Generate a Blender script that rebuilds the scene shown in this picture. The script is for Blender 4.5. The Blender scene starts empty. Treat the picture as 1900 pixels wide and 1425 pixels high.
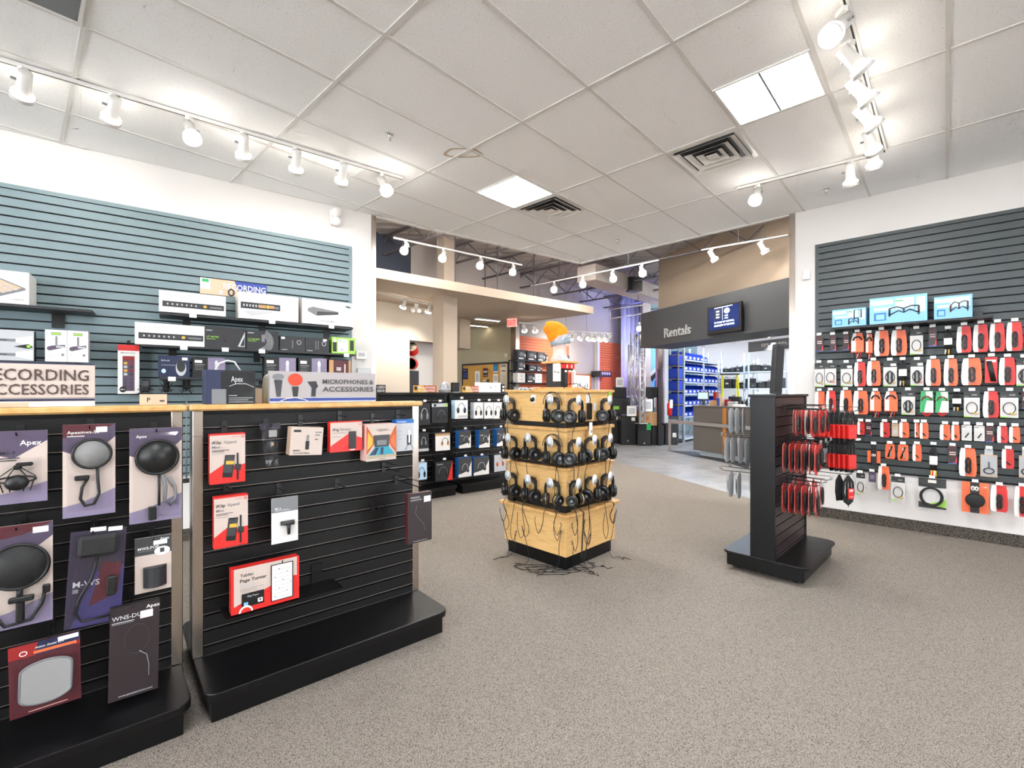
import bpy, math, random
from math import sin, cos, pi, radians as R, atan2, hypot
from mathutils import Vector, Matrix
random.seed(7)
sc = bpy.context.scene
C = sc.collection
# ---------------- camera (1900x1425, level, 16.4 mm) ----------------
EYE, FPX, CX, CY = 1.437, 864.0, 950.0, 726.0
cam_d = bpy.data.cameras.new('camera'); cam = bpy.data.objects.new('camera', cam_d); C.objects.link(cam)
cam.location = (0, 0, EYE); cam.rotation_euler = (pi/2, 0, 0)
cam_d.sensor_width = 36; cam_d.lens = 36*FPX/1900; cam_d.shift_y = (CY-712.5)/1900
cam_d.clip_start = .02; cam_d.clip_end = 200
sc.camera = cam
# ---------------- lamps of the place and added fill ----------------
WORLD = 5.4         # fill light, let in through an added opening behind the viewer
w = bpy.data.worlds.new('world'); sc.world = w; w.use_nodes = True
w.node_tree.nodes['Background'].inputs[0].default_value = (.90, .95, 1, 1)
w.node_tree.nodes['Background'].inputs[1].default_value = WORLD
sc.view_settings.view_transform = 'Standard'; sc.view_settings.look = 'None'
sc.view_settings.exposure = EXPO = 1.04
sc.view_settings.gamma = 1
TROFFER = 30.0      # emission of the ceiling troffers
SPILL = .35         # watts of side glow from a lamp
SPOT = 8.0         # watts of a track head
HALL_FILL = 55.0  # watts of each unseen area light added over the far aisle
sc.cycles.max_bounces = 5; sc.cycles.diffuse_bounces = 3; sc.cycles.glossy_bounces = 2
sc.cycles.use_adaptive_sampling = True; sc.cycles.adaptive_threshold = .12; sc.cycles.adaptive_min_samples = 12
sc.cycles.transparent_max_bounces = 8; sc.cycles.transmission_bounces = 2
sc.cycles.sample_clamp_indirect = 4; sc.cycles.caustics_reflective = False; sc.cycles.caustics_refractive = False
sc.cycles.use_denoising = True

# ---------------- materials ----------------
MATS = {}
def srgb(h):
    h = h.lstrip('#'); v = [int(h[i:i+2], 16)/255 for i in (0, 2, 4)]
    return tuple(x/12.92 if x < .04045 else ((x+.055)/1.055)**2.4 for x in v)+(1,)
def M(name, col='#808080', rough=.5, metal=0, emit=0, spec=.5, noise=0, nscale=60, bump=0, alpha=1, coat=0, trans=0):
    """procedural principled material; 'noise' mottles the colour, 'bump' the surface"""
    if name in MATS: return MATS[name]
    m = bpy.data.materials.new(name); m.use_nodes = True; nt = m.node_tree; p = nt.nodes['Principled BSDF']
    c = srgb(col) if isinstance(col, str) else col
    p.inputs['Base Color'].default_value = c; p.inputs['Roughness'].default_value = rough
    p.inputs['Metallic'].default_value = metal; p.inputs['Specular IOR Level'].default_value = spec
    if emit:
        p.inputs['Emission Color'].default_value = c; p.inputs['Emission Strength'].default_value = emit
        if name not in ('troffer', 'cool_panel', 'slim_lamp'): m.cycles.emission_sampling = 'NONE'
    if coat: p.inputs['Coat Weight'].default_value = coat; p.inputs['Coat Roughness'].default_value = .1
    if trans: p.inputs['Transmission Weight'].default_value = trans
    if noise or bump:
        tc = nt.nodes.new('ShaderNodeTexCoord'); n = nt.nodes.new('ShaderNodeTexNoise'); n.inputs['Scale'].default_value = nscale
        n.inputs['Detail'].default_value = 5
        nt.links.new(tc.outputs['Object'], n.inputs['Vector'])
        if noise:
            mx = nt.nodes.new('ShaderNodeMix'); mx.data_type = 'RGBA'
            mx.inputs[6].default_value = tuple(max(0, x*(1-noise)) for x in c[:3])+(1,)
            mx.inputs[7].default_value = tuple(min(1, x*(1+noise)) for x in c[:3])+(1,)
            nt.links.new(n.outputs['Fac'], mx.inputs[0]); nt.links.new(mx.outputs[2], p.inputs['Base Color'])
        if bump:
            b = nt.nodes.new('ShaderNodeBump'); b.inputs['Strength'].default_value = bump; b.inputs['Distance'].default_value = .004
            nt.links.new(n.outputs['Fac'], b.inputs['Height']); nt.links.new(b.outputs['Normal'], p.inputs['Normal'])
    if alpha < 1:
        out = nt.nodes['Material Output']; t = nt.nodes.new('ShaderNodeBsdfTransparent'); ms = nt.nodes.new('ShaderNodeMixShader')
        ms.inputs[0].default_value = alpha; nt.links.new(t.outputs[0], ms.inputs[1]); nt.links.new(p.outputs[0], ms.inputs[2])
        nt.links.new(ms.outputs[0], out.inputs['Surface'])
    MATS[name] = m
    return m
def ramp_mat(name, stops, scale, rough, bump, kind='noise', dist=.01, map_scale=(1, 1, 1), spec=.3):
    m = bpy.data.materials.new(name); m.use_nodes = True; nt = m.node_tree; p = nt.nodes['Principled BSDF']
    p.inputs['Roughness'].default_value = rough; p.inputs['Specular IOR Level'].default_value = spec
    tc = nt.nodes.new('ShaderNodeTexCoord'); mp = nt.nodes.new('ShaderNodeMapping'); mp.inputs['Scale'].default_value = map_scale
    n = nt.nodes.new('ShaderNodeTexNoise' if kind == 'noise' else 'ShaderNodeTexVoronoi'); n.inputs['Scale'].default_value = scale
    if kind == 'noise': n.inputs['Detail'].default_value = 8; n.inputs['Roughness'].default_value = .65
    r = nt.nodes.new('ShaderNodeValToRGB')
    while len(r.color_ramp.elements) < len(stops): r.color_ramp.elements.new(.5)
    for e, (pos, col) in zip(r.color_ramp.elements, stops): e.position = pos; e.color = srgb(col)
    nt.links.new(tc.outputs['Object'], mp.inputs[0]); nt.links.new(mp.outputs[0], n.inputs['Vector'])
    o = n.outputs['Fac'] if kind == 'noise' else n.outputs['Distance']
    nt.links.new(o, r.inputs[0]); nt.links.new(r.outputs[0], p.inputs['Base Color'])
    if bump:
        b = nt.nodes.new('ShaderNodeBump'); b.inputs['Strength'].default_value = bump; b.inputs['Distance'].default_value = dist
        nt.links.new(o, b.inputs['Height']); nt.links.new(b.outputs['Normal'], p.inputs['Normal'])
    MATS[name] = m
    return m
ramp_mat('carpet', [(.0, '#b3a99e'), (.3, '#a1978c'), (.55, '#8b8278'), (.85, '#6a6259')], 250, .95, .9, kind='voronoi', dist=-.006, map_scale=(1, .8, 1), spec=.1)
ramp_mat('carpet_cove', [(.0, '#8d857b'), (.3, '#6f6860'), (.55, '#4d4741'), (.85, '#2b2723')], 165, .95, .9, kind='voronoi', dist=-.006, spec=.1)
ramp_mat('ceiling_tile', [(.30, '#b0acaa'), (.37, '#edecea'), (.5, '#f4f3f2'), (1, '#f8f7f6')], 80, .95, .35, dist=.003, spec=.1)
ramp_mat('wood', [(.3, '#c69a5a'), (.5, '#d8ae70'), (.7, '#dfb97e')], 6, .42, 0, map_scale=(1, 1, 14), spec=.4)
ramp_mat('wood_edge', [(.3, '#b98a4b'), (.5, '#cfa265'), (.7, '#dcb57c')], 8, .4, 0, map_scale=(2, 2, 2), spec=.4)
ramp_mat('grey_tile', [(.3, '#6d6f70'), (.5, '#8b8a88'), (.7, '#a19c96')], 2.4, .35, .05, spec=.5)
ramp_mat('cork', [(.3, '#b98942'), (.7, '#d3a55c')], 60, .9, .1)
M('white_wall', '#dcd8d4', .8, spec=.2, noise=.02, nscale=3); M('grid', '#d8d5d0', .6); M('groove', '#0a0b0b', .8)
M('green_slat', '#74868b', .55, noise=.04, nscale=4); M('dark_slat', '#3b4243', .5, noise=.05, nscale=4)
M('black_slat', '#070606', .5, spec=.35, noise=.1, nscale=8); M('black_lam', '#070708', .36, spec=.35, noise=.1, nscale=20); M('groove_metal', '#9a9188', .35, metal=.8)
M('steel', '#b8aca1', .22, metal=1, noise=.05, nscale=3); M('alu', '#c9c6c2', .35, metal=.8); M('galv', '#c3cdd2', .42, metal=.2)
M('white_pl', '#e8e6e2', .4); M('white_card', '#e9e5df', .55); M('warm_card', '#c4b3a8', .6); M('white_metal', '#e0ddd8', .35)
M('black', '#0b0b0c', .4); M('black_soft', '#141415', .65); M('charcoal', '#26272a', .5); M('grey', '#77787a', .5); M('light_grey', '#b9bbbd', .5)
M('dark_grey', '#3a3b3d', .5); M('red', '#d4251f', .45); M('red_dark', '#8c1c1c', .45); M('orange', '#ef6a3a', .45); M('orange_wool', '#f08a0e', .95, bump=.6, nscale=220)
M('grey_wool', '#8f9aa2', .95, bump=.6, nscale=220)
M('blue', '#1c63ae', .4); M('bin_blue', '#0a38b4', .4); M('light_blue', '#79b2e2', .45); M('pale_blue', '#b9d8f0', .45); M('navy', '#1d2647', .4)
M('green', '#25a05a', .45); M('lime', '#9bd24a', .45); M('yellow', '#e8e11a', .45); M('gold', '#d9a53a', .4); M('purple', '#4f4459', .45)
M('violet', '#81768f', .45); M('cream', '#d8cdb2', .6); M('kraft', '#b99163', .7); M('kraft_pale', '#c8ae93', .7); M('teal', '#2b93a8', .45); M('rust', '#b8521d', .5)
M('brown_box', '#2a2022', .45); M('maroon', '#4e1720', .45); M('silver', '#d2d4d6', .3, metal=.7); M('chrome', '#dddddd', .08, metal=1)
M('plastic', '#50504f', .1, alpha=.10, spec=.8); M('plastic_grey', '#cfd2d4', .1, alpha=.35, spec=1); M('glass', '#eef4f6', .05, alpha=.33, spec=.9)
M('smoke', '#3a3a3f', .12, alpha=.45, spec=.8); M('mesh', '#8e8c8a', .5, alpha=.85)
M('lamp', '#fff6e6', .5, emit=14); M('troffer', '#f2f7ff', .5, emit=TROFFER); M('bulb', '#fff4dd', .5, emit=16)
M('beige', '#bcac9a', .75, spec=.2); M('beige_light', '#d6c9b7', .75); M('olive', '#aaa086', .75); M('brown_wall', '#8c7b69', .75); M('canopy', '#38393b', .5)
M('lilac', '#b3a9a2', .8); M('unlit_blue', '#3b414d', .8); M('deck', '#a09a98', .7); M('joist', '#5a5355', .5); M('desk', '#5b5650', .5); M('oak', '#b2702c', .45)
M('orange_slat', '#dd6d3f', .5); M('screen', '#0c1c48', .2, emit=.7); M('screen_text', '#cfe4ff', .3, emit=1.6); M('exit', '#e8281f', .4, emit=.5); M('exit_white', '#f3b9ae', .4, emit=.25)
M('pink_card', '#e8b9b0', .5); M('sky_mural', '#6fa9dc', .6); M('pcord', '#101011', .5); M('stain', '#c2b19a', .9)

# ---------------- mesh building ----------------
_txt = {}
def glyphs(s):
    if s in _txt: return _txt[s]
    cu = bpy.data.curves.new('t', 'FONT'); cu.body = s; cu.size = 1; cu.resolution_u = 2; cu.offset = .012
    o = bpy.data.objects.new('t', cu); C.objects.link(o)
    dg = bpy.context.evaluated_depsgraph_get(); me = o.evaluated_get(dg).to_mesh()
    v = [(p.co.x, p.co.y) for p in me.vertices]; f = [tuple(q.vertices) for q in me.polygons]
    o.evaluated_get(dg).to_mesh_clear(); bpy.data.objects.remove(o); bpy.data.curves.remove(cu)
    x1 = max([p[0] for p in v] or [1]); x0 = min([p[0] for p in v] or [0])
    v = [(x-x0, y) for x, y in v]
    _txt[s] = (v, f, max(.01, x1-x0)); return _txt[s]
class MB:
    def __init__(s): s.v = []; s.f = []; s.m = []; s.sm = []; s.names = []
    def mi(s, mat):
        if mat not in s.names: s.names.append(mat)
        return s.names.index(mat)
    def add(s, vs, fs, mat, smooth=False, T=None):
        o = len(s.v); i = s.mi(mat)
        s.v += [tuple(T @ Vector(p)) for p in vs] if T else [tuple(p) for p in vs]
        for f in fs: s.f.append(tuple(k+o for k in f)); s.m.append(i); s.sm.append(smooth)
        return s
    def box(s, x0, x1, y0, y1, z0, z1, mat, T=None, ch=0):
        if ch:
            c = ch; pr = [(x0+c, y0), (x1-c, y0), (x1, y0+c), (x1, y1-c), (x1-c, y1), (x0+c, y1), (x0, y1-c), (x0, y0+c)]
            n = 8; inn = [(min(max(x, x0+c), x1-c), min(max(y, y0+c), y1-c)) for x, y in pr]
            vs = [(x, y, z0) for x, y in inn]+[(x, y, z0+c) for x, y in pr]+[(x, y, z1-c) for x, y in pr]+[(x, y, z1) for x, y in inn]
            fs = [tuple(range(n))[::-1], tuple(range(3*n, 4*n))]
            for k in range(3): fs += [(k*n+i, k*n+(i+1) % n, (k+1)*n+(i+1) % n, (k+1)*n+i) for i in range(n)]
            return s.add(vs, fs, mat, False, T)
        vs = [(x0, y0, z0), (x1, y0, z0), (x1, y1, z0), (x0, y1, z0), (x0, y0, z1), (x1, y0, z1), (x1, y1, z1), (x0, y1, z1)]
        return s.add(vs, [(3, 2, 1, 0), (4, 5, 6, 7), (0, 1, 5, 4), (1, 2, 6, 5), (2, 3, 7, 6), (3, 0, 4, 7)], mat, False, T)
    def prism(s, pts, z0, z1, mat, T=None):
        n = len(pts)
        if sum(pts[i][0]*pts[(i+1) % n][1]-pts[(i+1) % n][0]*pts[i][1] for i in range(n)) < 0: pts = pts[::-1]
        vs = [(x, y, z0) for x, y in pts]+[(x, y, z1) for x, y in pts]
        return s.add(vs, [tuple(range(n))[::-1], tuple(range(n, 2*n))]+[(i, (i+1) % n, n+(i+1) % n, n+i) for i in range(n)], mat, False, T)
    def face(s, pts, y0, y1, mat, T=None):
        """outline in x,z with thickness y0..y1 (front at y0)"""
        n = len(pts)
        if sum(pts[i][0]*pts[(i+1) % n][1]-pts[(i+1) % n][0]*pts[i][1] for i in range(n)) < 0: pts = pts[::-1]
        vs = [(x, y0, z) for x, z in pts]+[(x, y1, z) for x, z in pts]
        return s.add(vs, [tuple(range(n)), tuple(range(n, 2*n))[::-1]]+[(i, n+i, n+(i+1) % n, (i+1) % n) for i in range(n)], mat, False, T)
    def tube(s, pts, r, mat, n=8, T=None, closed=False, flat=1):
        P = [Vector(p) for p in pts]; N = len(P); rs = r if isinstance(r, (list, tuple)) else [r]*N
        vs = []; fs = []; up = None
        for i, p in enumerate(P):
            a = P[(i-1) % N] if (i > 0 or closed) else p; b = P[(i+1) % N] if (i < N-1 or closed) else p
            d = (b-a).normalized() if (b-a).length > 1e-9 else Vector((0, 0, 1))
            if up is None: up = Vector((0, 0, 1)) if abs(d.z) < .9 else Vector((1, 0, 0))
            x = (up-d*up.dot(d))
            if x.length < 1e-4: x = d.orthogonal()
            x.normalize(); up = x; y = d.cross(x)
            for k in range(n):
                t = 2*pi*k/n; vs.append(p+x*(cos(t)*rs[i])+y*(sin(t)*rs[i]*flat))
        M_ = N if closed else N-1
        for i in range(M_):
            j = (i+1) % N
            for k in range(n): fs.append((i*n+k, i*n+(k+1) % n, j*n+(k+1) % n, j*n+k))
        if not closed: fs += [tuple(range(n))[::-1], tuple(range((N-1)*n, N*n))]
        return s.add(vs, fs, mat, n > 4, T)
    def lathe(s, prof, mat, n=20, T=None, smooth=True):
        """prof: (r,z) list, around z"""
        vs = []; fs = []
        for r, z in prof:
            for k in range(n): t = 2*pi*k/n; vs.append((r*cos(t), r*sin(t), z))
        for i in range(len(prof)-1):
            for k in range(n): fs.append((i*n+k, i*n+(k+1) % n, (i+1)*n+(k+1) % n, (i+1)*n+k))
        if prof[0][0] > 1e-4: fs.append(tuple(range(n))[::-1])
        if prof[-1][0] > 1e-4: fs.append(tuple(range((len(prof)-1)*n, len(prof)*n)))
        return s.add(vs, fs, mat, smooth, T)
    def ell(s, c, r, mat, n=16, T=None):
        m = n//2; vs = []; fs = []
        for i in range(m+1):
            a = pi*i/m
            for k in range(n): t = 2*pi*k/n; vs.append((c[0]+r[0]*sin(a)*cos(t), c[1]+r[1]*sin(a)*sin(t), c[2]-r[2]*cos(a)))
        for i in range(m):
            for k in range(n): fs.append((i*n+k, i*n+(k+1) % n, (i+1)*n+(k+1) % n, (i+1)*n+k))
        return s.add(vs, fs, mat, True, T)
    def text(s, t, x, z, h, y, mat, w=None, T=None, squeeze=1):
        v, f, W = glyphs(t); k = h/.72; kx = (w/W) if w else k*squeeze
        return s.add([(x+a*kx, y, z+b*k) for a, b in v], f, mat, False, T)
    def print(s, x0, x1, z0, z1, y, items):
        """printing on the front face (y = front), unit coordinates, each layer .3 mm prouder"""
        W = x1-x0; H = z1-z0
        for i, it in enumerate(items):
            yy = y-.0005-.0003*i; k = it[0]
            X = lambda a: x0+a*W
            Z = lambda b: z0+b*H
            if k == 'r': s.face([(X(it[1]), Z(it[3])), (X(it[2]), Z(it[3])), (X(it[2]), Z(it[4])), (X(it[1]), Z(it[4]))], yy, yy+.0002, it[5])
            elif k == 'p': s.add([(X(a), yy, Z(b)) for a, b in it[1]], [tuple(range(len(it[1])))], it[2])
            elif k == 'c': s.add([(X(it[1])+it[3]*W*cos(2*pi*q/20), yy, Z(it[2])+it[4]*H*sin(2*pi*q/20)) for q in range(20)], [tuple(range(20))], it[5])
            elif k == 't': s.text(it[1], X(it[2]), Z(it[3]), it[4]*H, yy, it[5], it[6]*W if len(it) > 6 else None)
            elif k == 'l': s.tube([(X(a), yy, Z(b)) for a, b in it[1]], it[2]*H, it[3], 6, flat=1)
            elif k == 'o': s.tube([(X(it[1])+it[3]*W*cos(2*pi*q/20), yy, Z(it[2])+it[4]*H*sin(2*pi*q/20)) for q in range(20)], it[5]*H, it[6], 5, closed=True)
        return s
    def build(s, name, parent=None, loc=None, rz=0, bev=0):
        me = bpy.data.meshes.new(name); me.from_pydata(s.v, [], s.f)
        for n in s.names: me.materials.append(MATS[n])
        me.polygons.foreach_set('material_index', s.m); me.polygons.foreach_set('use_smooth', s.sm); me.update()
        o = bpy.data.objects.new(name, me); C.objects.link(o)
        if parent: o.parent = parent
        if loc is not None: o.location = loc; o.rotation_euler = (0, 0, rz)
        if bev:
            b = o.modifiers.new('bevel', 'BEVEL'); b.width = bev; b.segments = 2; b.limit_method = 'ANGLE'
        return o
USED = {}
def tag(o, label, cat, group=None, kind=None):
    if label:
        o['label'] = label; USED.setdefault(label, []).append(o.name)
    if cat: o['category'] = cat
    if group: o['group'] = group
    if kind: o['kind'] = kind
    return o
def thing(name, label, cat, loc=(0, 0, 0), rz=0, group=None):
    o = bpy.data.objects.new(name, None); C.objects.link(o); o.empty_display_size = .05
    o.location = loc; o.rotation_euler = (0, 0, rz)
    return tag(o, label, cat, group)
def struct(name, mb, label=None, loc=None, rz=0, bev=0):
    o = mb.build(name, None, loc, rz, bev); o['kind'] = 'structure'
    if label: o['label'] = label; o['category'] = name.split('_')[0]
    return o
def dup(o, parent=None, **k):
    c = o.copy(); C.objects.link(c); c.parent = parent
    for ch in o.children:
        dup(ch, c)
    for a, b in k.items():
        if a in ('location', 'rotation_euler', 'scale'): setattr(c, a, b)
        elif b is not None: c[a] = b
    return c
class Frame:
    """vertical plane: origin (x,y), x-axis along 'rz'; local -y is the side seen from the room"""
    def __init__(s, x, y, deg): s.o = (x, y); s.a = R(deg); s.d = (cos(s.a), sin(s.a)); s.n = (-sin(s.a), cos(s.a))
    def w(s, a, n=0, z=0):           # a along, n out towards the room
        return (s.o[0]+s.d[0]*a-s.n[0]*n, s.o[1]+s.d[1]*a-s.n[1]*n, z)
    def px(s, u, v, n=0):            # where a sight line of the survey photo meets the plane n in front
        k = (u-CX)/FPX; ox = s.o[0]-s.n[0]*n; oy = s.o[1]-s.n[1]*n
        a = (k*oy-ox)/(s.d[0]-k*s.d[1]); Y = oy+s.d[1]*a
        return a, EYE-(v-CY)/FPX*Y
    def rect(s, uL, vT, vB, uR, n=0):
        a0, zt = s.px(uL, vT, n); a1, _ = s.px(uR, vT, n); _, zb = s.px(uL, vB, n)
        return a0, a1, zb, zt
def floor_px(u, v, z=0):
    Y = (EYE-z)*FPX/(v-CY); return ((u-CX)/FPX*Y, Y)
def at(u, v, Y): return ((u-CX)/FPX*Y, Y, EYE-(v-CY)/FPX*Y)
# ================= the setting =================
HC = 3.55
LW = Frame(-4.13, 3.757, 36.65)      # left wall; room end at a = 3.10
RW = Frame(3.318, 5.566, -43.05)     # right wall; starts at a = 0
LEND = LW.px(697, 500)[0]
Cc = (1.13, 7.65)
GX = Vector((.6815, .7319)); GY = Vector((-.7319, .6815)); G0 = Vector((-.753, 2.756)); ST = .6102
def gpt(i, j): p = G0+GX*(i*ST)+GY*(j*ST); return (p.x, p.y)
# floors
carpet = [(-16, -6), (11.5, -6), (11.5, -2.1), RW.w(0, .0)[:2], (3.40, 5.60), (2.07, 9.65), (.9, 13.1), (-.6, 17.8), (-16, 17.8)]
struct('floor', MB().prism(carpet, -.08, 0, 'carpet'), 'speckled grey beige loop carpet')
hard = [(11.5, -2.1), (3.40, 5.60), (2.07, 9.65), (.9, 13.1), (-.6, 17.8), (-.6, 24), (18, 24), (18, -2.1)]
m = MB().prism(hard, -.08, -.002, 'grey_tile')
M('grout', '#b4b1ab', .7)
dv = Vector((1.095, -3.22)).normalized(); nv = Vector((-dv.y, dv.x)); b0 = Vector((2.07, 9.65))
for k in range(1, 9):
    p = b0+nv*(.45*k)-dv*6; q = b0+nv*(.45*k)+dv*3.5
    m.add([(p.x, p.y, -.0015), (p.x+nv.x*.006, p.y+nv.y*.006, -.0015), (q.x+nv.x*.006, q.y+nv.y*.006, -.0015), (q.x, q.y, -.0015)], [(0, 1, 2, 3)], 'grout')
for k in range(-6, 8):
    p = b0+dv*(.45*k); q = p+nv*4
    m.add([(p.x, p.y, -.0015), (p.x+dv.x*.006, p.y+dv.y*.006, -.0015), (q.x+dv.x*.006, q.y+dv.y*.006, -.0015), (q.x, q.y, -.0015)], [(0, 1, 2, 3)], 'grout')
struct('floor_tiles', m, 'grey stone tiled aisle')
# walls of the room
ww = MB(); ww.box(-10, LEND, 0, .15, 0, HC+.6, 'white_wall'); struct('wall_left', ww, loc=LW.w(0), rz=LW.a)
ww = MB(); ww.box(0, 9, 0, .15, 0, HC+.6, 'white_wall'); struct('wall_right', ww, loc=RW.w(0), rz=RW.a)
ww = MB(); ww.box(-16, 12, -6.15, -6, HC-.25, HC+.6, 'white_wall'); ww.box(-16, 12, -6.15, -6, 0, .3, 'white_wall'); ww.box(-1.5, 12, -6.15, -6, .3, HC-.25, 'white_wall')  # opening added on the left so world light enters as fill
for k in range(4): ww.box(-16+3.9*k, -15.8+3.9*k, -6.12, -6.03, .3, HC-.25, 'white_wall')
struct('wall_back', ww, 'unseen white back wall with an added opening for fill light')
g = MB(); g.box(LEND-.055, LEND+.003, -.004, .155, 0, HC, 'steel'); struct('trim_1', g, loc=LW.w(0), rz=LW.a)
g = MB(); g.box(-.004, .06, -.004, .155, 0, HC, 'steel'); struct('trim_2', g, loc=RW.w(0), rz=RW.a)
g = MB(); g.box(0.06, 9, -.018, 0, 0, .112, 'carpet_cove'); struct('baseboard_right', g, loc=RW.w(0), rz=RW.a)
g = MB(); g.box(-10, LEND-.06, -.018, 0, 0, .112, 'carpet_cove'); struct('baseboard_left', g, loc=LW.w(0), rz=LW.a)
# ceiling
cp = [Cc, LW.w(-10)[:2], (-13, -6), (12, -6), RW.w(9)[:2]]
cel = MB().prism(cp, HC, HC+.05, 'ceiling_tile')
cel.prism([LW.w(LEND)[:2], Cc, (Cc[0]-.03, Cc[1]+.05), (LW.w(LEND, -.06)[:2])], HC-.01, HC+.12, 'white_metal')
cel.prism([RW.w(0)[:2], Cc, (Cc[0]+.0, Cc[1]+.06), (RW.w(0, -.06)[:2])], HC-.01, HC+.12, 'white_metal')
# T bars clipped to the room
def clip(p, q, poly):
    n = len(poly); t0, t1 = 0, 1; d = (q[0]-p[0], q[1]-p[1]); A = sum(poly[i][0]*poly[(i+1) % n][1]-poly[(i+1) % n][0]*poly[i][1] for i in range(n))
    sg = 1 if A > 0 else -1
    for i in range(n):
        a = poly[i]; b = poly[(i+1) % n]; e = (b[0]-a[0], b[1]-a[1]); nx, ny = -e[1]*sg, e[0]*sg
        num = (p[0]-a[0])*nx+(p[1]-a[1])*ny; den = d[0]*nx+d[1]*ny
        if abs(den) < 1e-9:
            if num < 0: return None
            continue
        t = -num/den
        if den > 0: t0 = max(t0, t)
        else: t1 = min(t1, t)
    if t0 >= t1: return None
    return [(p[0]+d[0]*t, p[1]+d[1]*t) for t in (t0, t1)]
for j in range(-20, 20):
    s = clip(gpt(-30, j), gpt(30, j), cp)
    if s:
        n = GY*.012
        cel.prism([(s[0][0]-n.x, s[0][1]-n.y), (s[1][0]-n.x, s[1][1]-n.y), (s[1][0]+n.x, s[1][1]+n.y), (s[0][0]+n.x, s[0][1]+n.y)], HC-.006, HC+.001, 'grid')
for i in range(-20, 20, 2):
    s = clip(gpt(i, -30), gpt(i, 30), cp)
    if s:
        n = GX*.012
        cel.prism([(s[0][0]-n.x, s[0][1]-n.y), (s[1][0]-n.x, s[1][1]-n.y), (s[1][0]+n.x, s[1][1]+n.y), (s[0][0]+n.x, s[0][1]+n.y)], HC-.0062, HC+.001, 'grid')
# brownish water ring on a tile
cx, cy = gpt(2.0, 1.15); ring = []
for q in range(28):
    t = 2*pi*q/28; ring.append(((.17+.02*sin(3*t))*cos(t), (.10+.015*cos(2*t))*sin(t)))
vs = [(cx+x*1.0, cy+y, HC-.0008) for x, y in ring]+[(cx+x*.82, cy+y*.75, HC-.0008) for x, y in ring]
cel.add(vs, [(i, (i+1) % 28, 28+(i+1) % 28, 28+i) for i in range(28)], 'stain')
struct('ceiling', cel, 'suspended ceiling of fissured white tiles')
# troffers 2x2
GA = atan2(GX.y, GX.x)
def place_cell(i, j): x, y = gpt(i+.5, j+.5); return (x, y, HC-.007)
def troffer(i, j, label, lit=True, bar=True):
    t = thing('ceiling_light', label, 'light fixture', place_cell(i, j), GA, 'square recessed ceiling lights')
    h = ST/2-.012; f = MB()
    for a, b, c, d in ((-h, h, -h, -h+.016), (-h, h, h-.016, h), (-h, -h+.016, -h+.016, h-.016), (h-.016, h, -h+.016, h-.016)): f.box(a, b, c, d, -.006, .006, 'white_metal')
    if bar: f.box(-h+.016, h-.016, -.007, .007, -.006, .004, 'grey')
    f.build('frame', t)
    MB().box(-h+.017, h-.017, -h+.017, h-.017, 0, .003, 'troffer' if lit else 'grey').build('diffuser', t)
troffer(3, 1, 'smaller lit square ceiling light at the centre, without a bar across it', bar=False)
troffer(3, -3, 'large lit square ceiling light split by a centre bar, right of the middle')
troffer(-3, 1, 'unlit grey ceiling panel at the upper left corner of the picture', lit=False)
for i, j in ((-3, -3), (3, -7), (-3, -7), (-9, 1), (-9, -3), (-9, -7), (9, -7), (3, -11), (-3, -11)):
    troffer(i, j, 'lit square ceiling light behind the viewer')
def vent(i, j, label):
    t = thing('air_vent', label, 'vent', place_cell(i, j), GA, 'square ceiling air diffusers')
    h = ST/2-.012; f = MB(); f.box(-h, h, -h, h, -.0, .004, 'white_metal')
    f.box(-h+.04, h-.04, -h+.04, h-.04, -.003, .0, 'dark_grey')
    f.build('backing', t)
    for k, s in enumerate((.26, .185, .11, .045)):
        m = MB(); e = s-.046; z0, z1 = -.018, -.024
        if k == 3: m.box(-s, s, -s, s, z0-.004, z0, 'white_metal')
        else:
            o = [(-s, -s, z1), (s, -s, z1), (s, s, z1), (-s, s, z1), (-e, -e, -.004), (e, -e, -.004), (e, e, -.004), (-e, e, -.004)]
            o += [(x, y, z+.002) for x, y, z in o]
            m.add(o, [(i_, (i_+1) % 4, 4+(i_+1) % 4, 4+i_) for i_ in range(4)]+[(8+i_, 12+i_, 12+(i_+1) % 4, 8+(i_+1) % 4) for i_ in range(4)], 'white_metal')
        m.build('louver', t)
vent(4, -2, 'larger square ceiling air diffuser beside the split ceiling light')
vent(4, 1, 'smaller square ceiling air diffuser touching the far lit ceiling light')
def sprinkler(u, v, label):
    x, y = floor_px(u, v, HC)
    m = MB(); m.lathe([(.035, -.004), (.035, 0)], 'chrome', 16); m.lathe([(.01, -.03), (.012, -.004)], 'chrome', 10)
    m.box(-.014, .014, -.002, .002, -.045, -.028, 'chrome'); m.lathe([(.018, -.048), (.018, -.045)], 'chrome', 12)
    tag(m.build('sprinkler_head', None, (x, y, HC)), label, 'sprinkler', 'ceiling sprinkler heads')
sprinkler(722, 249, 'chrome sprinkler head left of the stained ceiling tile')
sprinkler(1533, 351, 'dark sprinkler head near the right wall')
sprinkler(1145, 445, 'small sprinkler head near the ceiling corner over the store opening')

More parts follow.
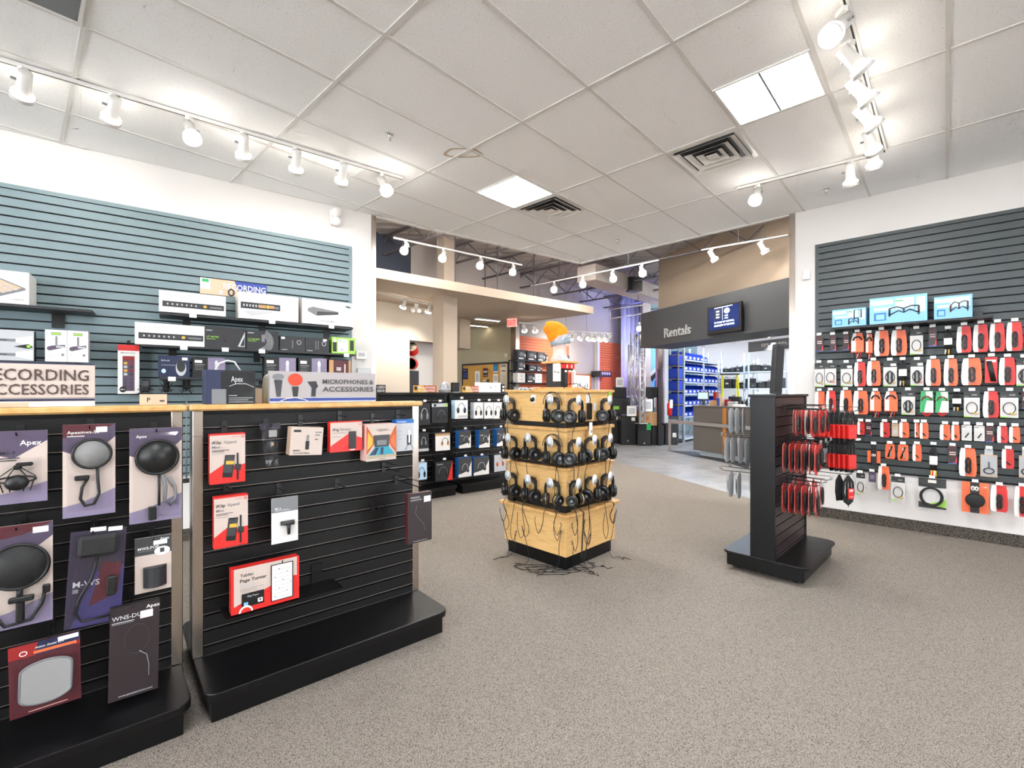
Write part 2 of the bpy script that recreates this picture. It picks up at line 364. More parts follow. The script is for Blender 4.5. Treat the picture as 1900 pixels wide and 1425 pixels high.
# ---------- track lighting ----------
def aim_matrix(d):
    z = Vector(d).normalized(); x = Vector((0, 0, 1)).cross(z)
    if x.length < 1e-3: x = Vector((1, 0, 0))
    x.normalize(); y = z.cross(x); m = Matrix((x, y, z)).transposed().to_4x4(); return m
_lampd = {}
def head(loc, aim, label, group, power=1.0, zdrop=.0, light=True, s=1.0, cone=100, col=(1, .97, .93), glow='lamp'):
    """track light head hanging at loc (on the track), pointing at world point aim"""
    t = thing('track_light', label, 'track light', loc, 0, group)
    d = Vector(aim)-Vector(loc); d.normalize()
    piv = Vector((0, 0, -.085*s)); T = Matrix.Translation(piv) @ aim_matrix(d)
    m = MB(); m.box(-.015*s, .015*s, -.03*s, .03*s, -.03*s, -.0005, 'white_metal'); m.tube([(0, 0, -.03*s), (0, 0, -.05*s), (.022*s, 0, -.06*s), (.022*s, 0, -.1*s)], .005*s, 'white_metal'); m.build('stem', t)
    m = MB(); m.lathe([(.02*s, -.07*s), (.036*s, -.068*s), (.038*s, .05*s), (.046*s, .075*s), (.064*s, .125*s), (.060*s, .125*s), (.044*s, .08*s)], 'white_metal', 18, T)
    m.tube([(.036*s, 0, 0), (.062*s, 0, 0)], .008*s, 'grey', 8, T); m.build('housing', t)
    m = MB(); m.lathe([(.0, .108*s), (.04*s, .106*s), (.059*s, .100*s), (.057*s, .085*s)], glow, 18, T); m.build('bulb', t)
    if light:
        ld = bpy.data.lights.new('spot', 'SPOT'); ld.energy = SPOT*power; ld.spot_size = R(cone); ld.spot_blend = .9; ld.shadow_soft_size = .05; ld.color = col
        lo = bpy.data.objects.new('spot', ld); C.objects.link(lo); lo.parent = t
        lo.matrix_local = Matrix.Translation(piv+d*.135*s) @ aim_matrix(-d)
        pd = bpy.data.lights.new('spill', 'POINT'); pd.energy = SPILL*power; pd.shadow_soft_size = .08; pd.color = col
        po = bpy.data.objects.new('spill', pd); C.objects.link(po); po.parent = t; po.location = piv+d*.2*s
    return t
def track(p, q, label, group='track rails', mat='white_metal', rods=()):
    m = MB(); d = Vector(q)-Vector(p); L = d.length
    t = thing('track_rail', label, 'rail', p, atan2(d.y, d.x), group)
    m.box(0, L, -.018, .018, -.022, 0, mat); m.box(0, L, -.005, .005, -.0225, -.0218, 'black'); m.build('rail', t)
    for a, h in rods: MB().tube([(a, 0, 0), (a, 0, h)], .005, 'grey').build('hanger_rod', t)
    return t
# left track
TL0 = floor_px(-120, 70, HC); TL1 = floor_px(747, 328, HC)
tz = HC-.007
track((TL0[0], TL0[1], tz), (TL1[0], TL1[1], tz), 'long white track rail on the ceiling along the left wall')
TLF = Frame(TL0[0], TL0[1], math.degrees(atan2(TL1[1]-TL0[1], TL1[0]-TL0[0])))
heads = [(45, 128, (10, 420)), (211, 178, (150, 430)), (352, 215, None), (452, 245, (450, 520)), (550, 272, (540, 540)), (636, 302, (600, 520)), (710, 322, None)]
nm = ['leftmost white track light near the picture edge', 'second track light from the left, tipped at the wall', 'third track light from the left, its lamp facing the camera', 'fourth track light from the left, pointing straight down', 'fifth track light from the left with a glowing rim',
      'sixth track light from the left with a glowing rim', 'last track light at the far end']
for (u, v, tgt), l in zip(heads, nm):
    a = TLF.px(u, v)[0]; p = TLF.w(a, 0, tz-.022)
    if tgt: aa, zz = LW.px(*tgt); aim = LW.w(aa, 0, zz)
    else: aim = (p[0]+1.1, p[1]-.9, 1.2) if u < 500 else (p[0]+1.0, p[1]-.7, 1.6)
    head(p, aim, l+' on the left rail', 'track lights along the left wall', 1.0 if tgt else 4.0, cone=100)
# right tracks: one along the right wall direction, then a branch towards the camera
R0 = floor_px(1368, 347, HC); R1 = floor_px(1625, 283, HC); R2 = floor_px(1500, -260, HC)
track((R0[0], R0[1], tz), (R1[0], R1[1], tz), 'white track rail near the right wall end')
track((R1[0]+.03, R1[1]-.06, tz), (R2[0], R2[1], tz), 'white track rail running overhead towards the camera')
RF = Frame(R0[0], R0[1], math.degrees(atan2(R1[1]-R0[1], R1[0]-R0[0]))); RG = Frame(R1[0], R1[1], math.degrees(atan2(R2[1]-R1[1], R2[0]-R1[0])))
for F_, u, v, tgt, l, pw in ((RF, 1405, 342, 'c', 'first track light on the rail by the right wall opening, facing the camera', 3.0), (RF, 1577, 298, (1600, 700), 'track light second along the rail by the right wall', 1),
        (RG, 1636, 262, (1660, 700), 'lowest track light of the overhead row at the right', 1), (RG, 1632, 235, (1760, 620), 'second lowest track light of the overhead row at the right', 1)):
    a = F_.px(u, v)[0] if F_ is RF else None
    if a is None:
        x, y = floor_px(u, v-8, HC); a = (x-R1[0])*RG.d[0]+(y-R1[1])*RG.d[1]
    p = F_.w(a, 0, tz-.022)
    aim = (p[0]-1.6, p[1]-1.6, .3) if tgt == 'c' else RW.w(RW.px(*tgt)[0], 0, RW.px(*tgt)[1])
    head(p, aim, l, 'track lights at the right wall', pw)
Lr = hypot(R2[0]-R1[0], R2[1]-R1[1])
for k, (v, dx, pw, l) in enumerate(((195, 1, .5, 'third'), (140, 1, .5, 'fourth'), (75, 1, .5, 'fifth'), (8, -1, .5, 'topmost'))):
    x, y = floor_px(1600-k*6, v-10, HC); a = (x-R1[0])*RG.d[0]+(y-R1[1])*RG.d[1]; p = RG.w(a, 0, tz-.022)
    aim = (p[0]+2.2, p[1]+.1, 1.5) if dx > 0 else (p[0]-1.2, p[1]-.4, 2.3)
    head(p, aim, l+' track light of the overhead row at the right', 'track lights at the right wall', pw)
# room corner lights behind the viewer (the same rail type)
for k in range(4):
    p = (-3+2.2*k, -2.0, HC-.03); head(p, (p[0]+.3, 1.6, .4), 'track light behind the viewer', 'track lights behind the viewer', 1.2)

# ---------- slatwall panels ----------
def slats(mb, a0, a1, z0, z1, y, mat, pitch=.0762, gap=.009, border=0, groove='groove', lip=None):
    mb.box(a0, a1, y-.004, y-.0005, z0, z1, groove)
    z = z1-border
    if border:
        mb.box(a0, a1, y-.019, y-.004, z1-border, z1, mat); mb.box(a1-border, a1, y-.019, y-.004, z0, z1-border, mat) if border > 0 else 0
        mb.box(a0, a0+border, y-.019, y-.004, z0, z1-border, mat)
    while z > z0+.01:
        zz = max(z0, z-pitch+gap); mb.box(a0+border, a1-border, y-.018, y-.004, zz, z-gap*.5 if not border or z < z1-border-.001 else z-gap, mat)
        if lip: mb.box(a0+border, a1-border, y-.0185, y-.006, zz-.0025, zz, lip)
        z -= pitch
aR = LW.px(652, 500)[0]
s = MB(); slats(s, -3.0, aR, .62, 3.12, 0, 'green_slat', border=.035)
tag(s.build('slatwall_panel', None, LW.w(0), LW.a), 'pale green grey slatwall panel covering the left wall', 'wall panel')
aL = RW.px(1513, 500)[0]
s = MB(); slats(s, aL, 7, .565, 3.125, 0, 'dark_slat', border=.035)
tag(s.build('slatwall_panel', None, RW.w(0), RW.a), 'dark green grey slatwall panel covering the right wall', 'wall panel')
# small wall devices
def dev(fr, u0, v0, u1, v1, d, name, label, cat, mat='white_pl', fn=None, n=0):
    a0, a1, z0, z1 = fr.rect(u0, v0, v1, u1, n+d)
    m = MB(); W = a1-a0; H = z1-z0; m.box(0, W, -d, 0, 0, H, mat, ch=min(W, H, d)*.15)
    if fn: fn(m, W, H, d)
    return tag(m.build(name, None, fr.w(a0, n, z0), fr.a), label, cat)
dev(LW, 661, 651, 681, 666, .03, 'thermostat', 'small white thermostat on the wall beside the left slatwall', 'thermostat', fn=lambda m, W, H, d: m.print(0, W, 0, H, -d, [('r', .2, .8, .35, .8, 'light_grey')]))
dev(LW, 663, 683, 688, 700, .03, 'wall_box', 'clear plastic cover box on the wall under the thermostat', 'wall box', 'plastic_grey')
dev(RW, 1489, 502, 1503, 519, .04, 'motion_sensor', 'white motion sensor on the wall beside the right slatwall', 'sensor')
a, z = LW.px(620, 405); t = thing('emergency_light', 'twin lamp emergency light high on the left wall', 'light fixture', LW.w(a, 0, z), LW.a)
MB().box(-.05, .05, -.03, 0, -.09, .09, 'white_pl', ch=.01).build('bracket', t)
for s_ in (.05, -.05):
    T = Matrix.Translation((0, -.06, s_)) @ Matrix.Rotation(pi/2+.3, 4, 'X')
    MB().lathe([(.01, -.05), (.035, -.03), (.052, .03), (.05, .035)], 'white_pl', 16, T).lathe([(0, .03), (.046, .028)], 'glass', 16, T).build('lamp_head', t)
# ================= gondolas at the left =================
GL = 1.23; GT = 1.372; DK = .14
GF = Frame(-1.541, 2.246, 40.8)      # gondola 2, front face, a = 0..GL
def gondola(o, ang, L, label, cap='wood_edge', H=GT, posts='steel', dep=.37, thick=.12, caps=True, slat='black_slat', lip='groove_metal', kick=0):
    """free standing double sided slatwall gondola, origin front-left foot of the panel"""
    t = thing('gondola', label, 'display unit', (o[0], o[1], 0), ang, 'black slatwall gondolas')
    b = MB(); r = .06
    for sg in (1,):
        y0 = -dep; y1 = thick+dep
        pts = []
        for (cx_, cy_, a0) in ((L-r-.002, y0+r, -90), (L-r-.002, y1-r, 0), (r+.002, y1-r, 90), (r+.002, y0+r, 180)):
            for q in range(6): an = R(a0+18*q); pts.append((cx_+r*cos(an), cy_+r*sin(an)))
        b.prism(pts, DK-.035, DK, 'black_lam')
        b.box(.03, L-.03, y0+.035, y1-.035, .0+kick, DK-.035, 'black_lam')
    b.build('base', t, bev=.004)
    p = MB(); p.box(.0, L, .02, thick-.02, DK, H-.02, 'black_slat')
    slats(p, .045, L-.045, DK+.001, H-.045, .02, slat, groove='groove', lip=lip); p.build('slat_panel', t)
    pb = MB(); T = Matrix.Translation((L, thick, 0)) @ Matrix.Rotation(pi, 4, 'Z')
    q = MB(); slats(q, .045, L-.045, DK+.001, H-.045, .02, slat, groove='groove', lip=lip); pb.add(q.v, q.f, 'black_slat', False, T); pb.build('slat_panel', t)
    for a0, a1 in ((0, .045), (L-.045, L)):
        c = MB(); c.box(a0, a1, 0, thick, DK, H-.03, posts, ch=.003); c.box(a0-.0005, a1+.0005, -.0006, thick+.0006, H-.155, H-.152, 'grey'); c.build('end_post', t)
    c = MB(); c.box(-.016, L+.016, -.03, thick+.03, H-.03, H, cap, ch=.008 if caps else 0); c.build('cap', t)
    return t
gondola(GF.w(0), GF.a, GL, 'black slatwall gondola with a wooden cap and mostly empty hooks')
G1F = Frame(*GF.w(-GL-.038)[:2], 40.8)
gondola(G1F.w(0), GF.a, GL, 'black slatwall gondola at the picture edge, full of microphone accessories')

# ---------- hooks and packages ----------
def hook(fr, a, z, n, L=.15, label='', double=False, mat='black', name='peg_hook', group='peg hooks', tagm=None, up=True):
    t = thing(name, label, 'hook', fr.w(a, n, z), fr.a, group)
    m = MB(); m.box(-.012, .012, -.004, 0, -.03, .028, mat)
    m.tube([(0, -.003, 0), (0, -L*.9, -.004), (0, -L, .008 if up else -.004)], .003, mat, 6)
    if double: m.tube([(0, -.003, .03), (0, -L*.97, .03), (0, -L*.97, .012)], .002, mat, 6)
    m.build('wire', t)
    if tagm: MB().box(-.022, .022, -L-.004, -L, .002, .03, tagm).build('label_holder', t)
    return t
def card(fr, u, n, d, name, label, cat, items, body='white_card', side=None, group=None, tab=None, extra=None, px=None, tilt=0, lean=0):
    """box or card seen at pixels u=(uL,vT,vB,uR) with its front n in front of the frame, d deep"""
    a0, a1, z0, z1 = px if px else fr.rect(*u, n)
    W = a1-a0; H = z1-z0; m = MB()
    if side:
        m.box(.0006, W-.0006, -d+.0006, 0, .0006, H-.0006, side); m.box(0, W, -d, -d+.001, 0, H, body)
    else: m.box(0, W, -d, 0, 0, H, body)
    m.print(0, W, 0, H, -d, items)
    if tab: m.box(W*.35, W*.65, -d*.5-.001, -d*.5, H, H+tab, 'plastic_grey')
    loc = fr.w(a0, n-d, z0)
    if extra:
        t = thing(name, label, cat, loc, fr.a, group); m.build('card', t); extra(t, W, H, d)
        o = t
    else: o = tag(m.build(name, None, loc, fr.a), label, cat, group)
    if tilt: o.rotation_euler = (0, R(tilt), fr.a)
    if lean: o.rotation_euler = (R(lean), 0, fr.a)
    return o
PS = [('r', .70, .90, .90, .97, 'white_card')]     # price sticker
def blister(t, x0, x1, z0, z1, y, h, mat='plastic'):
    m = MB(); c = min(x1-x0, z1-z0)*.12
    o = [(x0, z0), (x1, z0), (x1, z1), (x0, z1)]; i = [(x0+c, z0+c), (x1-c, z0+c), (x1-c, z1-c), (x0+c, z1-c)]
    m.add([(x, y, z) for x, z in o]+[(x, y-h, z) for x, z in i], [(4, 5, 6, 7)]+[(k, (k+1) % 4, 4+(k+1) % 4, 4+k) for k in range(4)], mat); m.build('blister', t)
def pop(t, W, H, d, cx_, cz_, r, mat='mesh', loop=True, rim='black'):
    m = MB(); T = Matrix.Translation((W*cx_, -d-.016, H*cz_)) @ Matrix.Rotation(pi/2, 4, 'X')
    m.lathe([(0, -.004), (r*.96, -.003), (r*.96, .003), (0, .006)], mat, 32, T)
    m.tube([(W*cx_+r*cos(2*pi*q/32), -d-.016, H*cz_+r*sin(2*pi*q/32)) for q in range(32)], .006, rim, 8, closed=True); m.build('pop_filter', t)
    if loop:
        g_ = MB(); g_.tube([(W*cx_+.1*W, -d-.014, H*cz_-r*.9), (W*.66, -d-.014, H*.38), (W*.68, -d-.014, H*.24), (W*.58, -d-.014, H*.13), (W*.42, -d-.014, H*.12), (W*.33, -d-.014, H*.2), (W*.36, -d-.014, H*.32), (W*.46, -d-.014, H*.41)], .0055, 'black', 8)
        g_.box(W*.22, W*.5, -d-.026, -d-.004, H*.40, H*.45, 'black', ch=.004); g_.build('gooseneck', t)
SW = [('p', [(0, 1), (0, .72), (.45, .62), (1, .86), (1, 1)], 'purple'), ('p', [(0, .12), (.4, .16), (1, .28), (1, 0), (0, 0)], 'violet'), ('p', [(0, 1), (0, .86), (.6, .9), (1, 1)], 'maroon')]
def g1(u, n, name, label, cat, items, body='warm_card', d=.006, extra=None, tilt=0, side=None, hk=True, lean=0):
    o = card(G1F, u, n, d, name, label, cat, items, body, side=side, extra=extra, tilt=tilt, lean=lean)
    if hk:
        a0, a1, z0, z1 = G1F.rect(*u, n)
        hook(G1F, (a0+a1)/2, z1-.012, 0, max(.05, n+.02), 'black peg hook holding the '+hk, group='peg hooks of the gondolas')
    return o
M('mauve', '#54465a', .45); M('mauve_dark', '#2e2638', .4); M('violet_dark', '#3a3564', .35)
def ex_imc(t, W, H, d):
    m = MB(); c = (W*.52, -d-.03, H*.3); m.ell(c, (.034, .022, .03), 'black', 14)
    for q in range(6):
        an = 2*pi*q/6; m.tube([(c[0]+.012*cos(an), c[1], H*.5), (c[0]+.05*cos(an), c[1]-.01*sin(an), H*.38), (c[0]+.035*cos(an), c[1], H*.18)], .002, 'black', 6)
    m.tube([(c[0]+.052*cos(2*pi*q/20), c[1], c[2]+.012+.012*sin(2*pi*q/20)) for q in range(20)], .0035, 'black', 6, closed=True)
    m.box(W*.46, W*.6, -d-.04, -d-.012, H*.48, H*.54, 'black', ch=.004); m.box(W*.5, W*.78, -d-.036, -d-.016, H*.52, H*.57, 'black', ch=.004); m.build('shock_mount', t); blister(t, W*.15, W*.9, H*.1, H*.62, -d, .055)
g1((-30, 802, 941, 88), .10, 'microphone_package', 'mauve blister card with a black spider shock mount, marked IMC-9', 'package', SW[:2]+[('t', 'Apex', .55, .80, .07, 'white_card'), ('t', 'IMC-9', .22, .68, .045, 'black'), ('r', .22, .55, .62, .635, 'dark_grey'), ('r', .22, .5, .59, .605, 'dark_grey')], extra=ex_imc, hk='shock mount card')
def ex_b(t, W, H, d): pop(t, W, H, d, .55, .68, W*.36); blister(t, W*.08, W*.95, H*.06, H*.94, -d, .035)
g1((116, 789, 963, 214), .13, 'pop_filter_package', 'blister card with a round grey mesh pop filter and looped gooseneck', 'package', SW+[('t', 'Apexmws-50', .08, .9, .035, 'white_card'), ('r', .62, .84, .91, .97, 'white_card'), ('r', .08, .4, .87, .88, 'white_card')], extra=ex_b, hk='grey pop filter card')
def ex_c(t, W, H, d):
    pop(t, W, H, d, .52, .69, W*.40, 'black', False)
    m = MB(); m.tube([(W*.55, -d-.012, H*.5), (W*.55, -d-.012, H*.17)], .005, 'black', 8); m.box(W*.34, W*.5, -d-.03, -d-.004, H*.03, H*.17, 'black', ch=.004); m.tube([(W*.62, -d-.014, H*.5), (W*.68, -d-.014, H*.36), (W*.66, -d-.014, H*.22), (W*.76, -d-.014, H*.16), (W*.88, -d-.014, H*.24), (W*.86, -d-.014, H*.36), (W*.74, -d-.014, H*.46)], .006, 'grey', 8); m.build('gooseneck', t)
    blister(t, W*.05, W*.97, H*.03, H*.97, -d, .045)
g1((240, 796, 974, 337), .14, 'pop_filter_package', 'blister card with a glossy black round pop filter beside the metal post', 'package', SW[:2]+[('t', 'Apex', .12, .9, .03, 'white_card')], extra=ex_c, hk='glossy black pop filter card')
def ex_d(t, W, H, d):
    pop(t, W, H, d, .53, .60, W*.42, 'black_soft', False)
    m = MB(); m.tube([(W*.55, -d-.012, H*.38), (W*.55, -d-.012, H*.30)], .009, 'black', 8); m.box(W*.4, W*.75, -d-.03, -d-.008, H*.26, H*.31, 'black', ch=.004); m.box(W*.5, W*.62, -d-.028, -d-.006, H*.06, H*.27, 'black', ch=.006)
    m.tube([(W*.2, -d-.012, H*.2), (W*.35, -d-.012, H*.04), (W*.7, -d-.012, H*.06), (W*.85, -d-.012, H*.2), (W*.9, -d-.012, H*.33)], .006, 'black', 8); m.box(W*.86, W*.97, -d-.024, -d-.006, H*.30, H*.38, 'black', ch=.003); m.build('clamp', t)
    blister(t, W*.05, W*.97, H*.03, H*.97, -d, .045)
g1((-42, 984, 1181, 98), .13, 'pop_filter_package', 'blister card with a large black oval pop filter and table clamp', 'package', SW+[('r', .72, .94, .90, .96, 'white_card')], extra=ex_d, hk='large black pop filter card')
def ex_e(t, W, H, d):
    m = MB(); m.box(W*.14, W*.86, -d-.04, -d-.002, H*.74, H*.96, 'black_soft', ch=.012)
    m.tube([(W*.5, -d-.015, H*.74), (W*.42, -d-.015, H*.5), (W*.22, -d-.015, H*.3), (W*.18, -d-.015, H*.16), (W*.3, -d-.015, H*.07), (W*.8, -d-.015, H*.08)], .005, 'black', 8); m.box(W*.7, W*.88, -d-.03, -d-.004, H*.3, H*.5, 'black', ch=.004); m.build('windscreen', t)
    blister(t, W*.06, W*.96, H*.02, H*.97, -d, .05, 'plastic')
g1((118, 990, 1170, 224), .17, 'windscreen_package', 'dark violet blister card with two white price stickers and a black windscreen', 'package', [('p', [(.1, .0), (1, 0), (1, .6), (.45, .55)], 'violet_dark'), ('p', [(.4, .2), (.9, .3), (.95, .62), (.6, .66)], 'maroon'), ('t', 'M-WS', .1, .42, .06, 'light_grey'), ('r', .1, .2, .36, .40, 'grey'), ('r', .34, .62, .985, 1.03, 'white_card'), ('r', .66, .92, .975, 1.02, 'white_card')], body='mauve_dark', extra=ex_e, tilt=3, hk='dark violet card')
def ex_f(t, W, H, d):
    m = MB(); pts = [(W*.22+W*.64*q/10, -d-.012-.025*sin(pi*q/10)) for q in range(11)]+[(W*.86, -d), (W*.22, -d)]; m.prism([(a, b) for a, b in pts], H*.1, H*.46, 'charcoal'); m.build('pop_filter', t)
g1((250, 1001, 1104, 318), .13, 'pop_filter_package', 'narrow white and grey card with a small curved black pop filter', 'package', [('r', 0, 1, .68, 1, 'dark_grey'), ('t', 'MWS-POP', .08, .78, .05, 'white_card'), ('t', 'Apex', .68, .92, .045, 'white_card'), ('r', .5, .88, .84, .92, 'white_card'), ('c', .74, .72, .22, .08, 'white_card'), ('r', .68, .8, .69, .77, 'dark_grey'), ('r', .08, .5, .75, .76, 'grey')], extra=ex_f, hk='small curved pop filter card')
g1((200, 1132, 1306, 293), .20, 'microphone_box', 'dark brown box hanging low with a faint pop filter drawing', 'box', [('t', 'WNS-DUO', .04, .86, .045, 'light_grey'), ('r', .04, .48, .83, .838, 'light_grey'), ('r', .04, .46, .815, .822, 'grey'), ('t', 'Apex', .72, .93, .04, 'white_card'), ('r', .6, .86, .83, .91, 'white_card'), ('o', .55, .62, .25, .16, .003, 'dark_grey'), ('l', [(.6, .48), (.75, .42), (.8, .3), (.8, .18)], .005, 'grey'), ('t', 'www.apexelectronics.com', .2, .03, .022, 'light_grey', .68)], body='brown_box', side='black_soft', d=.035, hk='dark brown box', tilt=1)
def ex_h(t, W, H, d):
    m = MB(); pts = []
    for q in range(13): an = pi*q/12; pts.append((W*.52+W*.36*cos(an), H*.62+H*.12*sin(an)))
    for q in range(13): an = pi+pi*q/12; pts.append((W*.50+W*.36*cos(an), H*.26+H*.12*sin(an)))
    m.face(pts, -d-.02, -d-.012, 'silver'); m.tube([(x, -d-.018, z) for x, z in pts], .004, 'grey', 6, closed=True); m.build('metal_shield', t); blister(t, W*.05, W*.97, H*.05, H*.82, -d, .035)
g1((18, 1204, 1338, 151), .19, 'pop_filter_package', 'maroon blister card with a shiny woven metal pop shield, lowest on the gondola', 'package', [('r', 0, 1, .82, 1, 'red_dark'), ('p', [(.35, .82), (.9, .82), (1, .9), (1, 1), (.4, 1)], 'navy'), ('t', 'Aston Shield GN', .36, .91, .03, 'white_card', .4), ('r', .34, .95, .84, .88, 'orange'), ('o', .2, .88, .05, .03, .006, 'white_card'), ('r', .68, .98, .93, .99, 'white_card'), ('r', .25, .8, .04, .05, 'pink_card')], body='maroon', extra=ex_h, hk='metal shield card', tilt=-1)
# ---- gondola 2 goods ----
def g2(u, n, name, label, cat, items, body='warm_card', d=.05, side=None, extra=None, hk=None, tilt=0, group=None, lean=0, dbl=False):
    o = card(GF, u, n, d, name, label, cat, items, body, side=side, extra=extra, tilt=tilt, group=group, lean=lean)
    if hk:
        a0, a1, z0, z1 = GF.rect(*u, n)
        hook(GF, (a0+a1)/2, z1+.028, 0, n+.01, 'black peg hook above the '+hk, group='peg hooks of the gondolas')
        m = MB(); m.box((a1-a0)*.4, (a1-a0)*.62, -.002, -.001, 0, .04, 'plastic_grey')
    return o
def phone_art(s=0): return [('p', [(0, 0), (1, 0), (1, .37), (.72, .33), (.42, .40), (0, .22)], 'red'), ('r', 0, 1, .97, 1, 'red'), ('t', 'iKlip', .06, .80, .06, 'black', .26), ('t', 'Xpand', .38, .80, .06, 'grey', .36), ('t', 'Mini', .06, .71, .055, 'grey', .22), ('r', .06, .55, .665, .675, 'dark_grey'), ('r', .06, .4, .64, .65, 'dark_grey'), ('r', .06, .42, .60, .606, 'grey'),
    ('p', [(.34, .13), (.62, .11), (.70, .56), (.42, .57)], 'black'), ('p', [(.36, .22), (.61, .2), (.68, .54), (.44, .55)], 'dark_grey'), ('p', [(.44, .38), (.66, .37), (.67, .44), (.45, .45)], 'gold'), ('r', .75, .80, .05, .60, 'black'), ('p', [(.68, .26), (.86, .24), (.88, .36), (.7, .38)], 'charcoal'), ('o', .92, .93, .035, .022, .005, 'red'), ('r', .6, .84, .928, .934, 'red')]
g2((389, 806, 900, 455), .10, 'phone_holder_box', 'red and white phone holder box, the upper of two alike', 'box', phone_art(), side='red', hk='upper red phone holder box', group='phone holder boxes')
g2((397, 924, 1020, 460), .13, 'phone_holder_box', 'red and white phone holder box, the lower of two alike', 'box', phone_art(), side='red', hk='lower red phone holder box', group='phone holder boxes')
def ex_bag(t, W, H, d):
    m = MB(); rr = random.Random(3); N = 8; Mx = 5
    vs = []
    for j in range(N):
        for i in range(Mx):
            f = j/(N-1); x = W*(.05+.9*i/(Mx-1))*(1-.35*(1-f))+W*.3*(1-f)**2*.9; vs.append((x, -d-.01-.012*rr.random(), H*f))
    fs = [(j*Mx+i, j*Mx+i+1, (j+1)*Mx+i+1, (j+1)*Mx+i) for j in range(N-1) for i in range(Mx-1)]
    m.add(vs, fs, 'smoke'); m.build('bag', t)
    k = MB(); k.ell((W*.5, -d-.004, H*.45), (W*.2, .01, H*.14), 'dark_grey', 10); k.ell((W*.6, -d-.008, H*.5), (W*.08, .01, H*.04), 'gold', 8); k.ell((W*.5, -d-.004, H*.15), (W*.18, .01, H*.07), 'black', 8); k.build('contents', t)
o = g2((482, 786, 866, 520), .09, 'plastic_bag', 'clear plastic bag of small parts with a white sticker', 'bag', [('r', 0, 1, 0, 1, 'mauve_dark')], body='black', d=.002, extra=ex_bag)
for ch in o.children:
    if ch.name.startswith('card'): bpy.data.objects.remove(ch)
a0, a1, z0, z1 = GF.rect(482, 786, 866, 520, .09); m = MB(); W = a1-a0; H = z1-z0
m.box(0, W, -.003, -.001, H*.86, H, 'mauve_dark'); m.box(W*.4, W*.8, -.016, -.0155, H*.68, H*.84, 'white_card'); m.build('header', o)
hook(GF, (a0+a1)/2, z1-.01, 0, .12, 'black peg hook above the clear plastic bag', group='peg hooks of the gondolas')
g2((537, 792, 845, 597), .10, 'microphone_box', 'cream white box tilted on its hook, with a small black microphone picture', 'box', [('r', .08, .3, .82, .9, 'black'), ('p', [(.46, .2), (.58, .2), (.58, .5), (.46, .5)], 'black'), ('p', [(.48, .5), (.56, .5), (.56, .72), (.48, .72)], 'grey'), ('r', .74, .95, .8, .84, 'grey'), ('r', .74, .9, .7, .74, 'grey'), ('r', .74, .84, .55, .58, 'dark_grey'), ('t', 'MV88+', .1, .14, .06, 'dark_grey'), ('t', 'DIGITAL AUDIO INTERFACE', .1, .05, .05, 'dark_grey', .5)], side='kraft_pale', hk='cream microphone box', tilt=4, d=.07)
g2((504, 926, 1011, 553), .12, 'microphone_holder_package', 'white and grey card with a small black microphone clip', 'package', [('r', 0, 1, .68, 1, 'grey'), ('t', 'MC-4', .12, .75, .04, 'white_card'), ('r', .12, .7, .71, .72, 'light_grey'), ('r', .12, .6, .73, .74, 'light_grey')], body='white_card', d=.006, hk='microphone clip card',
   extra=lambda t, W, H, d: (MB().tube([(W*.32, -d-.012, H*.44), (W*.82, -d-.012, H*.43)], [.011, .013], 'dark_grey', 12).tube([(W*.62, -d-.012, H*.42), (W*.62, -d-.012, H*.18)], [.009, .007], 'black', 10).build('microphone_clip', t), blister(t, W*.25, W*.92, H*.12, H*.52, -d, .03)))
g2((613, 783, 840, 672), .11, 'audio_interface_box', 'square red and white box with a black device picture', 'box', [('p', [(0, 0), (1, 0), (1, .42), (.55, .58), (0, .2)], 'red'), ('r', 0, 1, .965, 1, 'red'), ('t', 'iRig', .06, .70, .085, 'dark_grey', .2), ('t', 'Stream', .30, .70, .085, 'grey', .33), ('r', .06, .45, .62, .632, 'grey'), ('r', .06, .3, .5, .51, 'grey'), ('p', [(.56, .08), (.8, .08), (.8, .66), (.56, .66)], 'black'), ('r', .6, .77, .56, .6, 'dark_grey'), ('r', .6, .76, .03, .06, 'white_card'), ('o', .93, .89, .035, .035, .006, 'red')], side='red', hk='square red box')
g2((680, 788, 857, 735), .13, 'sample_pad_box', 'colourful orange and teal box with a white X frame', 'box', [('p', [(0, .17), (.24, .45), (.24, .62), (0, .97)], 'rust'), ('p', [(.02, .3), (.2, .45), (.22, .6), (.05, .8)], 'gold'), ('p', [(1, .17), (.76, .45), (.76, .62), (1, .97)], 'rust'), ('p', [(.98, .3), (.82, .42), (.8, .55), (.96, .72)], 'orange'), ('p', [(.26, .38), (.74, .38), (.78, .7), (.22, .7)], 'dark_grey'), ('r', .34, .66, .42, .56, 'grey'), ('p', [(.06, .16), (.94, .16), (.72, .38), (.28, .38)], 'teal'), ('p', [(.1, .17), (.3, .17), (.4, .36), (.3, .36)], 'navy'), ('p', [(.45, .17), (.55, .17), (.56, .36), (.46, .36)], 'navy'), ('r', 0, 1, .09, .15, 'olive'), ('r', .4, .62, .035, .05, 'grey'), ('t', 'CLEANER', .3, .82, .05, 'grey', .4)], side='pink_card', hk='colourful box', d=.09)
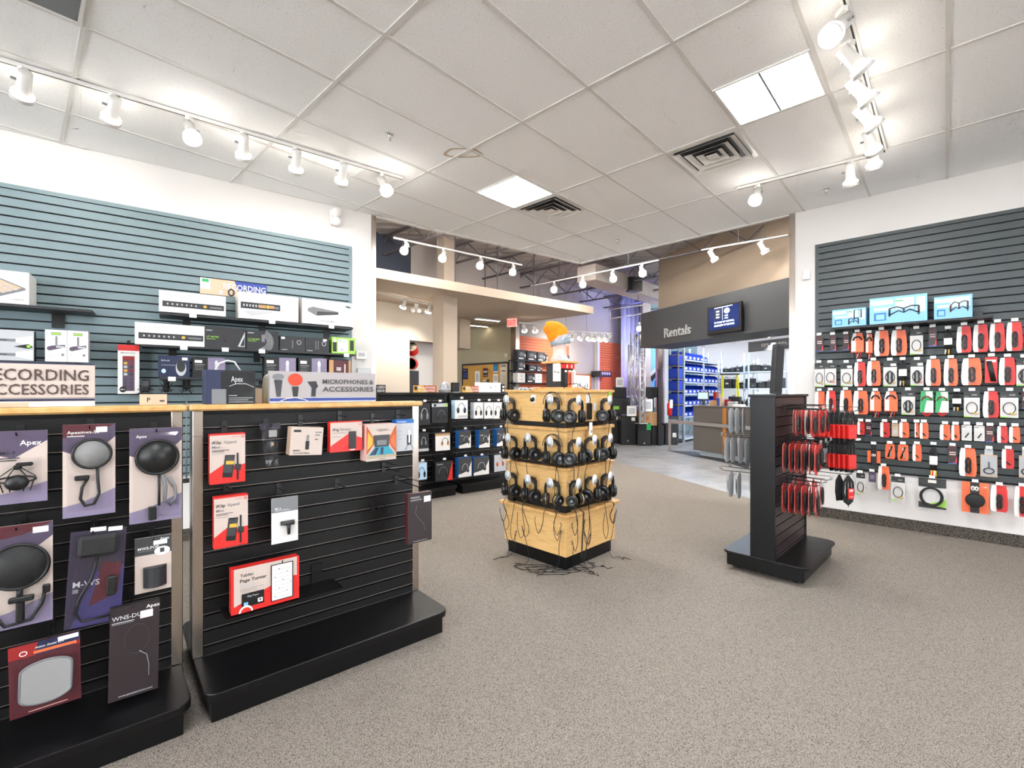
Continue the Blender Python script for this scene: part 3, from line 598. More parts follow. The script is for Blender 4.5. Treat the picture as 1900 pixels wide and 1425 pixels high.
g2((735, 779, 838, 768), .10, 'microphone_box', 'tall grey white box with a blue lid band', 'box', [('r', 0, 1, .88, 1, 'blue'), ('t', 'presonus', .1, .91, .05, 'white_card', .45), ('r', .12, .3, .62, .63, 'grey'), ('r', .12, .25, .5, .51, 'grey'), ('r', .12, .3, .38, .39, 'grey'), ('p', [(.6, .2), (.85, .2), (.85, .5), (.6, .5)], 'dark_grey'), ('p', [(.63, .5), (.82, .5), (.82, .72), (.63, .72)], 'light_grey'), ('r', .68, .77, .25, .66, 'white_card'), ('l', [(.66, .2), (.5, .03)], .006, 'dark_grey'), ('l', [(.8, .2), (.95, .03)], .006, 'dark_grey')], side='blue', body='light_grey', hk='blue topped box', d=.06)
g2((757, 918, 1011, 801), .30, 'microphone_box', 'dark brown box hanging far out at the right end post', 'box', [('t', 'WNS-DUO', .1, .90, .04, 'light_grey', .4), ('r', .1, .58, .865, .875, 'light_grey'), ('r', .1, .55, .845, .85, 'grey'), ('r', .66, .95, .8, .92, 'white_card'), ('l', [(.35, .75), (.3, .6), (.45, .48), (.65, .35), (.72, .22)], .003, 'grey'), ('t', 'www.apexelectronics.com', .2, .03, .018, 'light_grey', .6)], body='brown_box', side='maroon', d=.035)
a0, a1, z0, z1 = GF.rect(757, 918, 1011, 801, .30)
hook(GF, (a0+a1)/2, z1+.035, 0, .31, 'long black double hook holding the far brown box', True, group='peg hooks of the gondolas')
for u, v, L, lb, db in ((711, 866, .22, 'empty black double hook below the colourful box', True), (625, 897, .13, 'empty black single hook near the middle of the slat panel', False), (692, 938, .22, 'empty black double hook, lowest on the slat panel', True)):
    a, z = GF.px(u, v, 0); hook(GF, a, z, 0, L, lb, db, group='peg hooks of the gondolas')
# clear-edged shelf and tablet box
a0, z_ = GF.px(398, 1160, .0); a1, _ = GF.px(600, 1100, .0)
zsh = GF.rect(428, 1059, 1143, 555, .14)[2]
sh = thing('acrylic_shelf', 'thin black shelf clipped low on the gondola under the red box', 'shelf', GF.w(a0+.02, 0, zsh-.006), GF.a)
MB().box(0, .56, -.17, 0, 0, .005, 'black_lam').build('board', sh)
MB().box(.44, .50, -.006, 0, .006, .11, 'black_lam').build('bracket', sh)
g2((429, 1059, 1143, 555), .155, 'tablet_accessory_box', 'wide red and white box with a tablet picture on the low shelf', 'box', [('p', [(0, .0), (1, 0), (1, .55), (.8, .6), (.5, .42), (0, .14)], 'red'), ('r', 0, .035, 0, 1, 'red'), ('r', .965, 1, 0, 1, 'red'), ('t', 'Tablet', .12, .80, .07, 'dark_grey', .19), ('t', 'Page Turner', .12, .68, .075, 'black', .38), ('t', 'Bundle', .12, .57, .07, 'light_grey', .22), ('r', .12, .46, .52, .527, 'grey'), ('r', .12, .36, .49, .495, 'grey'), ('r', .12, .36, .46, .465, 'grey'),
   ('p', [(.14, .12), (.46, .12), (.46, .42), (.14, .42)], 'black'), ('r', .17, .23, .14, .22, 'light_blue'), ('r', .37, .44, .16, .25, 'white_card'), ('p', [(.385, .23), (.425, .23), (.405, .18)], 'black'), ('t', 'iRig Pages', .22, .33, .04, 'light_grey', .16), ('p', [(.2+.1*cos(pi*q/12), .005+.15*sin(pi*q/12)) for q in range(13)], 'white_card'), ('p', [(.2+.075*cos(pi*q/12), .004+.11*sin(pi*q/12)) for q in range(13)], 'red'),
   ('p', [(.56, .08), (.9, .08), (.9, .93), (.56, .93)], 'black'), ('r', .575, .885, .10, .91, 'white_card')]+[('r', .6, .86, .16+.09*k, .165+.09*k, 'grey') for k in range(8)]+[('c', .62+.06*((k*3) % 5), .19+.09*k, .008, .012, 'dark_grey') for k in range(8)]+[('r', .72, .74, .93, 1, 'black')], side='red', d=.055)
# ---- signs and boxes on top of the gondolas ----
def sign(fr, u, n, name, label, items, body, d=.012, cat='sign'):
    return card(fr, u, n, d, name, label, cat, items, body)
a0, a1, z0, z1 = G1F.rect(-60, 669, 744, 176, -.02); z0 = GT+.001
m = MB(); W = a1-a0; H = z1-z0; m.box(0, W, 0, .05, 0, H, 'warm_card', ch=.001)
m.print(0, W, 0, H, 0, [('r', 0, 1, .97, 1, 'navy'), ('r', 0, 1, .195, .205, 'brown_box'), ('r', 0, 1, .13, .18, 'navy'), ('r', 0, 1, 0, .11, 'white_card'), ('r', 0, .45, .0, .1, 'kraft_pale')])
M('sign_brown', '#4b3c36', .6)
tR = (a1-G1F.px(-60, 700, -.02)[0]); t0 = G1F.px(-35, 700, -.02)[0]-a0; t1 = G1F.px(165, 700, -.02)[0]-a0
m.text('RECORDING', t0, H*.60, H*.26, -.004, 'sign_brown', t1-t0); m.text('ACCESSORIES', t0, H*.28, H*.24, -.004, 'sign_brown', t1-t0)
tag(m.build('header_sign', None, G1F.w(a0, -.02, z0), G1F.a), 'beige cardboard sign reading RECORDING ACCESSORIES', 'sign')
a0, a1, z0, z1 = GF.rect(500.5, 688, 741, 697, -.015); z0 = GT+.001
m = MB(); W = a1-a0; H = z1-z0; m.box(0, W, 0, .04, 0, H, 'light_grey', ch=.001); M('skin_orange', '#d6452a', .6); M('sign_blue', '#2b3f8f', .5); M('sign_grey', '#a9a2a0', .55)
m.print(0, W, 0, H, 0, [('r', 0, 1, .12, 1, 'sign_grey'), ('r', 0, 1, .06, .15, 'sign_blue'), ('r', 0, 1, .16, .17, 'light_grey'), ('c', .07, .82, .05, .1, 'grey'), ('p', [(.035, .72), (.105, .72), (.09, .2), (.055, .2)], 'dark_grey'), ('c', .215, .74, .065, .2, 'skin_orange'), ('p', [(.185, .52), (.245, .52), (.235, .2), (.195, .2)], 'black'), ('p', [(.32, .68), (.40, .70), (.42, .52), (.40, .45), (.395, .2), (.355, .2), (.36, .48)], 'charcoal'), ('l', [(.08, .05), (.14, .14), (.22, .17), (.3, .1), (.34, .03)], .012, 'white_card')])
m.text('MICROPHONES &', W*.46, H*.62, H*.15, -.006, 'dark_grey', W*.51); m.text('ACCESSORIES', W*.46, H*.36, H*.17, -.006, 'dark_grey', W*.51)
tag(m.build('header_sign', None, GF.w(a0, -.015, z0), GF.a), 'grey sign reading MICROPHONES & ACCESSORIES with microphone pictures', 'sign')
M('pack_clear', '#e8e6e4', .2, alpha=.5)
a0, a1, z0, z1 = GF.rect(381, 686, 743, 473.7, -.0)
t = thing('speaker_box', 'black carrying box marked Apex with an arched white handle', 'box', GF.w(a0, 0.0, GT+.001), GF.a)
m = MB(); W = a1-a0; H = z1-GT; m.box(0, W, 0, .11, 0, H, 'navy', ch=.001); m.print(0, W, 0, H, 0, [('r', .36, 1, 0, 1, 'black'), ('p', [(.3, .95), (1, .95), (1, .5), (.6, .1), (.3, 0)], 'black_soft'), ('t', 'Apex', .50, .66, .17, 'light_grey', .24), ('l', [(.46, .52), (.6, .60), (.8, .60), (.97, .5)], .012, 'light_grey'), ('r', .12, .4, 0, .44, 'grey'), ('r', .45, .62, .24, .26, 'light_grey'), ('r', .45, .95, .17, .185, 'light_grey'), ('r', .45, .85, .11, .125, 'light_grey'), ('r', .45, .95, .05, .065, 'light_grey')]); m.build('carton', t)
MB().tube([(W*.22, .04, H), (W*.3, .04, H+.035), (W*.45, .04, H+.05), (W*.6, .04, H+.045), (W*.72, .04, H)], .004, 'white_pl', 8).build('handle', t)
# ================= left wall stock =================
def shelf(fr, u0, u1, v, n, label, mat='charcoal', below=None, zz=None, thick=.018, L=None):
    a0, z = fr.px(u0, v, n); a1, _ = fr.px(u1, v, n)
    if zz: z = zz
    t = thing('wall_shelf', label, 'shelf', fr.w(a0, 0, z-thick), fr.a)
    MB().box(0, a1-a0, -n, -.02, 0, thick, mat).build('board', t)
    for k in (.12, .5, .88):
        MB().box((a1-a0)*k-.03, (a1-a0)*k+.03, -.028, -.019, -.09, 0, 'black').build('bracket', t)
    return z
def lw(u, n, name, label, items, body='white_card', d=.26, side=None, z=None, cat='box', extra=None, group=None, fr=None):
    fr = fr or LW
    a0, a1, z0, z1 = fr.rect(*u, n)
    if z is not None: z0 = z+.0008
    return card(fr, None, n, d, name, label, cat, items, body, side=side, extra=extra, px=(a0, a1, z0, z1), group=group)
nA = .30
zA = shelf(LW, 296, 655, 579, nA+.01, 'upper black shelf on the left wall carrying three big white boxes')
zA = LW.px(294.7, 577.5, nA)[1]; zB = LW.px(250, 638, nA)[1]; zC = LW.px(293.4, 699.5, nA)[1]
def rack(x0, x1, z0, z1): return [('r', x0, x1, z0, z1, 'charcoal'), ('r', x0+.02, x1-.02, z0+(z1-z0)*.25, z0+(z1-z0)*.75, 'dark_grey')]+[('c', x0+(x1-x0)*(.08+.075*k), (z0+z1)/2, .012, .05, 'light_grey') for k in range(7)]+[('c', x0+(x1-x0)*.68, (z0+z1)/2, .028, .07, 'gold'), ('r', x0+(x1-x0)*.76, x0+(x1-x0)*.97, (z0+z1)/2-.03, (z0+z1)/2+.03, 'grey'), ('r', x0+(x1-x0)*.76, x0+(x1-x0)*.97, (z0+z1)/2-.05, (z0+z1)/2-.04, 'light_grey')]
lw((294.7, 537.6, 577, 419), nA, 'rack_unit_box', 'long white rack unit box at the left end of the upper shelf', [('t', 'SOLO XLA', .08, .72, .11, 'light_grey', .32)]+rack(.05, .97, .26, .52), z=zA, d=.27)
lw((443, 540, 590, 553.6), nA, 'rack_unit_box', 'tall white rack unit box in the middle of the upper shelf', [('t', 'PREAMP LT', .06, .84, .08, 'light_grey', .3)]+rack(.03, .68, .38, .62)+[('r', .32, .44, .44, .56, 'kraft'), ('r', .5, .58, .44, .56, 'kraft'), ('p', [(.05, .3), (.6, .36), (.2, .12)], 'light_grey')], z=zA, d=.27)
lw((561, 553, 602, 654.7), nA, 'rack_unit_box', 'white box with a slanted rack unit picture at the right end of the upper shelf', [('t', 'ISA TWO', .1, .86, .06, 'light_grey', .22), ('p', [(.1, .62), (.2, .70), (.7, .58), (.7, .46), (.27, .34), (.1, .5)], 'grey'), ('p', [(.28, .36), (.7, .47), (.7, .56), (.28, .52)], 'dark_grey'), ('r', .8, .98, .72, .94, 'light_grey'), ('p', [(.83, .84), (.9, .78), (.97, .8), (.9, .86)], 'dark_grey'), ('t', 'ISA 828 MkII', .34, .12, .06, 'grey', .3), ('t', 'MK2', .74, .16, .06, 'pink_card', .2)], z=zA, d=.27)
a0, a1, z0, z1 = LW.rect(371, 514, 544, 495, .025)
m = MB(); W = a1-a0; H = z1-z0; m.box(0, W, -.006, 0, 0, H, 'kraft_pale'); m.print(0, W, 0, H, -.006, [('p', [(0, 0), (.55, 0), (.55, 1), (0, 1)], 'kraft_pale'), ('r', 0, .15, .3, 1, 'light_grey'), ('r', .03, .12, .75, .92, 'green'), ('p', [(.5, 1), (1, 1), (1, 0), (.58, 0)], 'sign_blue'), ('c', .3, .2, .03, .15, 'light_grey'), ('o', .45, .25, .04, .2, .05, 'dark_grey')]); m.text('RECORDING', W*.33, H*.42, H*.38, -.012, 'white_pl', W*.65)
tag(m.build('wall_sign', None, LW.w(a0, .02, z0), LW.a), 'small printed wall sign reading RECORDING above the white boxes', 'sign')
shelf(LW, 262, 660, 0, nA+.01, 'middle black shelf on the left wall carrying black and green boxes', zz=zB)
lw((250, 597, 637, 379.5), nA, 'rack_unit_box', 'long white rack unit box at the left end of the middle shelf', [('t', 'SOLO STUDIO', .06, .74, .11, 'light_grey', .38)]+rack(.05, .98, .26, .54), z=zB, d=.27)
ARC = lambda cx_, n: [('o', cx_, .45, .05+.03*k, .12+.075*k, .012, 'light_grey') for k in range(n)]
lw((380.5, 605, 642, 455.8), nA, 'microphone_box', 'black microphone box with green print beside the long white box', [('r', .03, .17, .8, .84, 'light_grey'), ('t', 'LCT 440 PRO', .03, .48, .08, 'lime', .3), ('r', .03, .25, .4, .42, 'lime'), ('r', .4, .56, .4, .85, 'brown_box'), ('r', .44, .52, .3, .4, 'black'), ('p', [(.8, .1), (.98, .1), (.98, .85)], 'light_grey'), ('p', [(.86, .14), (.97, .14), (.97, .6)], 'charcoal')], body='charcoal', z=zB, d=.2, side='black')
lw((457.4, 612, 648, 517), nA, 'microphone_box', 'black microphone box with white concentric arcs', [('r', .04, .22, .84, .88, 'light_grey'), ('t', 'LCT 240 PRO', .04, .5, .08, 'lime', .36), ('r', .04, .3, .43, .45, 'lime'), ('r', .46, .56, .42, .8, 'grey')]+[('l', [(.40, .02+.0*k)]+[(.5+(.14+.045*k)*cos(R(t_)), .42+(.3+.09*k)*sin(R(t_))*.9) for t_ in range(-70, 75, 12)], .014, 'light_grey') for k in range(5)], body='charcoal', z=zB, d=.2, side='black')
lw((519, 623, 649, 565.8), nA, 'microphone_box', 'plain charcoal box with a round badge, left of its twin', [('r', .06, .2, .8, .95, 'white_card'), ('r', .48, .52, .2, .75, 'grey'), ('o', .76, .62, .08, .14, .02, 'light_grey'), ('r', .08, .3, .08, .12, 'light_grey')], body='charcoal', z=zB, d=.2, side='black')
lw((566.6, 626, 652, 610.5), nA, 'microphone_box', 'plain charcoal box with two fine lines, next to the green box', [('r', .74, .9, .8, .95, 'white_card'), ('r', .42, .45, .2, .8, 'grey'), ('r', .52, .55, .2, .8, 'grey'), ('o', .78, .62, .08, .14, .02, 'light_grey'), ('r', .08, .3, .08, .12, 'light_grey')], body='charcoal', z=zB, d=.2, side='black')
lw((616, 625, 656, 659), nA, 'microphone_box', 'bright green and white box at the right end of the middle shelf', [('r', .25, .68, .1, .9, 'white_card'), ('r', .03, .2, .1, .7, 'charcoal'), ('c', .12, .8, .07, .12, 'white_card'), ('r', .76, .94, .2, .85, 'charcoal'), ('t', 'MX 396', .3, .74, .1, 'green', .3), ('t', '1of3', .32, .2, .1, 'dark_grey', .16)], body='lime', z=zB, d=.14, side='lime')
shelf(LW, 296, 655, 0, nA+.01, 'lower black shelf on the left wall, partly behind the gondola signs', zz=zC)
VIO = [('r', .45, .98, .0, 1, 'violet'), ('r', .66, .76, .08, .75, 'light_grey'), ('c', .71, .75, .05, .12, 'silver'), ('r', .06, .28, .72, .86, 'white_card'), ('r', .06, .36, .62, .64, 'light_grey'), ('r', .06, .3, .54, .56, 'grey'), ('r', .06, .34, .46, .48, 'grey'), ('r', .06, .3, .38, .4, 'grey')]
lw((293.4, 659, 699, 352), nA, 'microphone_box', 'black microphone box with a large oval microphone picture', [('t', 'blue', .1, .74, .08, 'light_grey', .26), ('r', .1, .55, .55, .565, 'light_grey'), ('c', .17, .28, .07, .1, 'pale_blue'), ('c', .72, .42, .17, .36, 'light_grey'), ('c', .72, .52, .14, .28, 'charcoal'), ('r', .75, .93, .8, .93, 'white_card')], body='navy', z=zC, d=.18, side='black')
for u, l in (((357.4, 662.4, 699, 419), 'black and violet microphone box behind the carrying box'), ((490.8, 662.4, 705, 550), 'black and violet microphone box, left of two above the grey sign'), ((554, 663.7, 706, 607), 'black and violet microphone box, right of two above the grey sign')):
    lw(u, nA, 'microphone_box', l, VIO, body='black', z=zC, d=.15, side='black')
lw((610.5, 667.6, 706, 650.5), nA, 'microphone_box', 'maroon microphone box with gold ends above the grey sign', [('r', 0, .2, 0, 1, 'kraft'), ('t', 'R88', .35, .45, .2, 'white_card', .2), ('r', .7, .76, .2, .8, 'pink_card'), ('r', .9, 1, 0, 1, 'kraft')], body='maroon', z=zC, d=.15)
# shelf price tags
for z_, n_, us in ((zA, nA, (358, 505, 615)), (zB, nA, (341, 418, 486, 643)), (zC, nA, (319,))):
    for ku, u in enumerate(us):
        a = LW.px(u, 600, n_+.012)[0]
        tag(MB().box(-.028, .028, -.002, 0, -.035, .004, 'white_pl').build('price_tag', None, LW.w(a, n_+.0115, z_-.0), LW.a), 'white price tag on the %s black shelf edge, %s from the left' % ({zA: 'upper', zB: 'middle', zC: 'lower'}[z_], ('first', 'second', 'third', 'fourth')[ku]), 'price tag', 'white price tags on the %s shelf' % {zA: 'upper', zB: 'middle', zC: 'lower'}[z_])
# hanging mixer box
card(LW, (218.4, 639, 730.8, 258.4), .16, .05, 'pad_controller_box', 'tall white hanging box with a red top and a picture of pads', 'box', [('r', 0, 1, .88, 1, 'red'), ('t', 'SMARTPAD', .12, .82, .03, 'grey', .7), ('p', [(.22, .06), (.78, .06), (.78, .77), (.22, .77)], 'mauve'), ('r', .22, .78, .68, .77, 'red_dark')]+[('r', .28+.26*i, .44+.26*i, .60-.075*j, .65-.075*j, ('gold', 'red_dark', 'light_grey', 'dark_grey')[(i+2*j) % 4]) for i in range(2) for j in range(4)]+[('c', .35+.28*i, .3-.07*j, .05, .018, 'dark_grey') for i in range(2) for j in range(4)]+[('c', .24, .09, .16, .06, 'black'), ('t', 'MPC', .14, .075, .03, 'white_card', .2)])
a, z = LW.px(238, 636, .1); hook(LW, a, z, .02, .15, 'black peg hook over the tall white and red box', group='peg hooks on the left wall')
# left end shelf
nD = .30
a1_, zD = LW.px(171, 575, nD); a0_ = -1.9
t = thing('wall_shelf', 'charcoal shelf at the left picture edge carrying a big white synthesizer box', 'shelf', LW.w(a0_, 0, zD-.02), LW.a)
MB().box(0, a1_-a0_, -nD, -.02, 0, .02, 'charcoal').build('board', t); MB().box(a1_-a0_-.28, a1_-a0_-.2, -.03, -.019, -.12, 0, 'black').build('bracket', t)
a0, a1, z0, z1 = LW.rect(-60, 494, 569, 54, nD)
card(LW, None, nD, .26, 'synthesizer_box', 'big white box with a tilted drum machine picture at the left picture edge', 'box', [('p', [(.2, .5), (.5, .76), (.94, .5), (.94, .44), (.52, .2), (.2, .42)], 'grey'), ('p', [(.25, .5), (.5, .72), (.88, .5), (.55, .3)], 'kraft_pale')]+[('p', [(.36+.1*i+.08*j, .48+.05*i-.07*j), (.41+.1*i+.08*j, .51+.05*i-.07*j), (.46+.1*i+.08*j, .48+.05*i-.07*j), (.41+.1*i+.08*j, .45+.05*i-.07*j)], 'light_grey') for i in range(3) for j in range(3)]+[('t', 'roland', .7, .12, .04, 'grey', .2)], 'white_card', px=(a0, a1, zD+.001, z1))
zE = LW.px(83.5, 670.5, nD)[1]
t = thing('wall_shelf', 'charcoal shelf behind the recording sign carrying microphone boxes', 'shelf', LW.w(a0_, 0, zE-.02), LW.a)
MB().box(0, a1_-a0_-.1, -nD, -.02, 0, .02, 'charcoal').build('board', t); MB().box(.3, .36, -.03, -.019, -.12, 0, 'black').build('bracket', t)
def torch(z): return [('r', 0, .7, z+.06, z+.11, 'light_grey'), ('r', 0, .66, z, z+.09, 'grey'), ('r', .0, .5, z+.03, z+.06, 'dark_grey'), ('p', [(.66, z-.02), (.98, z-.12), (.98, z+.22), (.66, z+.12)], 'white_card')]
lw((-40, 609, 668, 63), nD, 'microphone_box', 'grey box with two long silver microphones pictured at the picture edge', torch(.62)+torch(.15)+[('p', [(.62, .46), (.9, .56), (.98, .46), (.9, .4)], 'black'), ('c', .9, .48, .04, .05, 'lime')], body='light_grey', z=zE, d=.08, side='black')
for u, l in (((83.5, 611, 670, 124.5), 'white box with a dark desk microphone picture, left one of the pair'), ((125.2, 613, 671, 163.5), 'white box with a dark desk microphone picture, right one of the pair')):
    lw(u, nD, 'microphone_box', l, [('r', .28, .72, .84, .92, 'dark_grey'), ('r', .3, .7, .855, .905, 'lime'), ('r', .46, .56, .52, .8, 'grey'), ('p', [(.08, .38), (.2, .34), (.92, .46), (.9, .54), (.3, .5), (.1, .46)], 'mauve'), ('r', .5, .88, .44, .50, 'light_grey'), ('t', 'MV7X', .1, .2, .04, 'light_grey', .3), ('t', 'PODCAST', .1, .13, .04, 'light_grey', .45), ('c', .8, .22, .07, .04, 'grey')], z=zE, d=.13, side='light_grey', group='pair of white microphone boxes')
# microphones on stands behind the gondolas
def stand_mic(u, v0, v1, n, kind, label, hgt=.18):
    a, zt = LW.px(u, v0, n); x, y, _ = LW.w(a, n)
    t = thing('studio_microphone', label, 'microphone', (x, y, zC-.02-.25), LW.a, 'display microphones behind the gondolas')
    b = zt-(zC-.27)
    s_ = MB(); s_.tube([(0, 0, -(zC-.27-.62)), (0, 0, b-hgt)], .006, 'grey', 8); s_.lathe([(.07, -(zC-.27-.60)), (.07, -(zC-.27-.62))], 'black', 18); s_.build('stand', t)
    h_ = MB()
    if kind == 0: h_.box(-.03, .03, -.02, .02, b-.115, b, 'black_soft', ch=.01); h_.box(-.024, .024, -.022, -.02, b-.06, b-.012, 'dark_grey')
    elif kind == 1: h_.lathe([(.0, b), (.028, b-.012), (.03, b-.05), (.022, b-.06), (.024, b-.14), (.018, b-.15), (0, b-.15)], 'black_soft', 16)
    else: h_.lathe([(.0, b), (.03, b-.004), (.012, b-.04), (.012, b-.12), (0, b-.12)], 'black_soft', 16)
    h_.build('body', t)
    m = MB()
    for q in range(2): m.tube([(.055*cos(2*pi*k/18), .055*sin(2*pi*k/18), b-.09-.035*q) for k in range(18)], .0035, 'black', 6, closed=True)
    for q in range(4): an = pi/4+q*pi/2; m.tube([(.055*cos(an), .055*sin(an), b-.07), (.03*cos(an), .03*sin(an), b-.12), (.055*cos(an), .055*sin(an), b-.15)], .004, 'black', 6)
    m.build('shock_mount', t)
stand_mic(270, 704, 0, .22, 0, 'square black studio microphone beside the hanging white box')
stand_mic(309, 697, 0, .22, 1, 'round black studio microphone, middle of three behind the gondolas')
stand_mic(346, 700, 0, .22, 2, 'slim black studio microphone above the gap between the gondolas')
a0, a1, z0, z1 = G1F.rect(260, 732, 743, 310, -.03)
m = MB(); W = a1-a0; H = z1-GT; m.box(0, W, 0, .08, 0, H, 'kraft_pale'); m.print(0, W, 0, H, 0, [('t', 'P', .25, .3, .4, 'black'), ('r', .72, .9, .3, .45, 'dark_grey')])
tag(m.build('small_carton', None, G1F.w(a0, -.03, GT+.001), G1F.a), 'small pale brown carton on the gondola beside the recording sign', 'box')
a, z = GF.px(492, 692, -.1)
t = thing('studio_microphone', 'pale olive microphone leaning behind the grey microphones sign', 'microphone', GF.w(a, -.10, GT+.001), GF.a)
T = Matrix.Rotation(R(8), 4, 'Y'); MB().lathe([(0, 0), (.02, .0), (.022, .06), (.028, .09), (.028, .14), (.015, .158), (0, .16)], 'olive', 16, T).build('body', t)
a, z = GF.px(478, 715, -.1); tag(MB().box(-.02, .02, 0, .05, 0, .08, 'kraft_pale').build('small_carton', None, GF.w(a, -.09, GT+.001), GF.a), 'small pale carton between the carrying box and the grey sign', 'box')
# ================= headphone display tower =================
DC = (.43, 4.20); DA = R(-45.0)
DT = thing('headphone_display_stand', 'tiered light wood display tower with a black plinth in the middle of the carpet', 'display stand', (DC[0], DC[1], 0), DA)
def ring_box(name, h, z0, z1, mat, bev=.002): return MB().box(-h, h, -h, h, z0, z1, mat).build(name, DT, bev=bev)
S0 = .327; SB = .352; ST_ = .331
ring_box('plinth', S0, 0, .112, 'black_lam')
ring_box('base_cabinet', SB, .112, .43, 'wood'); ring_box('base_top', SB+.035, .43, .458, 'wood_edge', .006)
for z0, z1 in ((.458, .515), (.82, .848), (1.14, 1.18)): ring_box('recess', ST_-.03, z0, z1, 'black')
for sx in (-1, 1):
    for sy in (-1, 1): MB().box(sx*(ST_-.035)-.035, sx*(ST_-.035)+.035, sy*(ST_-.035)-.035, sy*(ST_-.035)+.035, .458, .513, 'black').build('foot', DT)
TIERS = ((.515, .795), (.848, 1.112), (1.18, 1.425))
for i, (z0, z1) in enumerate(TIERS): ring_box('tier', ST_, z0, z1, 'wood')
for z0, z1 in ((.795, .82), (1.112, 1.14), (1.425, 1.45)): ring_box('tier_top', ST_+.02, z0, z1, 'wood_edge', .005)
# frames of the two visible faces (local a from the left corner of each face)
LFc = DC[0]+(-ST_*cos(DA)+ST_*sin(DA)), DC[1]+(-ST_*sin(DA)-ST_*cos(DA))
FL = Frame(LFc[0], LFc[1], -45.0)
FRc = DC[0]+(ST_*cos(DA)+ST_*sin(DA)), DC[1]+(ST_*sin(DA)-ST_*cos(DA))
FRr = Frame(FRc[0], FRc[1], 45.0)
M('ear_leather', '#0e0e0f', .45); M('ear_black', '#101113', .3); M('ear_silver', '#8f9294', .3, metal=.7); M('sticker', '#d9dde0', .5); M('gold_line', '#a98f63', .3, metal=.7)
def headphones(fr, a, z, label, style=0, yaw=0, sc_=1.0):
    """hangs on a peg whose axis leaves the face at (a, z)"""
    t = thing('headphones', label, 'headphones', fr.w(a, .062, z), fr.a+R(yaw), 'black headphones on the display tower'); t.scale = (1.16, 1.16, 1.16)
    Wd = (.060 if style != 2 else .064)*sc_; Hh = .155*sc_
    hb = MB(); arc = []
    for q in range(17):
        an = pi*q/16; arc.append((Wd*cos(an), 0, -.055+.065*sin(an)))
    arc = [(Wd*.93, 0, -.115)]+arc+[(-Wd*.93, 0, -.115)]
    T = Matrix.Translation((0, 0, -.008))
    # padded band: wide flat section
    n = len(arc); vs = []; fs = []
    for i, (x, y, zz) in enumerate(arc):
        f = .020 if 3 < i < n-4 else .011
        r_ = .83
        for (dy, k) in ((-f, 1), (f, 1), (f, r_), (-f, r_)): vs.append((x*k, dy, -.055+(zz+.055)*k if zz > -.055 else zz))
    for i in range(n-1):
        for k in range(4): fs.append((i*4+k, i*4+(k+1) % 4, (i+1)*4+(k+1) % 4, (i+1)*4+k))
    fs += [(3, 2, 1, 0), (4*n-4, 4*n-3, 4*n-2, 4*n-1)]
    hb.add(vs, fs, 'ear_leather', True, T)
    if style == 1:
        for s_ in (-.012, .012): hb.tube([((Wd+.012)*cos(pi*q/16), s_, -.05+.085*sin(pi*q/16)) for q in range(17)], .0028, 'ear_black', 6)
    hb.build('headband', t)
    for s_ in (-1, 1):
        tw = R(-(34 if style != 3 else 25)*s_+6); r_ = (.048 if style != 3 else .040)*sc_
        T = Matrix.Translation((s_*Wd*.80, -.004, -.130)) @ Matrix.Rotation(tw, 4, 'Z') @ Matrix.Rotation(s_*pi/2, 4, 'Y')
        c = MB(); rim = ('ear_black', 'ear_black', 'ear_silver', 'gold_line')[style]
        c.lathe([(r_*.9, -.004), (r_, .004), (r_*.98, .016), (r_*.72, .026), (r_*.68, .024), (r_*.3, .027), (0, .028)], 'ear_black', 24, T)
        c.lathe([(r_*1.02, -.002), (r_*1.03, .003), (r_*1.0, .006)], rim, 24, T)
        c.lathe([(r_*.24, .0275), (r_*.22, .0285), (0, .0287)], 'grey', 12, T)
        cup = c.build('ear_cup', t)
        p = MB(); p.lathe([(r_*.55, -.006), (r_*.6, -.02), (r_*.85, -.024), (r_*1.0, -.015), (r_*.98, -.004)], 'ear_leather', 24, T).lathe([(0, -.012), (r_*.58, -.012)], 'black_soft', 16, T)
        p.build('ear_pad', cup)
        y = MB(); y.tube([(s_*Wd*.93, 0, -.12), (s_*Wd*.97, -.03, -.135), (s_*Wd*.90, -.042, -.15)], .0035, 'ear_black', 6); y.tube([(s_*Wd*.93, 0, -.12), (s_*Wd*.97, .03, -.135), (s_*Wd*.90, .036, -.15)], .0035, 'ear_black', 6); y.build('yoke', t)
    return t
def knob(fr, a, z):
    m = MB(); l = fr.w(a, 0, z)
    T = Matrix.Translation(Vector(l)) @ Matrix.Rotation(fr.a, 4, 'Z') @ Matrix.Rotation(pi/2, 4, 'X')
    Ti = Matrix.Rotation(-DA, 4, 'Z') @ Matrix.Translation((-DC[0], -DC[1], 0)) @ T
    m.lathe([(.010, 0), (.010, .088), (.034, .09), (.034, .096)], 'white_pl', 20, Ti @ Matrix.Scale(1.25, 4, (0, 1, 0))).lathe([(0, .0972), (.030, .097)], 'sticker', 20, Ti @ Matrix.Scale(1.25, 4, (0, 1, 0)))
    return m.build('peg', DT)
def cord(pts, t, mat='pcord', r=.0022, name='cord'):
    """smooth catmull-rom cord in world space, parented to its headphones"""
    P = [Vector(p) for p in pts]; P = [P[0]]+P+[P[-1]]; out = []
    for i in range(1, len(P)-2):
        for k in range(6):
            u = k/6; a, b, c, d = P[i-1], P[i], P[i+1], P[i+2]
            out.append(.5*((2*b)+(c-a)*u+(2*a-5*b+4*c-d)*u*u+(3*b-a-3*c+d)*u**3))
    out.append(P[-2]); Mi = (Matrix.Translation(t.location) @ Matrix.Rotation(t.rotation_euler.z, 4, 'Z') @ Matrix.Scale(t.scale.x, 4)).inverted()
    return MB().tube([Mi @ p for p in out], r, mat, 5).build(name, t)
rowsL = [('top', (938, 742), (1019, 741)), ('second', (941, 813), (978, 813), (1019, 820)), ('third', (941, 882), (978, 890), (1019, 897))]
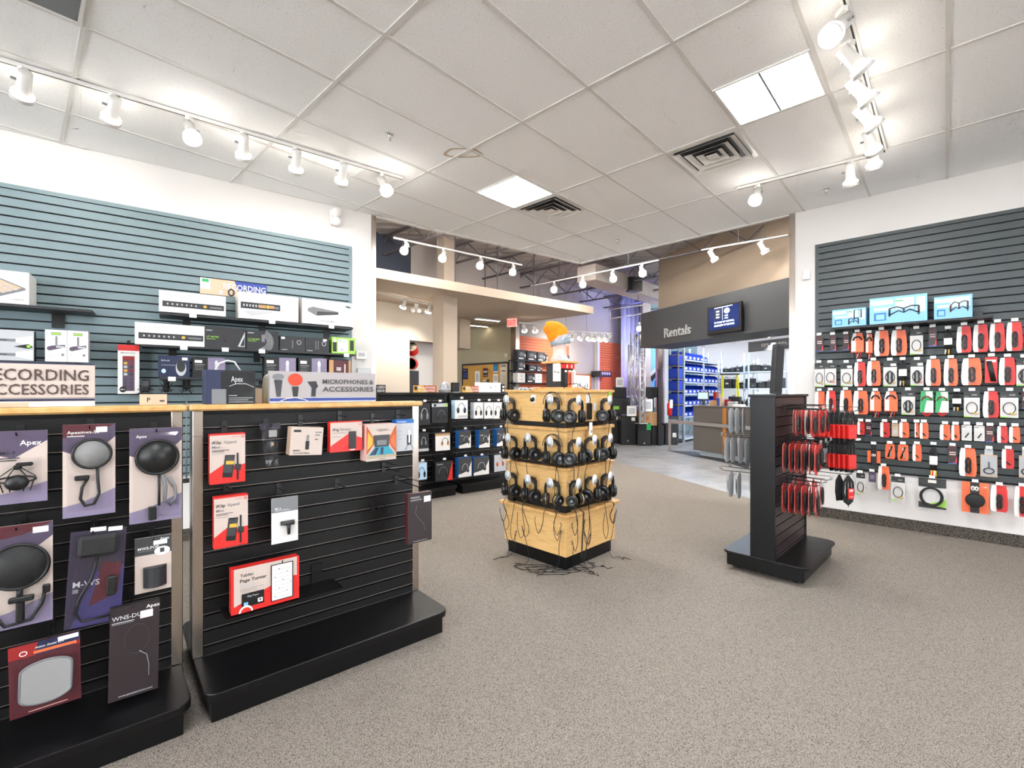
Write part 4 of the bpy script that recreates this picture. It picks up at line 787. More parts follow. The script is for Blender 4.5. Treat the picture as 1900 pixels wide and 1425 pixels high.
rowsR = [('top', (1073, 743), (1133, 743)), ('second', (1073, 821), (1105, 816), (1134, 813)), ('third', (1073, 898), (1105, 890), (1134, 884))]
stl = {('L', 0, 1): 1, ('L', 1, 2): 1, ('L', 2, 2): 3, ('R', 1, 1): 2, ('L', 2, 0): 0, ('R', 2, 0): 3, ('L', 1, 0): 0}
ordn = {2: ('far', 'near'), 3: ('far', 'middle', 'near')}
HP = []
for side, rows, fr in (('L', rowsL, FL), ('R', rowsR, FRr)):
    for r_, row in enumerate(rows):
        nm_, pts = row[0], row[1:]
        for k, (u, v) in enumerate(pts):
            a, z = fr.px(u, v, .1); a = min(max(a, .05), 2*ST_-.05)
            if side == 'R': lab = (('near', 'far') if len(pts) == 2 else ('near', 'middle', 'far'))[k]
            else: lab = ordn[len(pts)][k]
            knob(fr, a, z)
            s_ = stl.get((side, r_, k), 0)
            look = {0: 'plain black', 1: 'black open-back', 2: 'black and silver', 3: 'small-cupped black'}[s_]
            t = headphones(fr, a, z+.018, f'{look} headphones, {lab} peg of the {nm_} tier on the {"left" if side == "L" else "right"} face', s_, yaw=(10 if side == 'L' else -8)+random.uniform(-12, 12))
            HP.append((t, fr, a, z, r_, side))
rr = random.Random(11)
for i, (t, fr, a, z, r_, side) in enumerate(HP):
    sgn = 1 if rr.random() > .5 else -1
    x0 = min(max(a+.05*sgn, .05), .61); p = [fr.w(x0, .06, z-.19)]
    zt = .46
    if r_ < 2: p += [fr.w(x0+.01*sgn, .035, z-.30), fr.w(x0-.02*sgn, .03, max(zt+.12, z-.5)), fr.w(x0+.03*rr.uniform(-1, 1), .045, zt+.06)]
    p += [fr.w(x0+.02*sgn, .085, .45)]
    b = x0+.05*rr.uniform(-1, 1)
    b = min(max(b, .06), .60); low = rr.uniform(.14, .30)
    p += [fr.w(b, .075, low+.08), fr.w(b+.04*sgn, .08, low), fr.w(b+.08*sgn, .078, low+.09), fr.w(b+.07*sgn, .085, .40)]
    if i % 2 == 0:
        p = p[:-1]+[fr.w(b+.05*sgn, .07, .2), fr.w(b+.03*sgn, .05, .06), fr.w(b, .10, .004)]
        e = b
        for k in range(5): e += rr.uniform(-.06, .07); p.append(fr.w(min(max(e, .08), .58), .12+.09*rr.random()+.015*k, .004))
    cord(p, t)
# tangle of cords on the carpet in front
for k in range(6):
    cxk, cyk = floor_px(985+k*18, 1062-abs(k-2)*4); m = MB(); pts = []
    for q in range(26):
        an = 2*pi*q/25*1.6+k; pts.append((cxk+(.13+.03*sin(3*an+k))*cos(an)+.02*q/25, cyk+(.075+.02*cos(2*an))*sin(an), .004+.002*(q % 3)))
    m.tube(pts, .0022, 'pcord', 5)
    tag(m.build('cord_loop'), 'loose loop of thin black headphone cord on the carpet by the tower', 'cord', 'cord tangle in front of the display tower', kind='thing')
# coiled cord on the right face
t = HP[13][0]; a, z = FRr.px(1080, 935, .1); pts = [FRr.w(a-.04, .10, .50), FRr.w(a, .115, .475)]
for q in range(140): an = q*1.4; pts.append(FRr.w(a+.006*cos(an)-.03*(q/140), .115+.006*sin(an), .47-.36*q/140))
Mi = (Matrix.Translation(t.location) @ Matrix.Rotation(t.rotation_euler.z, 4, 'Z') @ Matrix.Scale(t.scale.x, 4)).inverted(); MB().tube([Mi @ Vector(p) for p in pts], .0028, 'pcord', 5).build('coiled_cord', t)
# wall jacks, amp pack and tag on the tower
a, z = FL.px(990, 740, 0); t = thing('socket_plate', 'small white socket plate with a black plug on the left face of the tower', 'socket', FL.w(a, 0, z), FL.a)
MB().box(-.028, .028, -.004, 0, -.035, .035, 'white_pl').build('plate', t); MB().tube([(0, 0, 0), (.004, -.03, -.01)], .016, 'black', 12).build('plug', t)
a, z = FRr.px(1091, 752, 0); t = thing('belt_pack', 'black belt pack hanging by its cord on the right face of the tower', 'device', FRr.w(a, 0, z-.03), FRr.a)
MB().box(-.022, .022, -.03, -.004, -.09, .05, 'black', ch=.005).build('body', t)
MB().tube([(0, -.02, .05), (0, -.022, .09), (-.02, -.01, .16), (-.09, .05, .215), (-.18, .09, .205), (-.2, .1, .175)], .004, 'black', 8).build('cord', t)
MB().box(-.03, .03, -.004, 0, .05, .12, 'white_pl').build('mount', t)
a, z = FRr.px(1103, 755, 0)
tag(MB().box(-.022, .022, -.004, 0, -.032, .032, 'light_grey', ch=.001).build('socket_plate', None, FRr.w(a, 0, z), FRr.a), 'pale grey socket plate beside the hanging belt pack', 'socket')
a, z = FRr.px(1098, 797, .05); m = MB(); m.box(-.02, .02, -.012, 0, -.05, .06, 'white_pl', ch=.004); m.print(-.02, .02, -.05, .06, -.012, [('c', .5, .3, .3, .1, 'black'), ('c', .5, .3, .15, .05, 'white_card')])
m.tube([(0, -.006, .06), (-.01, .0, .16)], .002, 'pcord', 6); tag(m.build('remote_control', None, FRr.w(a, .034, z), FRr.a), 'white remote control dangling below the socket plate', 'remote')
a, z = FRr.px(1136, 733, .0); m = MB(); m.box(-.02, .02, -.02, 0, -.03, .03, 'lime', ch=.004); tag(m.build('key_fob', None, FRr.w(min(a, .62), 0, z), FRr.a), 'small lime green tag at the far right corner of the tower', 'tag')
# ---- top: little counter, shelf, glass head, beanies ----
TT = 1.45
tb = MB().box(-.17, .17, -.17, .17, TT, TT+.022, 'wood_edge'); tb.build('top_block', DT, bev=.003)
c = MB(); c.box(-.085, .085, -.085, .085, TT+.022, TT+.235, 'charcoal'); c.build('column', DT)
MB().box(-.118, .118, -.118, .118, TT+.235, TT+.255, 'wood_edge').build('shelf_board', DT, bev=.003)
def onface(fr_a, x0, x1, z0, z1, d, name, label, cat, items, body, off=.0855):
    """small goods against a face of the top column; fr_a = 0 left face, 1 right face"""
    ang = DA if fr_a == 0 else DA+pi/2
    m = MB(); W = x1-x0; H = z1-z0; m.box(0, W, -d, 0, 0, H, body); m.print(0, W, 0, H, -d, items)
    fx = Vector((cos(ang), sin(ang))); fn = Vector((sin(ang), -cos(ang)))
    p = Vector(DC)+fx*x0+fn*off
    return tag(m.build(name, None, (p.x, p.y, z0), ang), label, cat)
ZT = TT+.0225
onface(0, .002, .084, ZT+.052, ZT+.212, .012, 'leaflet', 'white leaflet on the column under the glass head', 'leaflet', [('p', [(.15, .55), (.4, .45), (.45, .5), (.2, .6)], 'dark_grey'), ('p', [(.6, .5), (.85, .42), (.9, .47), (.65, .56)], 'dark_grey')], 'white_card')
onface(1, -.083, -.03, ZT+.001, ZT+.15, .03, 'cable_package', 'black hanging cable pack, left one on the right side of the column', 'package', [('l', [(.4, .8), (.25, .4), (.5, .1), (.7, .4), (.5, .8)], .03, 'dark_grey'), ('r', .2, .8, .88, 1, 'white_card')], 'black')
onface(1, -.028, .03, ZT+.001, ZT+.15, .03, 'cable_package', 'bright red orange cable pack under the glass head', 'package', [('l', [(.3, .8), (.25, .4), (.5, .1), (.7, .4), (.6, .8)], .03, 'maroon'), ('r', .2, .8, .9, 1, 'white_card')], 'orange')
onface(1, .032, .083, ZT+.001, ZT+.15, .03, 'cable_package', 'white cable pack at the right of the red one', 'package', [('r', .2, .4, .1, .9, 'red')], 'white_card')
onface(1, -.083, .08, ZT+.165, ZT+.21, .02, 'cable_package', 'row of red packs hanging just under the wooden shelf board', 'package', [('r', .3, .4, .1, .8, 'white_card'), ('r', .7, .8, .1, .8, 'white_card')], 'red')
# glass head
Zh = TT+.256; hd = thing('glass_head', 'clear glass mannequin head standing on the wooden shelf board', 'mannequin head', (DC[0], DC[1]-.0, Zh), R(-20))
m = MB(); m.lathe([(.0, 0), (.088, 0), (.094, .01), (.088, .028), (.074, .045), (.068, .07), (.066, .10), (.070, .125), (.080, .15), (.088, .18), (.09, .22), (.08, .255), (.05, .285), (0, .295)], 'glass', 28, Matrix.Scale(.92, 4, (1, 0, 0)))
m.build('bust', hd)
n_ = MB(); n_.ell((.075, -.02, .19), (.02, .012, .022), 'glass', 10); n_.ell((.058, -.015, .145), (.035, .03, .02), 'glass', 10); n_.ell((.067, -.02, .163), (.02, .02, .006), 'glass', 10); n_.build('face', hd)
def beanie(name, label, mat, z, r0, h, tiltx, dx, off=(0, 0), squish=1, fold=.06, flop=0):
    m = MB(); prof = [(r0*1.04, 0), (r0*1.1, .01), (r0*1.1, fold-.01), (r0*1.04, fold)]
    T = Matrix.Translation((off[0], off[1], 0)) @ Matrix.Rotation(tiltx, 4, 'Y') @ Matrix.Scale(.9, 4, (0, 1, 0))
    cr = MB(); n = 32; ps = [(r0*.98, 0), (r0*1.02, fold*.9), (r0*1.0, h*.5), (r0*.88, h*.72), (r0*.62, h*.9), (r0*.3, h*.98), (0.0001, h)]
    vs = []; fs = []
    for i, (r_, zz) in enumerate(ps):
        for k in range(n):
            t_ = 2*pi*k/n; w_ = 1+.03*sin(5*t_)*(i/6); fx = -flop*(max(0, zz-h*.45)/h)**1.2
            vs.append((r_*w_*cos(t_)+fx, r_*w_*sin(t_), zz-max(0, -cos(t_))*flop*.9*(1 if i >= 3 else 0)*(i-2)*.12))
    for i in range(len(ps)-1):
        for k in range(n): fs.append((i*n+k, i*n+(k+1) % n, (i+1)*n+(k+1) % n, (i+1)*n+k))
    cr.add(vs, fs, mat, True, T)
    t = thing(name, label, 'hat', (DC[0]+dx, DC[1], Zh+z), R(0)); cr.build('crown', t)
    m.lathe(prof, mat, 40, T); m.build('cuff', t)
    return t
beanie('beanie', 'blue grey knit beanie worn low under the orange one', 'grey_wool', .150, .085, .12, R(-12), .012, fold=.06)
beanie('beanie', 'bright orange knit beanie tilted on top of the glass head', 'orange_wool', .212, .088, .185, R(-30), .0, fold=.07, flop=.09)
NTH = ['first', 'second', 'third', 'fourth', 'fifth', 'sixth', 'seventh', 'eighth', 'ninth', 'tenth', 'eleventh', 'twelfth', 'thirteenth', 'fourteenth', 'fifteenth', 'sixteenth']
# ================= black cable rack =================
KC = (1.725+2.807)/2, (3.81+4.0)/2
KA = R(44.3)                                     # long axis direction
KL, KW = .92, .61
K0 = (2.134, 3.362)                              # near corner; long side runs along KA from here
KT = thing('cable_rack', 'narrow black slatwall rack on a low wheeled base full of red cables', 'display unit', (K0[0], K0[1], 0), KA)
# local: x = long axis, y = to the left (towards the left corner)
m = MB(); r_ = .07; pts = []
for cx_, cy_, a0 in ((KL-r_, r_, -90), (KL-r_, KW-r_, 0), (r_, KW-r_, 90), (r_, r_, 180)):
    for q in range(7): an = R(a0+15*q); pts.append((cx_+r_*cos(an), cy_+r_*sin(an)))
m.prism(pts, .128, .15, 'black_lam'); m.box(.03, KL-.03, .03, KW-.03, .03, .128, 'black_lam'); m.build('base', KT, bev=.006)
for sx in (.10, KL-.10):
    for sy in (.10, KW-.10): MB().tube([(sx-.01, sy, .022), (sx+.01, sy, .022)], .022, 'dark_grey', 12).box(sx-.012, sx+.012, sy-.012, sy+.012, .022, .04, 'grey').build('caster', KT)
y0, y1 = KW/2-.088, KW/2+.088
m = MB(); m.box(.012, .034, y0, y1, .15, 1.392, 'black_lam'); m.build('end_panel', KT)
m = MB(); m.box(KL-.034-.02, KL-.032, y0, y1, .15, 1.392, 'black_lam'); m.build('end_panel', KT)
M('rack_slat', '#2e2426', .38)
for yy, sg in ((y0, 1), (y1, -1)):
    T = Matrix.Translation((0, yy+.026*sg, 0)) if sg > 0 else Matrix.Translation((KL-.02, yy-.026, 0)) @ Matrix.Rotation(pi, 4, 'Z')
    q = MB(); slats(q, .036, KL-.056, .152, 1.39, 0, 'rack_slat', lip='groove_metal')
    m = MB()
    for k, nm_ in enumerate(q.names):
        idx = [i for i, mm in enumerate(q.m) if mm == k]; m.add(q.v, [q.f[i] for i in idx], nm_, False, T)
    m.build('slat_panel', KT)
MB().box(.0, KL-.02, y0-.012, y1+.012, 1.392, 1.412, 'black_lam').build('top_cap', KT, bev=.003)
# leaning black stand on top
t = thing('column_speaker', 'tall slim black column standing tilted on top of the cable rack', 'speaker', (0, 0, 0)); t.location = (KT.location.x+cos(KA)*.33-sin(KA)*KW/2, KT.location.y+sin(KA)*.33+cos(KA)*KW/2, 1.413)
m = MB(); T = Matrix.Rotation(R(3.5), 4, 'Y'); m.box(-.036, .036, -.03, .03, .002, .41, 'charcoal', T, ch=.004); m.box(-.03, .03, -.032, -.03, .02, .39, 'black_soft', T); m.build('body', t)
KRf = Frame(K0[0]-sin(KA)*(y0), K0[1]+cos(KA)*(y0), 44.3)      # right face of the spine, a along the long axis
KLf = Frame(K0[0]+cos(KA)*KL-sin(KA)*y1, K0[1]+sin(KA)*KL+cos(KA)*y1, 224.3)
# the pegs stick out of the right face; packs hang on them seen edge-on
M('pack_red', '#c9342c', .3, coat=.4); M('pack_rim', '#d9a59c', .15, alpha=.8)
def cable_pack_mesh(h, w_, th, colour, cable):
    """flat blister seen from the side: built facing the peg direction (normal = -y)"""
    m = MB(); c = w_*.28
    o = [(-w_/2, -h+c), (-w_/2+c, -h), (w_/2-c, -h), (w_/2, -h+c), (w_/2, -c), (w_/2-c, 0), (-w_/2+c, 0), (-w_/2, -c)]
    m.face(o, 0, .0015, colour); m.face([(x*1.02, z) for x, z in o], .0016, .003, 'pack_rim' if colour != 'light_grey' else 'light_grey')
    k = MB(); k.ell((0, -th/2, -h*.55), (w_*.28, th*.5, h*.33), cable, 12)
    b = MB(); i = [(x*.72, -h*.52+(z+h*.5)*.72) for x, z in o]
    b.add([(x, -th, z) for x, z in i]+[(x*1.18, 0, -h*.52+(z+h*.52)*1.12) for x, z in i], [tuple(range(8))]+[(q, 8+q, 8+(q+1) % 8, (q+1) % 8) for q in range(8)], 'plastic')
    return m, k, b
def hang_pack(fr, a, n, z, h, w_, th, colour, cable, label, group, yaw=0):
    t = thing('cable_package', label, 'package', fr.w(a, n, z), fr.a+R(yaw), group)
    m, k, b = cable_pack_mesh(h, w_, th, colour, cable); m.build('card', t); k.build('cable', t); b.build('blister', t)
    return t
def sleeve(fr, a, n, z, h, w_, label, group, colour='red', top=.45):
    t = thing('cable_bundle', label, 'cable', fr.w(a, n, z), fr.a-R(28), group)
    m = MB()
    for s_ in (-1, 0, 1): m.tube([(s_*w_*.12, 0, 0), (s_*w_*.33, 0, -h*.15), (s_*w_*.38, 0, -h*.6), (s_*w_*.3, 0, -h*.97), (s_*w_*.1, 0, -h*1.06)], .007, 'black_soft', 6)
    m.build('cable', t)
    c = MB(); c.box(-w_*.48, w_*.48, -.011, .011, -h*.95, -h*top, colour, ch=.004); c.box(-w_*.46, w_*.46, -.0113, .0113, -h*.95, -h*.93, 'red_dark'); c.build('sleeve', t)
    return t
# three rows on the right face: z of the peg, start/end n, columns a
ROWN = ('upper', 'middle', 'lower')
cnt = 0
for ri, (z, cols) in enumerate(((1.30, (.20, .34, .50)), (1.05, (.13, .28, .44)), (.74, (.13, .30, .46)))):
    for ci, a in enumerate(cols):
        hook(KRf, a, z, 0, .27, f'black peg on the right side of the cable rack, {("front","middle","rear")[ci]} of the {ROWN[ri]} row', True, tagm='plastic_grey', group='pegs of the cable rack')
        if ri == 0 and ci == 0: ns = (.10, .16, .21)
        elif ri == 0: ns = (.05, .11, .17, .23)
        else: ns = tuple(.035+.042*k for k in range(6)) if ci == 0 else tuple(.05+.05*k for k in range(4))
        for k, n_ in enumerate(ns):
            hang_pack(KRf, a+random.uniform(-.006, .006), n_, z-.008, .225 if ri else .20, .095, .022, random.choice(['pack_red', 'pack_red', 'red']) if (ri, ci, k) != (0, 0, 1) else 'white_card', 'black_soft',
                      f'red and clear blister cable pack hanging in a row on the {("front","middle","rear")[ci]} peg of the {ROWN[ri]} row of the cable rack' if 0 else f'red cable pack, {NTH[k]} from the panel, {("front","centre","rear")[ci]} peg of the {ROWN[ri]} right row',
                      f'cable packs on the {("front","middle","rear")[ci]} {ROWN[ri]} peg', yaw=random.uniform(-7, 7)); cnt += 1
# cable bundles in red sleeves at the far end
for ri, (z, nn, h, a) in enumerate(((1.27, 8, .225, .66), (1.03, 5, .235, .72))):
    hook(KRf, a, z+.012, 0, .42 if ri == 0 else .44, f'long black peg carrying the {("upper","lower")[ri]} row of red sleeved cables', True, group='pegs of the cable rack')
    for k in range(nn):
        sleeve(KRf, a, .13+.034*k+(.09 if ri else .0), z, h, .085, f'coiled black cable in a red sleeve, {("upper","lower")[ri]} row, {NTH[k]} from the panel', f'red sleeved cables, {("upper","lower")[ri]} row')
for k in range(4): sleeve(KRf, .70, .055+.036*k, 1.03, .2, .08, f'black cable in a pale grey sleeve, {NTH[k]} from the panel, before the red ones', 'grey sleeved cables', colour='light_grey', top=.35)
hook(KRf, .74, .76, 0, .36, 'long black peg carrying the drooping black cable bundle', True, group='pegs of the cable rack')
for k, n_ in enumerate((.27, .33)):
    t = thing('cable_bundle', ('narrow black cable bundle behind the one with the red label' if k == 0 else 'big black cable bundle with a red label hanging lowest at the rack'), 'cable', KRf.w(.74, n_, .748), KRf.a-R(35))
    m = MB(); w_ = .03 if k == 0 else .05
    for q in range(7):
        s_ = (q-3)/3; m.tube([(0, 0, 0), (w_*s_*.8, .012*(q % 2), -.05), (w_*s_, .012*(q % 2), -.14), (w_*s_*.7, 0, -.21), (0, 0, -.235 if k else -.2)], .008, 'black_soft', 6)
    if k: m.tube([(0, 0, -.23), (0, 0, -.26)], [.006, .001], 'black', 6)
    m.build('cable', t)
    if k: c = MB(); c.box(-.022, .03, -.024, -.018, -.185, -.10, 'red'); c.print(-.022, .03, -.185, -.10, -.024, [('o', .35, .8, .12, .1, .03, 'white_card'), ('o', .65, .8, .12, .1, .03, 'white_card'), ('r', .2, .8, .2, .25, 'pink_card')]); c.build('label_card', t)
# left face: grey clear packs on pegs
for ri, (z, spec) in enumerate(((1.305, ((.14, (.10, .15, .2)),)), (1.06, ((.14, (.07, .13, .19, .235)), (.34, (.12, .2)))), (.78, ((.10, (.12, .19)), (.30, (.08,)))))):
    for ci, (a, ns) in enumerate(spec):
        aa = KL-.02-a
        hook(KLf, aa, z, 0, .27, f'black peg on the left side of the cable rack, {ROWN[ri]} row, {("front","rear")[ci]}', True, tagm='plastic_grey', group='pegs of the cable rack')
        for k, n_ in enumerate(ns): hang_pack(KLf, aa+random.uniform(-.01, .01), n_, z-.008, .21, .09, .024, 'light_grey', 'dark_grey', f'grey cable pack, {NTH[k]} from the panel, {("front","rear")[ci]} peg of the {ROWN[ri]} left row', f'grey cable packs, left {("front","rear")[ci]} {ROWN[ri]} peg', yaw=random.uniform(-8, 8))

# ================= right wall =================
zS = RW.px(1544, 608, .29)[1]
a0, _ = RW.px(1544, 608, .29); a1, _ = RW.px(1843, 590, .29)
t = thing('wall_shelf', 'black shelf high on the right wall carrying three light blue boxes', 'shelf', RW.w(a0, 0, zS-.02), RW.a)
MB().box(0, a1-a0, -.30, -.02, 0, .02, 'black_lam').build('board', t)
for k in (.1, .48, .93): MB().box((a1-a0)*k-.03, (a1-a0)*k+.03, -.03, -.019, -.11, 0, 'black').build('bracket', t)
MB().box((a1-a0)*.93-.03, (a1-a0)*.93+.03, -.03, -.019, .02, .1, 'black').build('bracket', t)
BX = [('p', [(0, .78), (.9, .82), (.98, 1), (0, .98)], 'light_blue'), ('r', .02, .42, .72, .9, 'white_card'), ('r', .08, .45, .5, .62, 'pale_blue'), ('r', .08, .3, .12, .42, 'blue'), ('r', .12, .27, .16, .36, 'light_blue'), ('r', .46, .78, .5, .92, 'pale_blue'), ('r', .46, .6, .8, .84, 'green'), ('r', .82, .97, .35, .9, 'pale_blue')]
DR = lambda x0, x1, z0, z1, mt='charcoal': [('l', [(x0, z0+.05), (x0+(x1-x0)*.3, z0+.2), ((x0+x1)/2, z0+.12), (x0+(x1-x0)*.7, z0+.22), (x1, z0+.08)], .022, mt), ('l', [(x0, z0+.3), (x0+(x1-x0)*.25, z1), ((x0+x1)/2, z1-.08), (x0+(x1-x0)*.75, z1), (x1, z1-.02)], .022, mt), ('l', [(x0, z0+.05), (x0, z0+.3)], .03, mt), ('l', [((x0+x1)/2, z0+.12), ((x0+x1)/2, z1-.08)], .022, mt), ('l', [(x1, z0+.08), (x1, z1-.02)], .03, mt), ('c', x0, z0+.04, .02, .05, mt), ('c', x1, z0+.04, .02, .05, mt)]
def rw(u, n, name, label, items, body, d, cat='box', z=None, side=None, **k):
    a0, a1, z0, z1 = RW.rect(*u, n)
    return card(RW, None, n, d, name, label, cat, items, body, side=side, px=(a0, a1, z if z is not None else z0, z1), **k)
rw((1544, 576, 605, 1607), .28, 'speaker_stand_box', 'smallest light blue box at the left of the right wall shelf', BX+DR(.5, .78, .1, .45)+[('l', [(.66, .4), (.66, .88), (.86, .9), (.86, .45)], .03, 'charcoal')], 'light_blue', .24, z=zS+.001)
rw((1613.5, 555, 600, 1720.5), .28, 'speaker_stand_box', 'largest light blue box in the middle of the right wall shelf', BX+DR(.36, .86, .25, .6), 'light_blue', .24, z=zS+.001)
rw((1733, 552, 592, 1804.5), .28, 'speaker_stand_box', 'light blue box with a brown frame picture at the right of the shelf', BX[:5]+[('r', .42, .95, .5, .92, 'pale_blue')]+DR(.44, .88, .28, .72, 'sign_brown'), 'light_blue', .24, z=zS+.001)
M('cable_black', '#131314', .45); M('card_white', '#dcd8d4', .5); M('blk_card', '#2b2d2b', .5); M('yellow_plug', '#e0b81c', .4)
def flare(W, H, k=.07, c=.10):
    """flared blister outline, wider at the foot"""
    return [(W*.03, H*(c*.8)), (W*.10, 0), (W*.9, 0), (W*.97, H*c*.8), (W*(1-.00), H*.3), (W*.95, H*.8), (W*(1-k-.05), H), (W*(k+.05), H), (W*.05, H*.8), (0, H*.3)]
def coil(m, W, H, y, cx_, z0, z1, w_, r_, mat='cable_black', loops=3):
    for q in range(loops):
        s_ = 1-.22*q; m.tube([(W*cx_+w_*W*s_*cos(an)*(.55+.45*abs(sin(an))), y-.004-.004*q, H*(z0+z1)/2+H*(z1-z0)/2*sin(an)) for an in [2*pi*j/16 for j in range(16)]], r_, mat, 5, closed=True)
KINDS = {
 'R': 'red and white blister pack with a coiled black cable', 'O': 'orange and white blister pack with a coiled black cable', 'W': 'clear pack with a thin cable ring', 'K': 'small dark red and black printed pack',
 'B': 'bundle of black cable with a white paper band', 'S': 'orange banded pack with bare cable ends hanging out', 'G': 'green and white paper pack with red cable loops', 'r': 'small red and white adapter pack', 'w': 'small white adapter pack',
 'n': 'small plain beige card pack', 'M': 'orange pack with a black clip and round cable holder', 'Y': 'yellow tipped cable bundle with a white band', 'X': 'large clear pack with a plug and wires', 'D': 'wide orange pack with a big black round spool', 'Z': 'large black and green card with a thick cable coil', 'P': 'clear bag of white cable', 'v': 'small violet card', 'C': 'red pack with crossed jumper clips', 'E': 'red pack with black cable laid diagonally'}
NMS = {'B': 'cable_bundle', 'Y': 'cable_bundle', 'P': 'cable_bag', 'K': 'adapter_package', 'r': 'adapter_package', 'w': 'adapter_package', 'n': 'adapter_package', 'v': 'adapter_package', 'M': 'clip_package', 'C': 'clip_package'}
def wallpack(kind, x0, x1, yT, yB, org, n, label, group, hookl):
    uL = org[0]+x0/4.75; uR = org[0]+x1/4.75; vT = org[1]+yT/4.75; vB = org[1]+yB/4.75
    a0, a1, z0, z1 = RW.rect(uL, vT, vB, uR, n); W = a1-a0; H = z1-z0
    t = thing(NMS.get(kind, 'cable_package'), label, 'cable' if kind in 'BY' else 'package', RW.w(a0, n, z0), RW.a, group)
    m = MB(); c = MB(); b = None; d = .004
    if kind in 'RO':
        col = 'red' if kind == 'R' else 'orange'; o = flare(W, H); m.face(o, -d, 0, col)
        m.add([(W*.03, -d-.0006, H*.08), (W*.1, -d-.0006, 0), (W*.36, -d-.0006, 0), (W*.36, -d-.0006, H), (W*.12, -d-.0006, H), (W*.05, -d-.0006, H*.8), (0, -d-.0006, H*.3)], [tuple(range(7))[::1]], 'white_card')
        coil(c, W, H, -d-.012, .52, .12, .66, .20, min(.006, W*.055)); c.box(W*.47, W*.57, -d-.026, -d-.004, H*.36, H*.42, 'black')
        if kind == 'O': c.tube([(W*.5, -d-.02, H*.16), (W*.42, -d-.02, H*.08)], .004, 'light_grey', 6).tube([(W*.6, -d-.02, H*.16), (W*.64, -d-.02, H*.08)], .004, 'red', 6)
        b = (W*.26, W*.80, H*.06, H*.72)
    elif kind in 'Ww':
        m.box(0, W, -d, 0, 0, H, 'card_white'); m.print(0, W, 0, H, -d, [('r', 0, 1, .76, 1, 'blk_card'), ('t', 'LINK', .5, .84, .06, 'light_grey', .35), ('r', .55, .95, .8, .9, 'white_card') if int(x0) % 3 == 0 else ('r', .05, .3, .8, .82, 'grey'), ('p', [(0, 0), (.7, 0), (0, .06)], 'lime')] if kind == 'W' else [('r', .05, .4, .85, .9, 'grey')])
        if kind == 'W':
            c.tube([(W*(.5+.34*cos(an)), -d-.01, H*(.36+.22*sin(an))) for an in [2*pi*j/18 for j in range(18)]], .0035, 'cable_black', 6, closed=True)
            c.tube([(W*.5, -d-.014, H*.2), (W*.75, -d-.014, H*.12), (W*.9, -d-.01, H*.16)], .005, 'orange' if int(x1) % 2 else 'yellow_plug', 6)
            if int(x0) % 4 == 0: coil(c, W, H, -d-.012, .5, .1, .6, .3, .005)
        else: c.tube([(W*.35, -d-.008, H*.2), (W*.7, -d-.008, H*.5)], .005, 'dark_grey', 6)
        b = (W*.06, W*.94, H*.04, H*.72)
    elif kind == 'K': m.box(0, W, -d, 0, 0, H, 'maroon'); m.print(0, W, 0, H, -d, [('p', [(0, .3), (0, .7), (1, .9), (1, .5)], 'black'), ('r', .15, .85, .62, .68, 'pink_card'), ('r', .15, .85, .5, .56, 'pink_card'), ('p', [(.5, .04), (1, .04), (1, .4)], 'red'), ('r', 0, 1, 0, .05, 'blue')]); c.box(W*.2, W*.8, -d-.006, -d-.001, H*.1, H*.3, 'black')
    elif kind == 'n': m.box(0, W, -d, 0, 0, H, 'kraft_pale'); c.box(W*.2, W*.8, -d-.006, -d-.001, H*.2, H*.5, 'light_grey')
    elif kind == 'v': m.box(0, W, -d, 0, 0, H, 'purple'); c.box(W*.2, W*.8, -d-.005, -d-.001, H*.3, H*.7, 'violet')
    elif kind == 'r':
        m.face(flare(W, H, .02), -d, 0, 'orange' if int(x0) % 2 else 'red'); m.add([(W*.03, -d-.0006, H*.08), (W*.1, -d-.0006, 0), (W*.36, -d-.0006, 0), (W*.36, -d-.0006, H), (W*.08, -d-.0006, H), (W*.03, -d-.0006, H*.8)], [tuple(range(6))], 'white_card')
        c.tube([(W*.38, -d-.008, H*.36), (W*.66, -d-.008, H*.2)], .005, 'black', 6); b = (W*.3, W*.85, H*.1, H*.8)
    elif kind == 'B' or kind == 'Y':
        mt = 'cable_black'
        for q in range(6): s_ = (q-2.5)/2.5; m.tube([(W*.5, -.02, H), (W*(.5+.28*s_), -.015-.006*(q % 2), H*.8), (W*(.5+.3*s_), -.02, H*.4), (W*(.5+.24*s_), -.015, H*.12)], .006, mt, 6)
        m.box(W*.08, W*.92, -.034, -.004, H*.38, H*.66, 'card_white', ch=.004)
        for q in range(4): m.tube([(W*(.3+.14*q), -.02, H*.2), (W*(.24+.17*q), -.02, 0)], .007, ('yellow_plug', 'red', 'white_card', 'yellow_plug')[q] if kind == 'Y' else ('light_grey', 'black', 'gold', 'black')[q], 6)
    elif kind == 'S':
        m.box(W*.05, W*.95, -.03, 0, H*.0, H*.62, 'orange', ch=.004); m.face([(W*.05, H*.6), (W*.4, H*.6), (W*.4, H), (W*.2, H)], -.006, 0, 'white_card'); m.face([(W*.4, H*.6), (W*.95, H*.6), (W*.8, H), (W*.4, H)], -.006, 0, 'orange'); m.box(W*.1, W*.4, -.031, -.03, H*.05, H*.6, 'card_white')
        c.tube([(W*(.5+.3*cos(pi*j/8)), -.018, H*(.6+.2*sin(pi*j/8))) for j in range(9)], .008, 'black', 6)
        for q in range(5): c.tube([(W*(.25+.12*q), -.015, H*.02), (W*(.3+.13*((q*2) % 5)), -.02, -H*.3)], .004, ('black', 'red', 'black', 'light_grey', 'red')[q], 5)
    elif kind == 'G':
